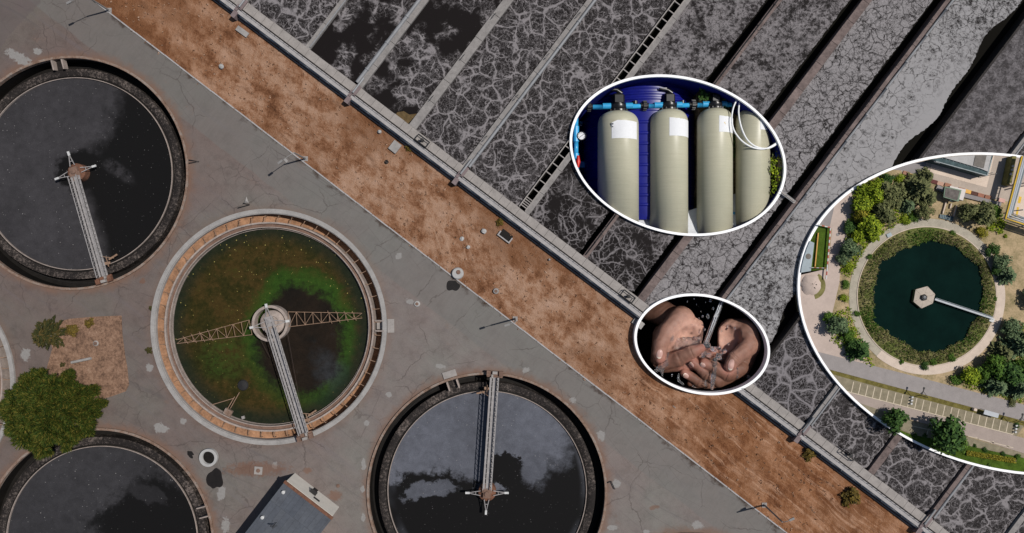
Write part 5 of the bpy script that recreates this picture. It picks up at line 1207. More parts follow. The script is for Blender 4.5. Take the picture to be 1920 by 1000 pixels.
# glasshouse at the top edge
def pxp(l, z): return [G(x, y, z) for x, y in l]
M['gl_frame'] = plain('glasshouse_frame', (.13, .17, .18), .5, .4, .3, 1.0); M['gl_glass'] = plain('glasshouse_panes', (.06, .09, .095), .7, .05, .5, 1.5); M['gl_roof'] = plain('glasshouse_roof', (.34, .33, .32), .6, .3, .25, .5); M['gl_dark'] = plain('roof_dark_panel', (.15, .135, .12), .8, .2, .4, 1.0)
gb = [(1745, 299), (1851, 329), (1866, 280), (1770, 262)]; root = empty('glasshouse', G(1806, 305, Z3), 'grey glass-sided hall with pale and dark roof panels, at the top of the pond display', 'building')
pl = clip_oval(gb, 3, -5.0); zt = Z3 + 2.4
mb = MB(); pts = pxp(pl, zt); mb.prism([(p.x, p.y) for p in pts], Z3 - .02, zt); mb.build('wall', M['gl_glass'], root)
ins = clip_oval([(1757, 292), (1838, 316), (1852, 322), (1862, 280), (1775, 264)], 3, -5.4); mb = MB(); pts = pxp(ins, zt + .25); mb.prism([(p.x, p.y) for p in pts], zt + .01, zt + .25); rf = mb.build('roof', M['gl_roof'], root)
dp = clip_oval([ZA(930, 30), ZA(900, 170), ZA(1030, 205), ZA(1070, 35), ZA(1000, 0)], 3, -5.6); mb = MB(); pts = pxp(dp, zt + .33); mb.prism([(p.x, p.y) for p in pts], zt + .255, zt + .33); mb.build('dark_panel', M['gl_dark'], rf)
mb = MB(); a, b_, c_ = gb[0], gb[1], gb[2]
for t in [i / 16 for i in range(17)]:
    p = G(a[0] + (b_[0] - a[0]) * t, a[1] + (b_[1] - a[1]) * t, Z3) + Vector((0, -.04, 0))
    if in_oval(3, a[0] + (b_[0] - a[0]) * t, a[1] + (b_[1] - a[1]) * t, -6): mb.beam(p, p + Vector((0, 0, 2.45)), .09, .09)
for z in (Z3 + 1.2, zt + .03): mb.beam(G(*ZA(430, 115), z) + Vector((0, -.05, 0)), G(b_[0], b_[1], z) + Vector((0, -.05, 0)), .14, .12)
mb.beam(G(b_[0], b_[1], zt + .03), G(1859, 300, zt + .03), .2, .14); mb.build('frame', M['gl_frame'], root)
for x, y in ((1757, 303), (1795, 313), (1834, 324)):
    mb = MB(); p = G(x, y, Z3 + 2.0); mb.beam(p + Vector((-.55, .05, 0)), p + Vector((.55, -.25, 0)), .3, .12); mb.build('window', M['float'], root)
# hut and flume
root = empty('hut', G(1784, 363, Z3), 'small white hut with a flat grey roof and green edge, above the pond', 'hut')
hc = [ZA(545, 437), ZA(742, 482), ZA(705, 618), ZA(528, 565)]; mb = MB(); pts = pxp(hc, Z3); mb.prism([(p.x, p.y) for p in pts], Z3 - .02, Z3 + 1.5); mb.build('wall', plain('hut_whitewash', (.62, .57, .53), .9, .1, .12, 1.2), root)
cx_ = sum(p[0] for p in hc) / 4; cy_ = sum(p[1] for p in hc) / 4
mb = MB(); pts = pxp([(cx_ + (x - cx_) * 1.06, cy_ + (y - cy_) * 1.06) for x, y in hc], Z3 + 1.5); mb.prism([(p.x, p.y) for p in pts], Z3 + 1.5, Z3 + 1.62); rf = mb.build('roof', plain('hut_roof_edge', (.17, .24, .17), .8, .2, .2, 1.5), root)
mb = MB(); pts = pxp([(cx_ + (x - cx_) * .90, cy_ + (y - cy_) * .90) for x, y in hc], Z3 + 1.6); mb.prism([(p.x, p.y) for p in pts], Z3 + 1.625, Z3 + 1.66); mb.build('felt', plain('hut_roof_felt', (.13, .115, .105), .9, .1, .5, 1.4), rf)
mb = MB(); p = G(*ZA(615, 604), Z3 + 1.1); mb.box(p + Vector((0, -.12, 0)), (.5, .16, .35), Matrix.Rotation(-.27, 3, 'Z')); mb.build('window', M['gl_glass'], root)
root = empty('flume', G(1777, 392, Z3), 'open flume with pale side walls leading from the hut to a blue grate', 'flume')
mb = MB()
for a, b_ in (((1773, 379), (1767, 401)), ((1793, 385), (1787.5, 406)), ((1783, 382), (1781, 391))): mb.beam(G(*a, Z3 + .15), G(*b_, Z3 + .15), .2, .4)
mb.build('side_wall', M['p_pathpale'], root)
M['grate'] = plain('blue_grate', (.04, .085, .105), .6, .3, .35, 2.0); mb = MB(); pts = pxp([(1763, 402), (1788, 405.5), (1786, 415), (1762, 409)], Z3 + .2); mb.prism([(p.x, p.y) for p in pts], Z3 - .01, Z3 + .18); gr = mb.build('grate', M['grate'], root)
mb = MB()
for k in range(9):
    t = k / 8; mb.beam(G(1763 + 25 * t, 402 + 3.5 * t, Z3 + .21), G(1762 + 24 * t, 409 + 6 * t, Z3 + .21), .06, .06)
mb.build('bar', M['gl_frame'], gr)
# pipe rack at the right
root = empty('pipe_rack', G(1886, 410, Z3), 'raised rack of yellow and grey pipes turning a corner at the right edge', 'pipe rack'); zp = Z3 + 3.1
cor = [(1915, 290), (1884, 411), (1925, 424), (1990, 445)]
def off_path(d): return [(cor[0][0] + d, cor[0][1]), (cor[1][0] + d * 1.1, cor[1][1] - d * .85), (cor[2][0], cor[2][1] - d * 1.05), (cor[3][0], cor[3][1] - d * 1.05)]
for nm, d, r_, mt in (('yellow_pipe', 1, .15, 'yellow'), ('pipe', 4.5, .17, 'pipe_silver'), ('pipe', 8, .2, 'pipe_silver'), ('pipe', 11, .12, 'gl_frame')):
    if mt == 'pipe_silver' and mt not in M: M[mt] = plain('silver_cladding', (.42, .44, .46), .6, .2, .12, 1.0)
    mb = MB(); P = [p for p in off_path(d)]; P[0] = (P[0][0], max(P[0][1], 293)); mb.tube([G(x, y, zp) for x, y in P], r_, 8); mb.build(nm, M[mt], root, smooth=True)
mb = MB()
for d in (-1, 13): mb.tube([G(x, max(y, 294), zp - .3) for x, y in off_path(d)], .12, 4)
for t in [i / 12 for i in range(13)]:
    a, b_ = off_path(-1), off_path(13); p, q = [(w[0][0] + (w[1][0] - w[0][0]) * t, max(294, w[0][1] + (w[1][1] - w[0][1]) * t)) for w in (a, b_)]; mb.beam(G(*p, zp - .3), G(*q, zp - .3), .08, .1)
mb.build('frame', M['pipe_silver'], root)
for x, y in ((1886, 408), (1898, 396), (1900, 352), (1912, 345), (1918, 424)):
    mb = MB(); mb.beam(G(x, y, Z3), Vector((G(x, y, Z3).x, G(x, y, Z3).y, zp - .3)), .18, .18, (1, 0, 0)); mb.build('post', M['pipe_silver'], root)
root = empty('planter', G(1897, 318, Z3), 'long raised brown bed with three white pots beside the pipe rack', 'planter')
mb = MB(); pts = pxp([ZA(1318, 400), ZA(1375, 415), ZA(1440, 55), ZA(1390, 50)], Z3 + 1.5); mb.prism([(p.x, p.y) for p in pts], Z3, Z3 + 1.5); mb.build('bed', M['p_bank'], root)
mb = MB(); mb.beam(G(*ZA(1312, 405), Z3 + .75), G(*ZA(1380, 425), Z3 + .75), .16, 1.7); mb.build('end_wall', M['p_pale'], root)
for x, y in (ZA(1362, 280), ZA(1378, 225), ZA(1388, 180)): mb = MB(); mb.lathe([(.16, 0), (.24, .25), (0, .28)], G(x, y, Z3 + 1.5), 10); mb.build('pot', M['float'], root)
# hexagonal platform and footbridge on the pond
root = empty('pond_platform', G(1733, 558, Z3), 'hexagonal stone platform with a dark hatch standing in the pond', 'platform')
hx_ = [(1739, 537), (1753.5, 552), (1749, 569), (1728, 578.5), (1713, 566), (1717, 543)]; zz = Z3 + .75
M['hexst'] = plain('hexagon_paving', (.42, .36, .30), .9, .1, .2, 1.6, bmp=.2)
mb = MB(); pts = pxp(hx_, zz); mb.prism([(p.x, p.y) for p in pts], Z3, zz - .1); mb.build('base', M['p_bank'], root)
apx = G(1732, 558, zz + .25); mb = MB()
for i in range(6):
    a, b_ = G(*hx_[i], zz), G(*hx_[(i + 1) % 6], zz); up = Vector((0, 0, .1)); k = .985; cn = G(1732, 558, zz)
    a2, b2 = cn + (a - cn) * k, cn + (b_ - cn) * k; a3 = a2; g = (b_ - a).normalized() * .02
    mb.add([a + g - up, b_ - g - up, a + g, b_ - g, apx], [(0, 1, 3, 2), (2, 3, 4)])
mb.build('roof', M['hexst'], root)
mb = MB(); mb.lathe([(.62, -.1), (.62, .16), (.5, .24), (0, .24)], apx, 6, None, .3); mb.build('hatch', M['steel_dark'], root)
mb = MB(); mb.lathe([(.28, .24), (.28, .34), (0, .36)], apx, 12); mb.build('hatch_lid', M['pipe_blue'], root)
root = empty('footbridge', G(1808, 580, Z3), 'slender grey footbridge from the hexagonal platform to the pond bank', 'footbridge')
a, b_ = G(1753, 561, zz - .1), G(1861, 597, zz - .1); mb = MB(); mb.beam(a, b_, .42, .1); mb.build('deck', M['pipe_silver'], root)
s_ = Vector((-(b_ - a).y, (b_ - a).x, 0)).normalized() * .24
mb = MB()
for q in (s_, -s_):
    mb.beam(a + q + Vector((0, 0, .3)), b_ + q + Vector((0, 0, .3)), .06, .06)
    for k in range(15): p = a.lerp(b_, k / 14) + q; mb.beam(p, p + Vector((0, 0, .3)), .04, .04)
mb.build('rail', M['gl_frame'], root)
mb = MB(); p = G(1858, 600, Z3 + .2); mb.box(p, (.9, .7, .5), Matrix.Rotation(-.3, 3, 'Z')); mb.build('abutment', M['float'], root)
# things at the left of the pond display
mb = MB(); mb.tube([G(1534, 437, Z3 + .3), G(1528, 500, Z3 + .3)], .13, 8); tag(mb.build('orange_pole', plain('orange_wood', (.62, .34, .10), .8, .1, .15, 2.0), smooth=True), 'long orange pole lying on the green lawn', 'pole')
root = empty('tank_cover', G(1512, 482, Z3), 'pale blue-grey slab with a round hole beside the lawn', 'slab'); M['cov'] = plain('blue_grey_slab', (.31, .36, .38), .7, .2, .15, 1.0)
pl = clip_oval([ZB(112, 700), ZB(160, 720), ZB(132, 950), ZB(40, 965), ZB(30, 850)], 3, -4.8); mb = MB(); pts = pxp(pl, Z3 + .4); mb.prism([(p.x, p.y) for p in pts], Z3, Z3 + .4); mb.build('slab', M['cov'], root)
mb = MB(); mb.lathe([(0, .401), (.52, .401), (.52, .42), (.44, .44), (0, .43)], G(*ZB(104, 831), Z3), 24); mb.build('hole', M['gl_dark'], root)
root = empty('barrier_fence', G(1552, 470, Z3), 'red and white striped barrier round two sides of the lawn', 'barrier')
mr, mw, mp = MB(), MB(), MB(); path = [(1535, 422), (1557, 427), (1551, 502), (1549, 524)]
for (a, b_) in zip(path, path[1:]):
    A, B = G(*a, Z3 + .7), G(*b_, Z3 + .7); n_ = max(2, int((B - A).length / .55))
    for k in range(n_):
        (mr if k % 2 else mw).beam(A.lerp(B, k / n_), A.lerp(B, (k + .96) / n_), .18, .2)
        if k % 4 == 0: p = A.lerp(B, k / n_); mp.beam(p - Vector((0, 0, .7)), p, .07, .07)
A, B = G(1521, 502, Z3 + .7), G(1550, 503, Z3 + .7)
for k in range(6): (mr if k % 2 else mw).beam(A.lerp(B, k / 6), A.lerp(B, (k + .96) / 6), .09, .14)
mr.build('red_panel', plain('barrier_red', (.40, .10, .08), .7, .2, .15, 2.0), root); mw.build('white_panel', M['float'], root); mp.build('post', M['gl_frame'], root)
mb = MB(); mb.lathe([(2.0, 0), (1.7, .35), (.9, .75), (0, .85)], G(1520, 534, Z3), 22); rd = random.Random(4); mb.v = [(v[0] + rd.uniform(-.18, .18), v[1] + rd.uniform(-.18, .18), v[2]) for v in mb.v]
tag(mb.build('gravel_heap', M['p_drive'], smooth=True), 'grey-beige gravel heap below the lawn at the left rim', 'gravel heap')
mb = MB(); o_, i_ = annulus(17, 26, -60, 75, 24, 1522, 536); pts = [G(x, y, Z3 + .06) for x, y in o_ + i_[::-1]]; mb.prism([(p.x, p.y) for p in pts], Z3, Z3 + .06); tag(mb.build('soil_patch', M['p_bank']), kind='structure')
mb = MB(); mb.box(G(1667, 441, Z3 + .12), (.9, .7, .22), Matrix.Rotation(.45, 3, 'Z')); tag(mb.build('path_hatch', M['cov']), 'small square steel hatch on the pond path, upper left', 'hatch')
for x, y, lab in ((1559, 440, 'round drain cover on the driveway'),): mb = MB(); mb.lathe([(0, 0), (.3, 0), (.3, .05), (0, .05)], G(1571, 440, Z3 + .02), 16); tag(mb.build('drain_cover', M['p_asph']), lab, 'drain cover')
# lamps, shelter and signs along the parking row
def plamp(x, y, lab):
    b0 = G(x, y, Z3); r = empty('parking_lamp', b0, lab, 'street lamp', 'double lamps along the parking row'); h = 2.6; e = Vector((-.75, 1.0, 0)); e.normalize()
    mb = MB(); mb.lathe([(.12, 0), (.07, .2), (.045, h), (0, h)], b0, 8); mb.build('post', M['steel_dark'], r)
    t = b0 + Vector((0, 0, h)); mb = MB(); mb.tube([t, t + e * 1.5 + Vector((0, 0, .1))], .04, 6); mb.build('arm', M['steel_dark'], r)
    for q in (Vector((-.25, -.35, 0)), Vector((.1, .45, 0))): mb = MB(); p = t + e * 1.5 + Vector((0, 0, .1)); mb.beam(p, p + q, .16, .1); mb.beam(p + q * .8, p + q * 1.6, .28, .16); mb.build('lamp_head', M['steel_dark'], r)
plamp(1724, 741, 'dark double lamp on the verge near the middle of the parking row'); plamp(1905, 789, 'dark double lamp at the right end of the parking row')
root = empty('bus_shelter', G(1858, 775, Z3), 'small pale flat-roofed shelter on the verge beside the parking row', 'shelter'); a, b_ = G(1845, 772.5, Z3 + 1.1), G(1872, 780, Z3 + 1.1)
mb = MB(); mb.beam(a, b_, .85, .1); mb.build('roof', M['pipe_silver'], root); mb = MB()
for t in (0.03, .97):
    for s_ in (-.35, .35): p = a.lerp(b_, t) + Vector((.25 * s_, s_, 0)); mb.beam(p, p - Vector((0, 0, 1.1)), .07, .07)
mb.build('post', M['gl_frame'], root)
mb = MB(); mb.box(G(1827, 768, Z3 + .35), (.62, .5, .7), Matrix.Rotation(-.27, 3, 'Z')); o = mb.build('cabinet', M['p_pale']); o.modifiers.new('bev', 'BEVEL').width = .05; tag(o, 'small pale utility cabinet on the verge left of the shelter', 'cabinet')
for x, y, lab in ((1709, 751, 'white upright parking sign boards near the middle lamp'), (1904, 804, 'white upright parking sign boards near the right lamp')):
    root = empty('sign_stand', G(x, y, Z3), lab, 'sign'); mb = MB()
    for dy in (-6, 0, 6): mb.box(G(x - dy * .15, y + dy, Z3 + .3), (.35, .3, .5), Matrix.Rotation(.3, 3, 'Z'))
    mb.build('board', M['float'], root); mb = MB(); mb.beam(G(x - .9, y - 6, Z3 + .3), G(x + .9, y + 6, Z3 + .3), .06, .06); mb.build('rail', M['gl_frame'], root)

# ---- trees of the pond display: (x, y, radius, shape, foliage, label)
TR = [
 (1620, 357, 12, 'b2', 'lime', 'lime-green tree nearest the upper left rim of the pond display'), (1643, 346, 12, 'b1', 'lime', 'small lime tree at the top of the leafy cluster, against the rim'), (1666, 337, 12, 'b4', 'dark', 'dark green tree squeezed against the rim at the top of the cluster'),
 (1615, 384, 17, 'b3', 'lime', 'yellow-green tree beside the driveway in the upper left cluster'), (1637, 366, 19, 'b1', 'lime', 'yellow-green tree in the middle of the upper left cluster'), (1658, 352, 17, 'c2', 'olive', 'olive conifer behind the yellow-green trees'),
 (1680, 366, 23, 'b2', 'olive', 'tall olive tree in the centre of the pine group'), (1722, 352, 25, 'c1', 'olive', 'largest olive pine, beside the orange plate'), (1738, 330, 14, 'c1', 'olive', 'olive pine tip nearest the glasshouse apron'), (1742, 368, 17, 'c2', 'olive', 'loose olive pine left of the hut'),
 (1704, 385, 14, 'c2', 'grey', 'bare-looking grey conifer between the olive pines'), (1735, 396, 16, 'b4', 'olive', 'dull olive bushy tree at the path, below the pines'), (1660, 400, 24, 'b1', 'olive', 'dense olive tree above the path, left of the pines'), (1618, 405, 16, 'b1', 'yellow', 'yellow-leaved tree by the driveway'),
 (1630, 425, 20, 'b3', 'lime', 'large lime-green tree just above the path'), (1592, 426, 12, 'b2', 'dark', 'dark green tree overhanging the driveway'), (1612, 442, 15, 'b4', 'lime', 'low lime tree over the grey-green one'), (1640, 440, 13, 'b2', 'lime', 'small lime tree touching the pond path'),
 (1597, 466, 20, 'b1', 'grey', 'grey-green tree left of the pond path'), (1582, 484, 14, 'b4', 'grey', 'smaller grey-green tree by the driveway'), (1594, 500, 11, 's2', 'lime', 'lime bushy tree in the narrow strip by the driveway'), (1588, 535, 9, 's2', 'mid', 'small tree in the narrow strip, left of the path'), (1586, 560, 9, 's2', 'lime', 'small lime tree at the lower end of the narrow strip'),
 (1700, 412, 9, 's2', 'lime', 'round lime bush-like tree on the path edge under the pines'), (1716, 409, 9, 's2', 'mid', 'round green bush-like tree on the path edge under the pines'), (1690, 334, 9, 's2', 'lime', 'small lime tree below the brown plate'),
 (1570, 612, 21, 'b1', 'grey', 'grey-green tree at the lower left of the pond path'), (1556, 596, 12, 'b2', 'mid', 'mid-green tree on the left rim side of the lower left group'), (1590, 628, 14, 'b4', 'mid', 'mid-green tree in the middle of the lower left group'), (1613, 658, 22, 'c1', 'dark', 'dark conifer above the road, lower left group'), (1600, 648, 12, 'b3', 'dark', 'dark green tree beside the lower left conifer'),
 (1817, 400, 20, 'b1', 'olive', 'olive tree just right of the flume'), (1843, 402, 23, 'b3', 'olive', 'large olive tree between the flume and the pipe rack'), (1866, 398, 15, 'b2', 'mid', 'bright green tree under the pipe rack corner'), (1846, 437, 12, 's2', 'yellow', 'pale yellow-green bush-like tree on the path, upper right'),
 (1864, 470, 15, 'b4', 'dark', 'dark tree on the right bank path'), (1878, 490, 17, 'b1', 'grey', 'grey-green tree right of the path'), (1893, 517, 18, 'c2', 'grey', 'grey-green conifer at the right rim of the picture'), (1870, 507, 10, 'b2', 'dark', 'small dark tree between the right bank and the conifer'),
 (1900, 616, 18, 'b2', 'grey', 'grey-green tree by the right end of the footbridge'), (1910, 648, 24, 'c1', 'grey', 'big grey-green conifer at the right edge'), (1883, 662, 19, 'c2', 'olive', 'sparse olive conifer above the lower right thicket'), (1868, 687, 21, 'b1', 'mid', 'leafy green tree in the heart of the lower right thicket'),
 (1823, 703, 18, 'b2', 'lime', 'lime tree at the left end of the lower right thicket'), (1796, 713, 12, 's2', 'mid', 'low green tree nearest the road, left end of the thicket'), (1846, 700, 16, 'b4', 'mid', 'mid-green tree next to the lime tree in the thicket'), (1890, 700, 22, 'b3', 'dark', 'dark green tree by the road in the thicket'),
 (1872, 724, 20, 'c2', 'grey', 'pale grey conifer leaning over the road'), (1912, 728, 20, 'c1', 'grey', 'grey conifer at the right edge above the road'), (1915, 690, 17, 'b1', 'mid', 'green tree at the right edge behind the conifers'), (1900, 757, 8, 's2', 'olive', 'low olive shrub-like tree at the roadside, right'),
 (1945, 640, 25, 'b1', 'dark', 'dark tree beyond the right edge'), (1950, 700, 25, 'b3', 'mid', 'green tree beyond the right edge'), (1940, 560, 20, 'b2', 'grey', 'grey tree beyond the right edge'),
 (1680, 790, 25, 'b1', 'dark', 'dark round tree over the parking rows, the left of two'), (1776, 812, 34, 'b3', 'dark', 'dark spreading tree over the parking rows, the right and larger of two'), (1800, 834, 17, 'b2', 'mid', 'green tree on the hedge beneath the right parking tree'), (1768, 835, 12, 'b4', 'mid', 'green tree at the rim, left of the hedge')]
for x, y, rr, key, lf, lab in TR:
    m_ = rr * .1; zc = Z3 + m_ * .85; c = G(x, y, zc); plant(key, 'tree', Vector((c.x, c.y, Z3 - .02)), m_ * (1.14 if y < 460 and x < 1760 or x > 1790 and 600 < y < 760 else 1.04), lf, lab, 'tree', 'trees round the pond', hz=.8)
for x, y, rr, lf, lab in ((1847, 843, 5.5, 'dark', 'round clipped shrub on the garden lawn, left of a pair'), (1881, 851, 5.5, 'dark', 'round clipped shrub on the garden lawn, right of a pair'), (1828, 836, 4, 'dark', 'smallest clipped shrub by the large parking tree'), (1716, 817, 5, 'dark', 'round shrub between the parking trees, left'), (1735, 818, 5, 'dark', 'round shrub between the parking trees, right'), (1907, 797, 6, 'dark', 'dark shrub at the right end of the parking row'), (1909, 856, 6, 'mid', 'green shrub at the right end of the yellow hedge'), (1855, 872, 4, 'mid', 'small green shrub in front of the yellow hedge'),
                         (1691, 679, 5, 'mid', 'green bush on the lower pond bank, left'), (1735, 685, 9, 'dark', 'dark green bush on the lower pond bank'), (1750, 679, 8, 'mid', 'mid-green bush on the lower pond bank beside the dark one'), (1784, 670, 9, 'mid', 'bright bush on the lower right pond bank'), (1607, 588, 7, 'mid', 'bush on the left pond bank'), (1630, 482, 6, 'mid', 'bush on the upper left pond bank'), (1787, 437, 6, 'mid', 'bush on the upper pond bank'), (1866, 560, 5, 'mid', 'bush on the right pond bank'), (1886, 443, 4, 'lime', 'tiny lime bush on the bare soil at the right')):
    m_ = rr * .1; c = G(x, y, Z3 + m_ * .5); plant('s2' if rr > 5 else 's1', 'shrub', Vector((c.x, c.y, Z3)), m_, lf, lab, 'shrub', 'shrubs of the pond display', hz=.9)
rd = random.Random(31); mb = MB()
for k in range(3200):
    t = rd.random(); a, b_ = ZC(265, 748), ZC(725, 822); x, y = a[0] + (b_[0] - a[0]) * t, a[1] + (b_[1] - a[1]) * t; p = G(x, y + rd.uniform(-4.5, 4.5), Z3 + rd.uniform(.1, .75)); leafquad(mb, p, Vector((rd.uniform(-1, 1), rd.uniform(-1, 1), 1)), .15 * rd.uniform(.6, 1.3), rd)
root = empty('hedge', G(1860, 857, Z3), 'yellow-green hedge running along the bottom of the pond display', 'hedge'); mb.build('foliage', LEAF['yellow'], root, recalc=False, merge=False)
mb = MB(); mb.beam(G(*ZC(270, 750), Z3 + .25), G(*ZC(720, 820), Z3 + .25), .35, .5); mb.build('stem', BARK, root)
# undergrowth below the trees
rd = random.Random(77); mb = MB()
ZN = [([(1600, 345), (1650, 325), (1700, 340), (1715, 412), (1690, 416), (1630, 455), (1592, 520), (1575, 510), (1585, 440), (1596, 390)], 2600), ([(1560, 590), (1592, 575), (1620, 650), (1640, 690), (1590, 660), (1560, 640)], 900), ([(1800, 700), (1840, 690), (1880, 650), (1925, 600), (1925, 760), (1870, 742), (1790, 720)], 2000), ([(1860, 380), (1885, 420), (1880, 440), (1850, 430)], 350)]
def in_poly(x, y, P):
    c_ = False
    for i in range(len(P)):
        a, b_ = P[i - 1], P[i]
        if (a[1] > y) != (b_[1] > y) and x < (b_[0] - a[0]) * (y - a[1]) / (b_[1] - a[1]) + a[0]: c_ = not c_
    return c_
for P, cnt in ZN:
    xs = [p[0] for p in P]; ys = [p[1] for p in P]
    for k in range(cnt):
        x, y = rd.uniform(min(xs), max(xs)), rd.uniform(min(ys), max(ys))
        if in_poly(x, y, P) and in_oval(3, x, y, -6):
            for j in range(3): leafquad(mb, G(x, y, Z3 + rd.uniform(.03, .35)) + Vector((rd.uniform(-.3, .3), rd.uniform(-.3, .3), 0)), Vector((rd.uniform(-1, 1), rd.uniform(-1, 1), 1)), .24 * rd.uniform(.5, 1.2), rd)
tag(mb.build('undergrowth', LEAF['lime'], recalc=False, merge=False), kind='stuff')
# ================================================================== the filter vessel display
UZ = .034
def T(x, y, w): z = ZR - .1 + w * UZ; return G(1050 + .34 * x, 120 + .34 * y, z)
cm = MB(); cm.prism([(p.x, p.y) for p in oval_w(1, ZR, -4.75)], -19.0, ZR + 3); C1 = cm.build('cutter', M['white'])
def clip1(o): bool_apply(o, C1, 'INTERSECT'); return o
RX = Matrix.Rotation(-PI / 2, 3, 'X')      # local z -> up in the photo
def m_frp():
    m, nt, b = mat('fibre_wound_vessel', .38, .4); p = pos(nt)
    n1 = noise(nt, vm(nt, 'MULTIPLY', p, (.18, 5.0, .18)).outputs[0], 1.0, 5, .75); n2 = noise(nt, vm(nt, 'MULTIPLY', p, (1.5, 14.0, 1.5)).outputs[0], 1.0, 4, .8); n3 = noise(nt, p, .15, 3)
    f = mth(nt, 'ADD', mth(nt, 'MULTIPLY', n1, .55), mth(nt, 'MULTIPLY', n2, .45))
    c = ramp(nt, f, [(.30, (.40, .38, .275)), (.5, (.46, .44, .325)), (.70, (.51, .49, .37))])
    st(nt, b.inputs['Base Color'], mix(nt, rng(nt, n3, .35, .65, 0, .25), c, (.34, .35, .26))); bump(nt, b, n2, .12, .03); return m
M['frp'] = m_frp(); M['valve'] = plain('black_valve_plastic', (.010, .010, .011), .32, .5, .3, 2.0); M['pvc'] = plain('light_blue_pvc', (.035, .33, .62), .35, .45, .12, 1.5); M['tankblue'] = plain('deep_blue_tank', (.006, .009, .165), .35, .35, .25, .3)
M['paper'] = plain('white_paper_label', (.70, .71, .72), .8, .2, .06, 2.5); M['chrome'] = mat('lever_metal', .25, .6, (.30, .30, .30))[0]; M['redpl'] = mat('red_valve_plastic', .4, .4, (.55, .02, .012))[0]; M['hose'] = mat('white_hose', .4, .4, (.85, .86, .86))[0]
M['housing'] = plain('blue_filter_housing', (.01, .06, .42), .3, .4, .15, .8); M['plinth'] = plain('white_concrete_plinth', (.62, .64, .66), .85, .1, .1, .8)
def m_earth():
    m, nt, b = mat('earth_bank', .95, .05); p = pos(nt); n1 = noise(nt, p, .45, 6, .7); n2 = noise(nt, p, 2.5, 5, .75)
    f = mth(nt, 'ADD', mth(nt, 'MULTIPLY', n1, .6), mth(nt, 'MULTIPLY', n2, .4))
    st(nt, b.inputs['Base Color'], ramp(nt, f, [(.32, (.03, .04, .010)), (.44, (.10, .11, .03)), (.52, (.27, .20, .11)), (.66, (.50, .40, .27))])); bump(nt, b, n2, .9, .3); return m
M['earth'] = m_earth()
VS = [(320, 112, 262, -113, 'leftmost beige filter vessel, with a curled paper label'), (600, 102.5, 252, -108, 'second beige filter vessel, standing before the right half of the blue tank'),
      (853, 95, 246, -103, 'third beige filter vessel, its label marked with a small yellow stain'), (1064, 91, 246, -104, 'rightmost beige filter vessel, behind the white hose loop')]
lab_rects = [(270, 411, 336, 430), (580, 703, 322, 415), (849, 950, 310, 393), (1071, 1162, 303, 380)]
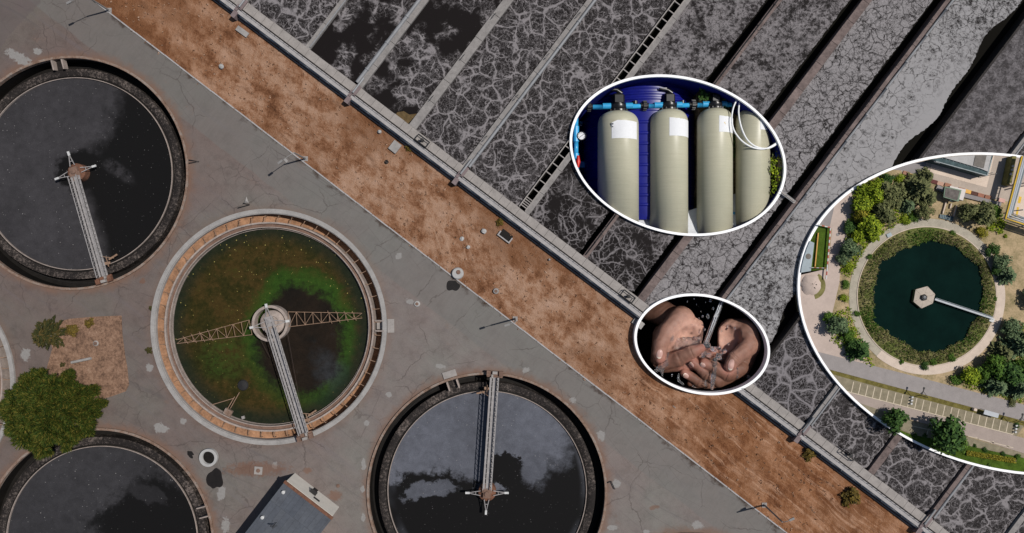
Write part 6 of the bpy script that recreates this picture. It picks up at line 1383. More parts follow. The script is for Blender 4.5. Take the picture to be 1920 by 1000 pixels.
for (cx, r, top, wa, lab), (lx0, lx1, ly0, ly1) in zip(VS, lab_rects):
    base = T(cx, 960, wa); k = base.z; f = (H - base.z) / H * UZ; R = r * f
    root = empty('filter_vessel', base, lab, 'filter vessel', 'row of beige filter vessels')
    ytop = T(cx, top, wa).y; ybot = T(cx, 1000, wa).y; ysh = T(cx, top + 82, wa).y; c = T(cx, top, wa); dh = ytop - ysh
    prof = [(0, ybot), (R * 1.01, ybot), (R, ysh)] + [(R * max(0, 1 - (i / 12) ** 2.6) ** .40 if i < 12 else .22 * R, ysh + dh * (i / 12)) for i in range(1, 13)] + [(0, ytop)]
    mb = MB(); mb.lathe([(a, z - ybot) for a, z in prof], (c.x, ybot, c.z), 72, RX); clip1(mb.build('vessel', M['frp'], root, smooth=True))
    # control head
    s = r / 112; q = Vector((c.x, ytop, c.z)); m_ = f * s * 1.12
    if cx > 1000: lx0, lx1 = lx0, 1156
    mb = MB(); mb.lathe([(0, -4 * m_), (46 * m_, -4 * m_), (46 * m_, 4 * m_), (40 * m_, 8 * m_), (44 * m_, 14 * m_), (44 * m_, 28 * m_), (34 * m_, 32 * m_), (33 * m_, 76 * m_), (26 * m_, 84 * m_), (0, 84 * m_)], q, 24, RX)
    for a in range(12):
        mb.box(q + RX @ Vector((45 * m_ * math.cos(a * PI / 6), 45 * m_ * math.sin(a * PI / 6), 0)), (6 * m_, 9 * m_, 9 * m_))
    mb.box(q + Vector((0, 55 * m_, 30 * m_)), (40 * m_, 36 * m_, 16 * m_)); hd = mb.build('control_valve', M['valve'], root, smooth=True) if cx < 1000 else None
    mb = MB(); t = q + Vector((0, 84 * m_, 0)); mb.tube([t + Vector((16 * m_, 4 * m_, 0)), t + Vector((-8 * m_, 20 * m_, 6 * m_)), t + Vector((-36 * m_, 21 * m_, 12 * m_)), t + Vector((-54 * m_, 25 * m_, 14 * m_))], [13 * m_, 11 * m_, 7 * m_, 5 * m_], 10); hd and mb.build('lever', M['valve'], hd, smooth=True)
    mb = MB(); mb.tube([t + Vector((-14 * m_, 27 * m_, 14 * m_)), t + Vector((-36 * m_, 26 * m_, 18 * m_)), t + Vector((-52 * m_, 29 * m_, 18 * m_))], [2.5 * m_, 2.5 * m_, 2 * m_], 6); hd and mb.build('lever_edge', M['chrome'], hd, smooth=True)
    # curved paper label on the front
    mb = MB(); nx, ny = 14, 5; rd = random.Random(cx); vs = []
    for sh in (.012, .045):
        for j in range(ny + 1):
            for i in range(nx + 1):
                x = lx0 + (lx1 - lx0) * i / nx; x = max(min(x, cx + r * .985), cx - r * .985); y = ly0 + (ly1 - ly0) * j / ny + (4 * (x - lx0) / (lx1 - lx0) - 4 if j == 0 else 0) + (rd.uniform(-1.5, 2.5) if j == 0 and cx > 400 else 0)
                curl = 0
                if cx < 400 and i < 3 and j < 2: curl = (3 - i) * (2 - j) * .05; y += (3 - i) * 5 * (2 - j) * .5
                px = T(x, y, wa); dx = px.x - c.x; vs.append(Vector((px.x, px.y, c.z + math.sqrt(max(0, (R + sh + curl) ** 2 - dx * dx)))))
    W = nx + 1; n1_ = W * (ny + 1); fs = []
    for j in range(ny):
        for i in range(nx):
            a = j * W + i; fs += [(a, a + 1, a + W + 1, a + W), tuple(n1_ + b_ for b_ in (a + W, a + W + 1, a + 1, a))]
    for i in range(nx): a = i; fs.append((a, n1_ + a, n1_ + a + 1, a + 1)); a = ny * W + i; fs.append((a + 1, n1_ + a + 1, n1_ + a, a))
    for j in range(ny): a = j * W; fs.append((a + W, n1_ + a + W, n1_ + a, a)); a = j * W + nx; fs.append((a, n1_ + a, n1_ + a + W, a + W))
    mb.add(vs, fs); lb = clip1(mb.build('label', M['paper'], root, smooth=True))
    if 800 < cx < 900:
        mb = MB()
        for ax, ay, ar in ((878, 345, .10), (884, 350, .09), (881, 341, .07)): p = T(ax, ay, wa); mb.lathe([(0, 0), (ar, 0), (ar * .6, .02), (0, .03)], (p.x, p.y, c.z + math.sqrt((R + .05) ** 2 - (p.x - c.x) ** 2) - .005), 8)
        mb.build('stain', M['yellow'], lb)
# blue ribbed storage tank behind
TW = -112; wa = TW - 330; ax = T(435, 800, wa); f = (H - ax.z) / H * UZ; R = 330 * (H - T(0, 0, TW).z) / H * UZ
root = empty('water_tank', ax, 'large deep blue ribbed water tank behind the beige vessels', 'water tank')
def TY(y): return T(435, y, TW).y
prof = [(0, TY(858)), (R * .985, TY(858)), (R, TY(835))]
ribs = [790, 776, 722, 668, 615, 560, 538, 478, 432, 382, 376, 332, 310, 262, 200, 186, 165, 132, 112, 70]
for y in (775, 722, 668, 612, 555, 496, 438, 380, 320, 250, 188, 160, 128, 98, 40):
    prof += [(R, TY(y + 10)), (R * 1.013, TY(y + 5)), (R * 1.013, TY(y - 3)), (R, TY(y - 8))]
prof += [(R, TY(10)), (0, TY(10))]
mb = MB(); mb.lathe([(a, z - ax.y) for a, z in prof], (ax.x, ax.y, ax.z), 120, RX); clip1(mb.build('tank_shell', M['tankblue'], root, smooth=True))
def on_tank(x, y, d=0.0):
    p = T(x, y, TW - 40); dx = p.x - ax.x; return Vector((p.x, p.y, ax.z + math.sqrt(max(0, (R + d) ** 2 - dx * dx))))
M['lblue'] = mat('label_blue', .6, .3, (.10, .35, .60))[0]; M['lpink'] = mat('label_pink', .6, .3, (.5, .22, .22))[0]
for (x0, x1, y0, y1, mt) in ((116, 152, 250, 280, 'lblue'), (121, 162, 495, 538, 'lblue')):
    mb = MB(); o1 = [on_tank(x, y, .06) for x, y in ((x0, y0), (x1, y0 + 8), (x1, y1), (x0, y1 - 8))]; mb.loft([p - Vector((0, 0, .05)) for p in o1], o1); lb = mb.build('sticker', M[mt], root)
    mb = MB(); xa, ya = x0 + 2, (y0 * .35 + y1 * .65) if y0 < 300 else y0 + 14; o1 = [on_tank(x, y, .10) for x, y in ((xa, ya - 2), (x1 - 2, ya + 5), (x1 - 2, ya + 15), (xa, ya + 8))]; mb.loft([p - Vector((0, 0, .06)) for p in o1], o1); mb.build('print', M['paper'] if y0 < 300 else M['lpink'], lb)
# light blue pipework
wp = -100; root = empty('pipe_manifold', T(560, 230, wp), 'light blue horizontal pipe with black unions linking the vessel heads', 'pipe')
ZF = (H - T(0, 0, wp).z) / H * UZ
mb = MB(); mb.tube([T(112, 240, wp), T(1085, 222, wp)], 13 * ZF, 16)
for x0, x1 in ((235, 280), (362, 400), (520, 566), (642, 672), (786, 822), (890, 918), (1005, 1030)): mb.tube([T(x0, 238 - x0 * .0185, wp), T(x1, 238 - x1 * .0185, wp)], 16.5 * ZF, 16)
clip1(mb.build('pipe', M['pvc'], root, smooth=True))
RYm = Matrix.Rotation(PI / 2, 3, 'Y')
for x in (160, 467, 735, 968):
    mb = MB(); p = T(x, 240 - x * .0185, wp); mb.lathe([(0, -22 * ZF), (17 * ZF, -22 * ZF), (17 * ZF, -12 * ZF), (24 * ZF, -10 * ZF), (24 * ZF, 10 * ZF), (17 * ZF, 12 * ZF), (17 * ZF, 20 * ZF), (0, 20 * ZF)], p, 14, RYm)
    for a in range(10): mb.box(p + Vector((0, 25 * ZF * math.cos(a * PI / 5), 25 * ZF * math.sin(a * PI / 5))), (19 * ZF, 6 * ZF, 6 * ZF))
    mb.build('union', M['valve'], root, smooth=True)
for x, y in ((413, 214), (674, 212)): mb = MB(); mb.lathe([(0, -8 * ZF), (16 * ZF, -8 * ZF), (16 * ZF, 8 * ZF), (0, 10 * ZF)], T(x, y, -112), 12, RX); mb.build('plug', M['valve'], root, smooth=True)
root = empty('drop_pipe', T(88, 430, -70), 'light blue vertical pipe with a pressure gauge and a red valve, left of the vessels', 'pipe'); wq = -70; QF = (H - T(0, 0, wq).z) / H * UZ
mb = MB(); mb.tube([T(88, 250, wq), T(88, 640, wq)], 13 * QF, 16); mb.tube([T(88, 345, wq), T(88, 430, wq)], 17 * QF, 16); mb.tube([T(88, 495, wq), T(88, 525, wq)], 17 * QF, 16); mb.tube([T(88, 560, wq), T(88, 580, wq)], 17 * QF, 16); mb.tube([T(96, 398, wq), T(118, 398, wq + 8)], 8 * QF, 10); clip1(mb.build('pipe', M['pvc'], root, smooth=True))
p = T(118, 398, wq + 12); mb = MB(); mb.lathe([(0, -10 * QF), (25 * QF, -10 * QF), (25 * QF, 8 * QF), (21 * QF, 10 * QF), (20 * QF, 4 * QF), (0, 4 * QF)], p, 32); g = mb.build('pressure_gauge', M['valve'], root, smooth=True)
mb = MB(); mb.lathe([(0, 4.2 * QF), (20 * QF, 4.2 * QF), (20 * QF, 5.2 * QF), (0, 5.2 * QF)], p, 32); mb.build('dial', M['paper'], g)
mb = MB(); u_ = Vector((0, 0, 6 * QF)); mb.beam(p + u_ + Vector((-10 * QF, -8 * QF, 0)), p + u_ + Vector((12 * QF, 9 * QF, 0)), 2.2 * QF, 1.2 * QF)
for a in range(9): t = math.radians(-45 + a * 33.75); e = Vector((math.cos(t), math.sin(t), 0)); mb.beam(p + u_ + e * 14 * QF, p + u_ + e * 18 * QF, 1.8 * QF, 1.2 * QF)
mb.build('needle', M['valve'], g)
mb = MB(); p = T(100, 540, wq + 16); mb.tube([p + Vector((0, 34 * QF, 0)), p, p + Vector((0, -32 * QF, 0))], [6 * QF, 13 * QF, 5 * QF], 10); mb.tube([p + Vector((0, 0, -12 * QF)), p + Vector((0, 0, 4 * QF))], 12 * QF, 12); mb.build('valve_handle', M['redpl'], root, smooth=True)
# hose, filter housing, plinth, earth bank
root = None
pth = [(1000, 172, -34), (975, 200, -22), (955, 245, -16), (947, 300, -6), (955, 355, -3), (980, 400, -2), (1015, 435, -2), (1060, 460, -3), (1110, 470, -6), (1150, 462, -8), (1188, 440, -10), (1205, 425, -12)]
pt2 = [(1002, 180, -40), (990, 215, -30), (985, 260, -16), (990, 310, -8), (1005, 365, -4), (1030, 415, -2), (1065, 448, -2), (1105, 464, -4), (1145, 466, -7), (1180, 452, -9), (1204, 432, -12)]
def spline(P, n=6):
    out = []
    for i in range(len(P) - 1):
        p0, p1, p2, p3 = [Vector(P[max(0, min(len(P) - 1, i + k))]) for k in (-1, 0, 1, 2)]
        for j in range(n):
            t = j / n; out.append(.5 * ((2 * p1) + (p2 - p0) * t + (2 * p0 - 5 * p1 + 4 * p2 - p3) * t * t + (3 * p1 - p0 - 3 * p2 + p3) * t ** 3))
    return out + [Vector(P[-1])]
mb = MB(); mb.tube([T(*p) for p in spline(pth)], .15, 8); mb.tube([T(*p) for p in spline(pt2)], .15, 8); tag(clip1(mb.build('hose', M['hose'], smooth=True)), 'double loop of thin white hose hanging before the rightmost vessel', 'hose')
c = T(1213, 545, -70); f = (H - c.z) / H * UZ; mb = MB(); mb.lathe([(0, 0), (22 * f, 0), (25 * f, 6 * f), (28 * f, 132 * f), (31 * f, 134 * f), (31 * f, 160 * f), (0, 162 * f)], c, 24, RX); tag(clip1(mb.build('filter_housing', M['housing'], smooth=True)), 'blue filter housing cut by the right rim of the oval', 'filter housing')
mb = MB(); mb.tube([T(1238, 520, -75), T(1232, 700, -75)], 8 * f, 10); tag(clip1(mb.build('riser_pipe', M['housing'], smooth=True)), 'dark blue pipe under the blue filter housing at the right rim', 'pipe')
mb = MB(); mb.tube([T(925, 812, -135), T(962, 826, -130)], 9 * f, 10); tag(mb.build('pipe_stub', M['pvc'], smooth=True), 'short light blue pipe stub low between the two right vessels', 'pipe')
# plinth: its top runs back to the blue tank
top = [T(300, 862, -140), T(430, 855, -138), T(600, 842, -140), T(740, 800, -150), T(1010, 700, -160), T(1010, 990, -75), T(300, 990, -60)]
mb = MB(); mb.loft([Vector((p.x, p.y, -14)) for p in top], top); tag(clip1(mb.build('plinth', M['plinth'])), 'white concrete plinth under the beige vessels', 'plinth')
# earth bank with growth at the right
mb = MB(); nx, ny = 26, 40; rd = random.Random(8); vs = []
for j in range(ny + 1):
    for i in range(nx + 1):
        x = 768 + 540 * i / nx; y = 30 + 900 * j / ny; w = -185 + 150 * min(1, max(0, (x - 1150) / 60)) + 65 * min(1, max(0, (260 - y) / 40)) + 30 * max(0, (y - 420) / 480) + 14 * math.sin(x * .021 + y * .013) + rd.uniform(-8, 8); vs.append(T(x, y, w))
bot = [Vector((p.x, p.y, -17)) for p in vs]; W = nx + 1; N_ = len(vs); fs = []
for j in range(ny):
    for i in range(nx): a = j * W + i; fs += [(a, a + 1, a + W + 1, a + W), tuple(N_ + b_ for b_ in (a + W, a + W + 1, a + 1, a))]
for i in range(nx): fs += [(i, N_ + i, N_ + i + 1, i + 1), (ny * W + i + 1, N_ + ny * W + i + 1, N_ + ny * W + i, ny * W + i)]
for j in range(ny): a = j * W; fs += [(a + W, N_ + a + W, N_ + a, a)]; a = j * W + nx; fs += [(a, N_ + a, N_ + a + W, a + W)]
mb.add(vs + bot, fs); bank = clip1(mb.build('earth_bank', M['earth'], smooth=True)); bank['kind'] = 'structure'
def leaf_mass(name, boxes, lf, lab, seed, ls=.42, parent=None):
    rd = random.Random(seed); mb = MB()
    for (x0, x1, y0, y1, w0, w1, cnt) in boxes:
        for k in range(cnt):
            x, y = rd.uniform(x0, x1), rd.uniform(y0, y1); 
            if not in_oval(1, 1050 + .34 * x, 120 + .34 * y, -9): continue
            leafquad(mb, T(x, y, rd.uniform(w0, w1)), Vector((rd.uniform(-1, 1), rd.uniform(-1, 1), 1)), ls * rd.uniform(.5, 1.3), rd)
    return mb.build(name, LEAF[lf], parent, recalc=False, merge=False)
for boxes, lf, lab, seed in (([(770, 880, 60, 200, -125, -80, 330)], 'dark', 'dark green bush at the top, right of the blue tank', 1), ([(875, 960, 110, 240, -125, -85, 90)], 'dark', 'dark bush behind the white hose at the top', 2),
                             ([(945, 985, 380, 520, -180, -140, 110)], 'mid', 'sunlit green bush between the two right vessels', 3), ([(1163, 1240, 520, 720, -70, -12, 260)], 'lime', 'green bush by the right rim, below the blue housing', 4), ([(1168, 1240, 480, 560, -70, -30, 40), (1155, 1200, 700, 800, -85, -40, 80)], 'olive', 'olive ground bush at the lower right rim', 5)):
    o = leaf_mass('bush', boxes, lf, lab, seed); tag(o, lab, 'bush', 'bushes behind the vessels')
bpy.data.objects.remove(C1)
# ================================================================== cupped hands under running water
UH = .021
def T2(u, v, w): z = ZR - 1.5 + w * UH; return G(1180 + .21 * u, 540 + .21 * v, z)
VX = 6.5
gu = np.arange(40, 1290, VX); gv = np.arange(20, 985, VX); gw = np.arange(-420, 105, VX)
U_, V_, W_ = np.meshgrid(gu, gv, gw, indexing='ij'); U_ = U_.astype(np.float32); V_ = V_.astype(np.float32); W_ = W_.astype(np.float32)
def cone(a, b, ra, rb):
    a = np.array(a, np.float32); b = np.array(b, np.float32); d = b - a; L2 = float((d * d).sum())
    pu, pv, pw = U_ - a[0], V_ - a[1], W_ - a[2]
    t = np.clip((pu * d[0] + pv * d[1] + pw * d[2]) / L2, 0, 1)
    return np.sqrt((pu - t * d[0]) ** 2 + (pv - t * d[1]) ** 2 + (pw - t * d[2]) ** 2) - (ra + (rb - ra) * t)
def ell(c, r):
    q = np.sqrt(((U_ - c[0]) / r[0]) ** 2 + ((V_ - c[1]) / r[1]) ** 2 + ((W_ - c[2]) / r[2]) ** 2); return (q - 1) * min(r)
def smin(a, b, k):
    h = np.clip(.5 + .5 * (b - a) / k, 0, 1); return b + (a - b) * h - k * h * (1 - h)
def smax(a, b, k): return -smin(-a, -b, k)
def chain(pts, k=10):
    s = None
    for (p, r), (q, r2) in zip(pts, pts[1:]):
        c = cone(p, q, r, r2); s = c if s is None else smin(s, c, k)
    return s
# -- hand on the left of the photo: heel on top, thumb hanging down at the far left, fingers running to the right
palmL = cone((470, 290, -130), (420, 560, -175), 120, 100)
palmL = smin(palmL, cone((590, 350, -140), (560, 560, -190), 78, 70), 30)
palmL = smin(palmL, cone((300, 420, -150), (275, 640, -150), 92, 88), 40)
palmL = smin(palmL, cone((455, 262, -85), (335, 400, -55), 98, 86), 30)            # ball of the thumb
palmL = smin(palmL, cone((300, 230, -260), (440, 280, -170), 105, 100), 45)         # wrist
palmL = smin(palmL, cone((100, 150, -350), (300, 230, -260), 125, 105), 40)         # forearm
palmL = smax(palmL, -ell((545, 470, -35), (125, 118, 92)), 26)                      # hollow
thumbL = chain([((335, 400, -55), 84), ((285, 500, -22), 68), ((272, 575, -8), 60), ((278, 628, -6), 47)], 14)
handL = smin(palmL, thumbL, 22)
idxL = chain([((310, 660, -95), 78), ((440, 632, -40), 70), ((555, 575, -8), 58), ((640, 540, -6), 41)], 12)
midL = chain([((300, 690, -150), 70), ((450, 690, -110), 58), ((560, 690, -110), 50), ((640, 640, -100), 42)], 10)
rngL = chain([((420, 640, -160), 60), ((600, 600, -105), 52), ((745, 568, -62), 42)], 10)
litL = chain([((470, 600, -180), 55), ((690, 610, -120), 45), ((842, 584, -80), 33)], 10)
fL = smin(smin(idxL, midL, 3), smin(rngL, litL, 3), 3)
handL = smin(handL, fL, 5)
# -- hand on the right: thumb crossing in front, fingers running to the left underneath
palmR = cone((900, 395, -165), (880, 640, -200), 112, 95)
palmR = smin(palmR, cone((1075, 385, -110), (1085, 520, -95), 108, 92), 34)
palmR = smin(palmR, cone((930, 375, -150), (1090, 375, -120), 102, 104), 34)
palmR = smin(palmR, cone((1085, 500, -150), (1010, 715, -150), 92, 82), 34)
palmR = smin(palmR, cone((1200, 520, -300), (1090, 430, -190), 110, 100), 40)
palmR = smin(palmR, cone((1330, 640, -380), (1200, 520, -300), 120, 110), 40)
palmR = smax(palmR, -ell((850, 455, -45), (118, 135, 92)), 24)
palmR = smax(palmR, -ell((955, 470, -30), (40, 120, 60)), 22)                       # fold beside the ball of the thumb
thumbR = chain([((1085, 500, -60), 86), ((1020, 570, -14), 74), ((945, 625, 6), 64), ((905, 685, 8), 55), ((890, 706, 4), 46)], 14)
handR = smin(palmR, thumbR, 18)
idxR = chain([((1000, 725, -110), 80), ((880, 770, -70), 66), ((765, 715, -36), 57), ((668, 672, -22), 46)], 12)
midR = chain([((960, 770, -150), 68), ((800, 832, -98), 58), ((690, 770, -58), 53), ((570, 662, -34), 43)], 11)
rngR = chain([((920, 800, -190), 58), ((740, 868, -140), 53), ((620, 835, -96), 49), ((492, 757, -74), 40)], 11)
litR = chain([((880, 830, -220), 48), ((720, 888, -180), 46), ((610, 878, -150), 40), ((545, 850, -130), 34)], 10)
fR = smin(smin(idxR, midR, 3), smin(rngR, litR, 3), 3)
handR = smin(handR, fR, 5)
sdf = smin(handL, handR, 3)
# creases of the palms and knuckles
wr = np.sin(V_ * .075 + np.sin(U_ * .02) * 2.2 + W_ * .05) * np.sin(U_ * .058 + np.cos(V_ * .021) * 2) * 1.6
sdf = sdf + wr.astype(np.float32)
for a, b, dep in (((385, 300, -20), (345, 520, -20), 9), ((470, 470, -110), (640, 430, -120), 9), ((500, 520, -115), (660, 500, -120), 8), ((985, 400, -20), (900, 560, -60), 10), ((690, 420, -90), (820, 520, -110), 7), ((1150, 590, -60), (960, 690, -30), 10), ((1085, 560, -20), (1030, 510, 20), 5)):
    c = cone(a, b, 12, 9); sdf = np.maximum(sdf, -(c - 0) if False else sdf) if False else smax(sdf, -(c), 12) if dep > 8 else smax(sdf, -(c + 4), 9)
def groove(c, d, R, hw, dep):
    "a crease across a finger joint"
    global sdf
    L = math.hypot(*d); px, py = -d[1] / L, d[0] / L
    g = chain([((c[0] + px * hw * t, c[1] + py * hw * t, c[2] + R * math.sqrt(max(0, 1 - (hw * t / R) ** 2)) + 2), dep) for t in (-.95, -.6, 0, .6, .95)], 2)
    sdf = smax(sdf, -g, 5)
for c, d, R, hw in (((440, 632, -40), (115, -57), 70, 62), ((450, 628, -38), (115, -57), 70, 60), ((555, 575, -8), (100, -45), 58, 50), ((880, 770, -70), (-115, -55), 66, 58), ((765, 715, -36), (-97, -43), 57, 50), ((690, 770, -58), (-115, -105), 53, 46), ((620, 835, -96), (-125, -75), 49, 42), ((278, 548, -12), (-5, 70), 64, 52), ((283, 535, -15), (-5, 70), 65, 50), ((945, 625, 6), (-60, 60), 64, 55), ((955, 615, 4), (-60, 60), 65, 52)):
    groove(c, d, R, hw, 4.5)
# trim to the inside of the oval
cx, cy, Wd, Hd, sh = OV[2]; ca = math.sqrt(1 - sh * sh)
fz = (H - (ZR - 1.5 + W_ * UH)) / H; fr = (H - ZR) / H
PXu = (1180 + .21 * U_ - 960) * fz / fr + 960; PYv = (540 + .21 * V_ - 500) * fz / fr + 500
A_ = (PXu - cx) / (Wd - 5.2); B_ = ((PYv - cy) / (Hd - 5.2) - A_ * sh) / ca
sdf = np.maximum(sdf, (np.sqrt(A_ ** 2 + B_ ** 2) - 1) * 430)
def surface_nets(F, iso=0.0):
    s = F < iso; nx, ny, nz = F.shape
    cnt = np.zeros((nx - 1, ny - 1, nz - 1), np.int8)
    for dx in (0, 1):
        for dy in (0, 1):
            for dz in (0, 1): cnt += s[dx:nx - 1 + dx, dy:ny - 1 + dy, dz:nz - 1 + dz]
    act = (cnt > 0) & (cnt < 8); idx = -np.ones(act.shape, np.int64); ii = np.argwhere(act); idx[act] = np.arange(len(ii))
    acc = np.zeros((len(ii), 3)); num = np.zeros(len(ii)); I, J, K = ii.T
    cor = [(a, b, c) for a in (0, 1) for b in (0, 1) for c in (0, 1)]
    for p in cor:
        for ax in range(3):
            if p[ax]: continue
            q = list(p); q[ax] = 1
            fa = F[I + p[0], J + p[1], K + p[2]]; fb = F[I + q[0], J + q[1], K + q[2]]; m = (fa < iso) != (fb < iso)
            t = np.where(m, fa / np.where(m, fa - fb, 1), 0)
            pt = np.stack([np.full(len(ii), float(p[0])), np.full(len(ii), float(p[1])), np.full(len(ii), float(p[2]))], 1); pt[:, ax] += t
            acc += pt * m[:, None]; num += m
    V = ii + acc / num[:, None]; faces = []
    for ax in range(3):
        sl0 = [slice(None)] * 3; sl1 = [slice(None)] * 3; sl0[ax] = slice(0, -1); sl1[ax] = slice(1, None)
        a, b = s[tuple(sl0)], s[tuple(sl1)]; E = np.argwhere(a != b); o = [k for k in range(3) if k != ax]
        ok = (E[:, o[0]] > 0) & (E[:, o[1]] > 0) & (E[:, o[0]] < F.shape[o[0]] - 1) & (E[:, o[1]] < F.shape[o[1]] - 1); E = E[ok]
        ins = a[E[:, 0], E[:, 1], E[:, 2]]; qd = []
        for d0, d1 in ((0, 0), (1, 0), (1, 1), (0, 1)):
            c = E.copy(); c[:, o[0]] -= d0; c[:, o[1]] -= d1; qd.append(idx[c[:, 0], c[:, 1], c[:, 2]])
        qd = np.stack(qd, 1); fl = ins if ax != 1 else ~ins; qd[fl] = qd[fl][:, ::-1]; faces.append(qd)
    return V, np.concatenate(faces)
def sdf_object(F, name, mt, parent=None, tone=None, sm=0):
    V, Fc = surface_nets(F); P = np.stack([gu[0] + V[:, 0] * VX, gv[0] + V[:, 1] * VX, gw[0] + V[:, 2] * VX], 1)
    ws = [T2(*p) for p in P]; off = wloc(parent) if parent is not None else Vector((0, 0, 0))
    me = bpy.data.meshes.new(name); me.from_pydata([tuple(w - off) for w in ws], [], [tuple(int(i) for i in f) for f in Fc])
    bm = bmesh.new(); bm.from_mesh(me)
    if sm: bmesh.ops.smooth_vert(bm, verts=bm.verts, factor=.5, use_axis_x=True, use_axis_y=True, use_axis_z=True)
    bmesh.ops.recalc_face_normals(bm, faces=bm.faces); bm.to_mesh(me); bm.free()
    me.polygons.foreach_set('use_smooth', [True] * len(me.polygons)); me.materials.append(mt)
    if tone is not None:
        at = me.color_attributes.new('pigment', 'FLOAT_COLOR', 'POINT'); cols = np.ones((len(P), 4), np.float32); cols[:, :3] = tone(P); at.data.foreach_set('color', cols.ravel())
    o = bpy.data.objects.new(name, me); C.objects.link(o)
    if parent is not None: o.parent = parent
    return o
def interp(F, P):
    i = np.clip(np.round((P - np.array([gu[0], gv[0], gw[0]])) / VX).astype(int), 0, np.array(F.shape) - 1); return F[i[:, 0], i[:, 1], i[:, 2]]
fing = np.minimum(fL, fR); thmb = np.minimum(thumbL, thumbR); palm_h = np.minimum(ell((520, 400, -70), (190, 190, 120)), ell((830, 460, -70), (150, 180, 120)))
arm = np.minimum(cone((100, 150, -350), (300, 230, -270), 150, 120), cone((1330, 640, -380), (1190, 520, -290), 150, 120))
tips = None
for c_ in ((640, 540, -6), (668, 672, -22), (570, 662, -34), (492, 757, -74), (275, 640, -6), (890, 715, 4), (745, 568, -62), (842, 584, -80)):
    e_ = ell(c_, (62, 62, 62)); tips = e_ if tips is None else np.minimum(tips, e_)
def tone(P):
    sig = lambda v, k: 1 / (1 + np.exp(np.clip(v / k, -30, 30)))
    base = np.array([.19, .102, .073]); pal = np.array([.60, .365, .285]); fg = np.array([.125, .060, .040]); tip = np.array([.38, .17, .13]); ar = np.array([.045, .024, .017]); tb = np.array([.36, .20, .15])  # palms lighter by pigment; shade painted into fingers and forearms
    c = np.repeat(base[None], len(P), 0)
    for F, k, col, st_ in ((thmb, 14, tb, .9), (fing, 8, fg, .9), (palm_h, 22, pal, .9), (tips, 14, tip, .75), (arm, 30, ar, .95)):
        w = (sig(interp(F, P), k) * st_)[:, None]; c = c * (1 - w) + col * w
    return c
def m_skin():
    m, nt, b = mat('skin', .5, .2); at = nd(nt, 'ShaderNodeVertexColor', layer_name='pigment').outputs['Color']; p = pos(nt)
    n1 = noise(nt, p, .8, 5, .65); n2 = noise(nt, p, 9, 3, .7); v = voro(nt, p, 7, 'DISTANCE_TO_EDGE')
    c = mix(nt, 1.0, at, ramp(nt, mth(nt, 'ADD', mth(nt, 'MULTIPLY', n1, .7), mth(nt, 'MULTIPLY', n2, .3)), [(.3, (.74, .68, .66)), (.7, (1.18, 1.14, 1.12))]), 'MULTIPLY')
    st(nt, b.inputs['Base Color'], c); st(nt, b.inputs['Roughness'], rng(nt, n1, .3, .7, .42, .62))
    b.inputs['Subsurface Weight'].default_value = .04; b.inputs['Subsurface Radius'].default_value = (.35, .12, .06); b.inputs['Subsurface Scale'].default_value = .5
    bump(nt, b, mth(nt, 'ADD', mth(nt, 'MULTIPLY', n2, .5), mth(nt, 'MULTIPLY', rng(nt, v, 0, .08), .5)), .35, .04); return m
M['skin'] = m_skin()
person = empty('person', T2(660, 600, -200), 'two wet cupped hands of a person catching a stream of water', 'person')
body = sdf_object(sdf, 'hands', M['skin'], person, tone, 1)
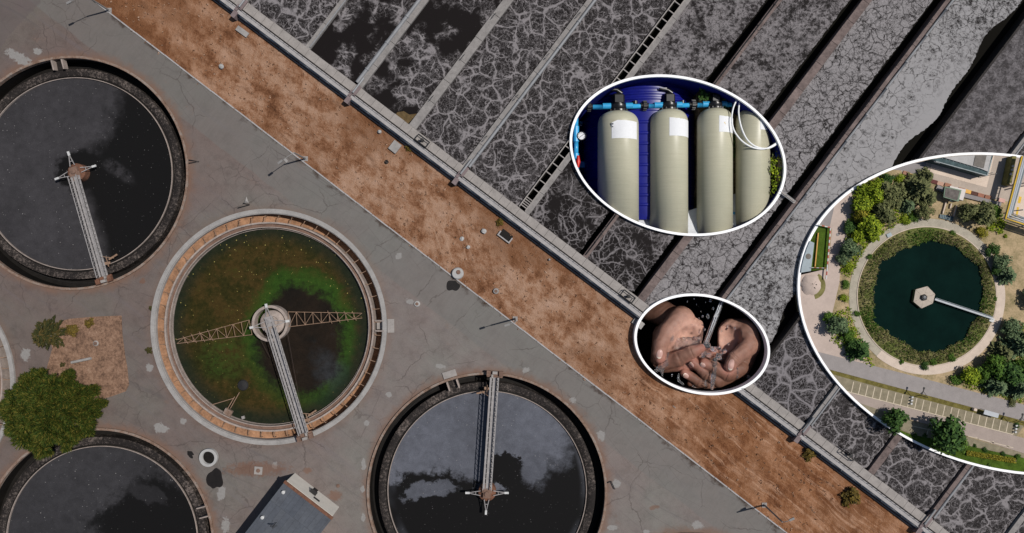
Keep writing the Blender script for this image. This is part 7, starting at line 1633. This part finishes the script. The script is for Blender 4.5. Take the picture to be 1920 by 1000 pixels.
# finger nails: thin curved plates laid on the finger tips
M['nail'] = mat('fingernail', .3, .45, (.52, .32, .27))[0]; M['nail_edge'] = mat('nail_edge', .35, .4, (.74, .62, .50))[0]
def topw(u, v):
    i = int(round((u - gu[0]) / VX)); j = int(round((v - gv[0]) / VX)); col = sdf[i, j]; k = np.where(col < 0)[0]
    if len(k) == 0: return None
    k = k[-1]; a, b = col[k], col[min(k + 1, len(col) - 1)]; return gw[0] + (k + a / (a - b)) * VX
def topw_s(u, v):
    vals = [topw(u + a, v + b) for a in (-5, 0, 5) for b in (-5, 0, 5)]; vals = [x for x in vals if x is not None]; return sum(vals) / len(vals) if vals else -100
for (u, v, du, dv, ln, wd) in ((270, 592, -.22, .97, 42, 27), (909, 688, -.22, .97, 52, 27), (553, 690, -.62, -.78, 28, 21), (656, 690, -.80, -.60, 26, 19), (505, 786, -.85, -.52, 27, 21)):
    n_ = 7; vs = []; edge = []
    dirn = Vector((du, dv)); sd = Vector((-dv, du)); tipd = 1
    pts = {}
    for lay_ in (0, 1):
        for j in range(-n_, n_ + 1):
            for i in range(-n_, n_ + 1):
                a, b_ = i / n_, j / n_; a2 = a * math.sqrt(max(0, 1 - .45 * b_ * b_)); b2 = b_ * math.sqrt(max(0, 1 - .45 * a * a))
                x, y = u + dirn.x * ln * b2 + sd.x * wd * a2, v + dirn.y * ln * b2 + sd.y * wd * a2
                vs.append(T2(x, y, topw_s(x, y) + (5.5 - 2.5 * a * a if lay_ else -3)))
    Wn = 2 * n_ + 1; NN = Wn * Wn; fs = []; fe = []
    for j in range(Wn - 1):
        for i in range(Wn - 1):
            q = j * Wn + i; (fe if j >= Wn - 3 else fs).append((NN + q, NN + q + 1, NN + q + Wn + 1, NN + q + Wn))
    per = [i for i in range(Wn)] + [j * Wn + Wn - 1 for j in range(1, Wn)] + [(Wn - 1) * Wn + i for i in range(Wn - 2, -1, -1)] + [j * Wn for j in range(Wn - 2, 0, -1)]
    for a, b_ in zip(per, per[1:] + per[:1]): fs.append((a, b_, NN + b_, NN + a))
    mb = MB(); mb.add(vs, fs); nl = mb.build('fingernail', M['nail'], body, smooth=True)
    mb = MB(); mb.add(vs, fe); nl.data.materials.append(M['nail_edge'])
    k0 = len(nl.data.polygons); bm = bmesh.new(); bm.from_mesh(nl.data); o2 = wloc(body)
    bv = [bm.verts.new(w - o2 - (Vector((0, 0, 0)))) for w in [Vector(x) for x in vs]]
    for f in fe:
        fc = bm.faces.new([bv[i] for i in f]); fc.material_index = 1; fc.smooth = True
    bmesh.ops.delete(bm, geom=[x for x in bv if not x.link_faces], context='VERTS'); bmesh.ops.remove_doubles(bm, verts=bm.verts, dist=1e-5); bm.to_mesh(nl.data); bm.free()
# ---- water
def m_water():
    m, nt, b = mat('clear_water', .04, .5, (1, 1, 1)); b.inputs['Transmission Weight'].default_value = .95; b.inputs['IOR'].default_value = 1.33
    n = noise(nt, vm(nt, 'MULTIPLY', pos(nt), (2.2, .8, 1)).outputs[0], 1.0, 3, .6); bump(nt, b, n, .35, .12); return m
M['clear'] = m_water()
rd = random.Random(2)
st_ = [((826, 118), 26), ((800, 190), 25), ((770, 270), 25), ((738, 350), 24), ((706, 430), 25), ((680, 500), 30)]
mb = MB()
for off, r_ in ((-9, .32), (8, .36), (0, .30)):
    P = [T2(u + off + rd.uniform(-2, 2), v, -36 + (i * 3) - abs(off)) for i, ((u, v), r) in enumerate(st_)]; mb.tube(P, [r_ * rd.uniform(.85, 1.1) for _ in P], 10)

M['aerated'] = mat('aerated_water', .25, .5, (.80, .82, .84))[0]
fb = MB()  # white threads added as painted highlights along the stream
for off, vs_ in ((-13, (118, 300)), (-5, (200, 495)), (4, (118, 260)), (10, (240, 500)), (13, (150, 420))):
    P = []
    for k in range(9):
        v = vs_[0] + (vs_[1] - vs_[0]) * k / 8; u = 826 + (680 - 826) * ((v - 118) / 382) ** .97; P.append(T2(u + off + rd.uniform(-2.5, 2.5), v, -14 - abs(off) * .9))
    fb.tube(P, [.03 + .04 * math.sin(PI * k / 8) for k in range(9)], 6)
strm = mb
mb = strm; tag(mb.build('water_stream', M['clear'], smooth=True), 'clear stream of water pouring down between the two hands', 'water stream'); fb.build('foam_thread', M['aerated'], [o for o in C.objects if o.name.startswith('water_stream')][0], smooth=True)
# pool, splash and drips from the hands as one body of clear water
def stalk(P, rs): return chain([(p, r) for p, r in zip(P, rs)], 6)
wat = ell((520, 510, -100), (120, 72, 40))
for k in range(16):
    c_ = (rd.uniform(400, 640), rd.uniform(440, 560), rd.uniform(-75, -58)); wat = smin(wat, ell(c_, (rd.uniform(14, 30), rd.uniform(12, 24), 12)), 8)
for k in range(26):
    c_ = (rd.gauss(755, 55), rd.gauss(590, 48), rd.uniform(-30, 28)); r_ = rd.uniform(10, 26); wat = smin(wat, ell(c_, (r_, r_ * rd.uniform(.7, 1.3), r_ * .9)), 10)
wat = smin(wat, ell((370, 440, 5), (30, 42, 14)), 8); wat = smin(wat, ell((690, 510, -2), (38, 30, 20)), 10)
wat = smin(wat, stalk([(765, 640, 20), (762, 720, 14), (750, 800, 6), (742, 870, -10), (735, 935, -20)], [22, 20, 24, 17, 12]), 10)
wat = smin(wat, stalk([(345, 590, -25), (325, 680, -10), (270, 720, -30), (225, 745, -50)], [14, 26, 28, 14]), 10); wat = smin(wat, stalk([(300, 690, -20), (295, 740, -35), (292, 800, -50)], [18, 14, 8]), 8)
wat = smin(wat, stalk([(440, 770, -60), (440, 830, -60), (480, 860, -60), (460, 890, -70)], [10, 12, 10, 6]), 8); wat = smin(wat, stalk([(570, 880, -90), (590, 910, -90), (600, 925, -95)], [10, 20, 10]), 8)
wat = smin(wat, stalk([(965, 710, -20), (968, 760, -30), (962, 800, -40)], [5, 9, 13]), 6); wat = smin(wat, stalk([(680, 820, -30), (680, 870, -40)], [8, 14]), 6); wat = smin(wat, stalk([(805, 860, -80), (812, 878, -85)], [16, 8]), 6)
wat = np.maximum(wat, (np.sqrt(A_ ** 2 + B_ ** 2) - .985) * 430)
splash = sdf_object(wat, 'water_splash', M['clear'], None, None, 1); tag(splash, kind='stuff')
mb = MB()
for u, v, r_ in ((724, 115, 20), (578, 100, 10), (517, 124, 9), (748, 185, 15), (654, 255, 14), (700, 255, 22), (622, 272, 9), (650, 330, 8), (624, 400, 10), (672, 372, 12), (875, 345, 15), (942, 362, 13), (826, 387, 8), (528, 258, 8), (1065, 800, 24), (380, 780, 12), (1062, 850, 12), (640, 210, 6), (600, 150, 6), (680, 130, 6), (560, 330, 6)):
    if in_oval(2, 1180 + .21 * u, 540 + .21 * v, -8):
        k = r_ * UH * .72; st2 = rd.uniform(.9, 1.7); c_ = T2(u, v, -30); pr = [(0, -k * st2), (k * .5, -k * st2 * .8), (k, 0), (k * .6, k * st2 * .7), (0, k * st2)]; mb.lathe(pr, c_, 12, Matrix.Rotation(rd.uniform(-.3, .3), 3, 'Z') @ RX)
tag(mb.build('water_drops', M['clear'], smooth=True), kind='stuff')
# ================================================================== camera, sun and sky
cam = bpy.data.cameras.new('camera'); co = bpy.data.objects.new('camera', cam); C.objects.link(co)
co.location = (0, 0, H); co.rotation_euler = (0, 0, 0); cam.sensor_width = 36; cam.lens = 24.0; cam.clip_start = 1; cam.clip_end = 6000
sc = bpy.context.scene; sc.camera = co
EL, AZ = math.radians(58.5), math.atan2(.26, .966)
sd = Vector((math.cos(EL) * math.cos(AZ), math.cos(EL) * math.sin(AZ), math.sin(EL)))
sl = bpy.data.lights.new('sun', 'SUN'); sl.energy = 3.85; sl.angle = math.radians(.5); sl.color = (1, .955, .90)
so = bpy.data.objects.new('sun', sl); C.objects.link(so); so.location = (60, 20, 90); so.rotation_euler = (-sd).to_track_quat('-Z', 'Y').to_euler()
w = bpy.data.worlds.new('World'); sc.world = w; w.use_nodes = True; nt = w.node_tree
sky = nt.nodes.new('ShaderNodeTexSky'); sky.sky_type = 'NISHITA'; sky.sun_disc = False; sky.sun_elevation = EL; sky.sun_rotation = math.radians(90) - AZ
bg = nt.nodes['Background']; bg.inputs['Strength'].default_value = .055; nt.links.new(sky.outputs[0], bg.inputs['Color'])
sc.view_settings.view_transform = 'Standard'; sc.view_settings.look = 'None'; sc.view_settings.exposure = 0.0; sc.view_settings.gamma = 1
for me in DEAD:
    if me.users == 0: bpy.data.meshes.remove(me)
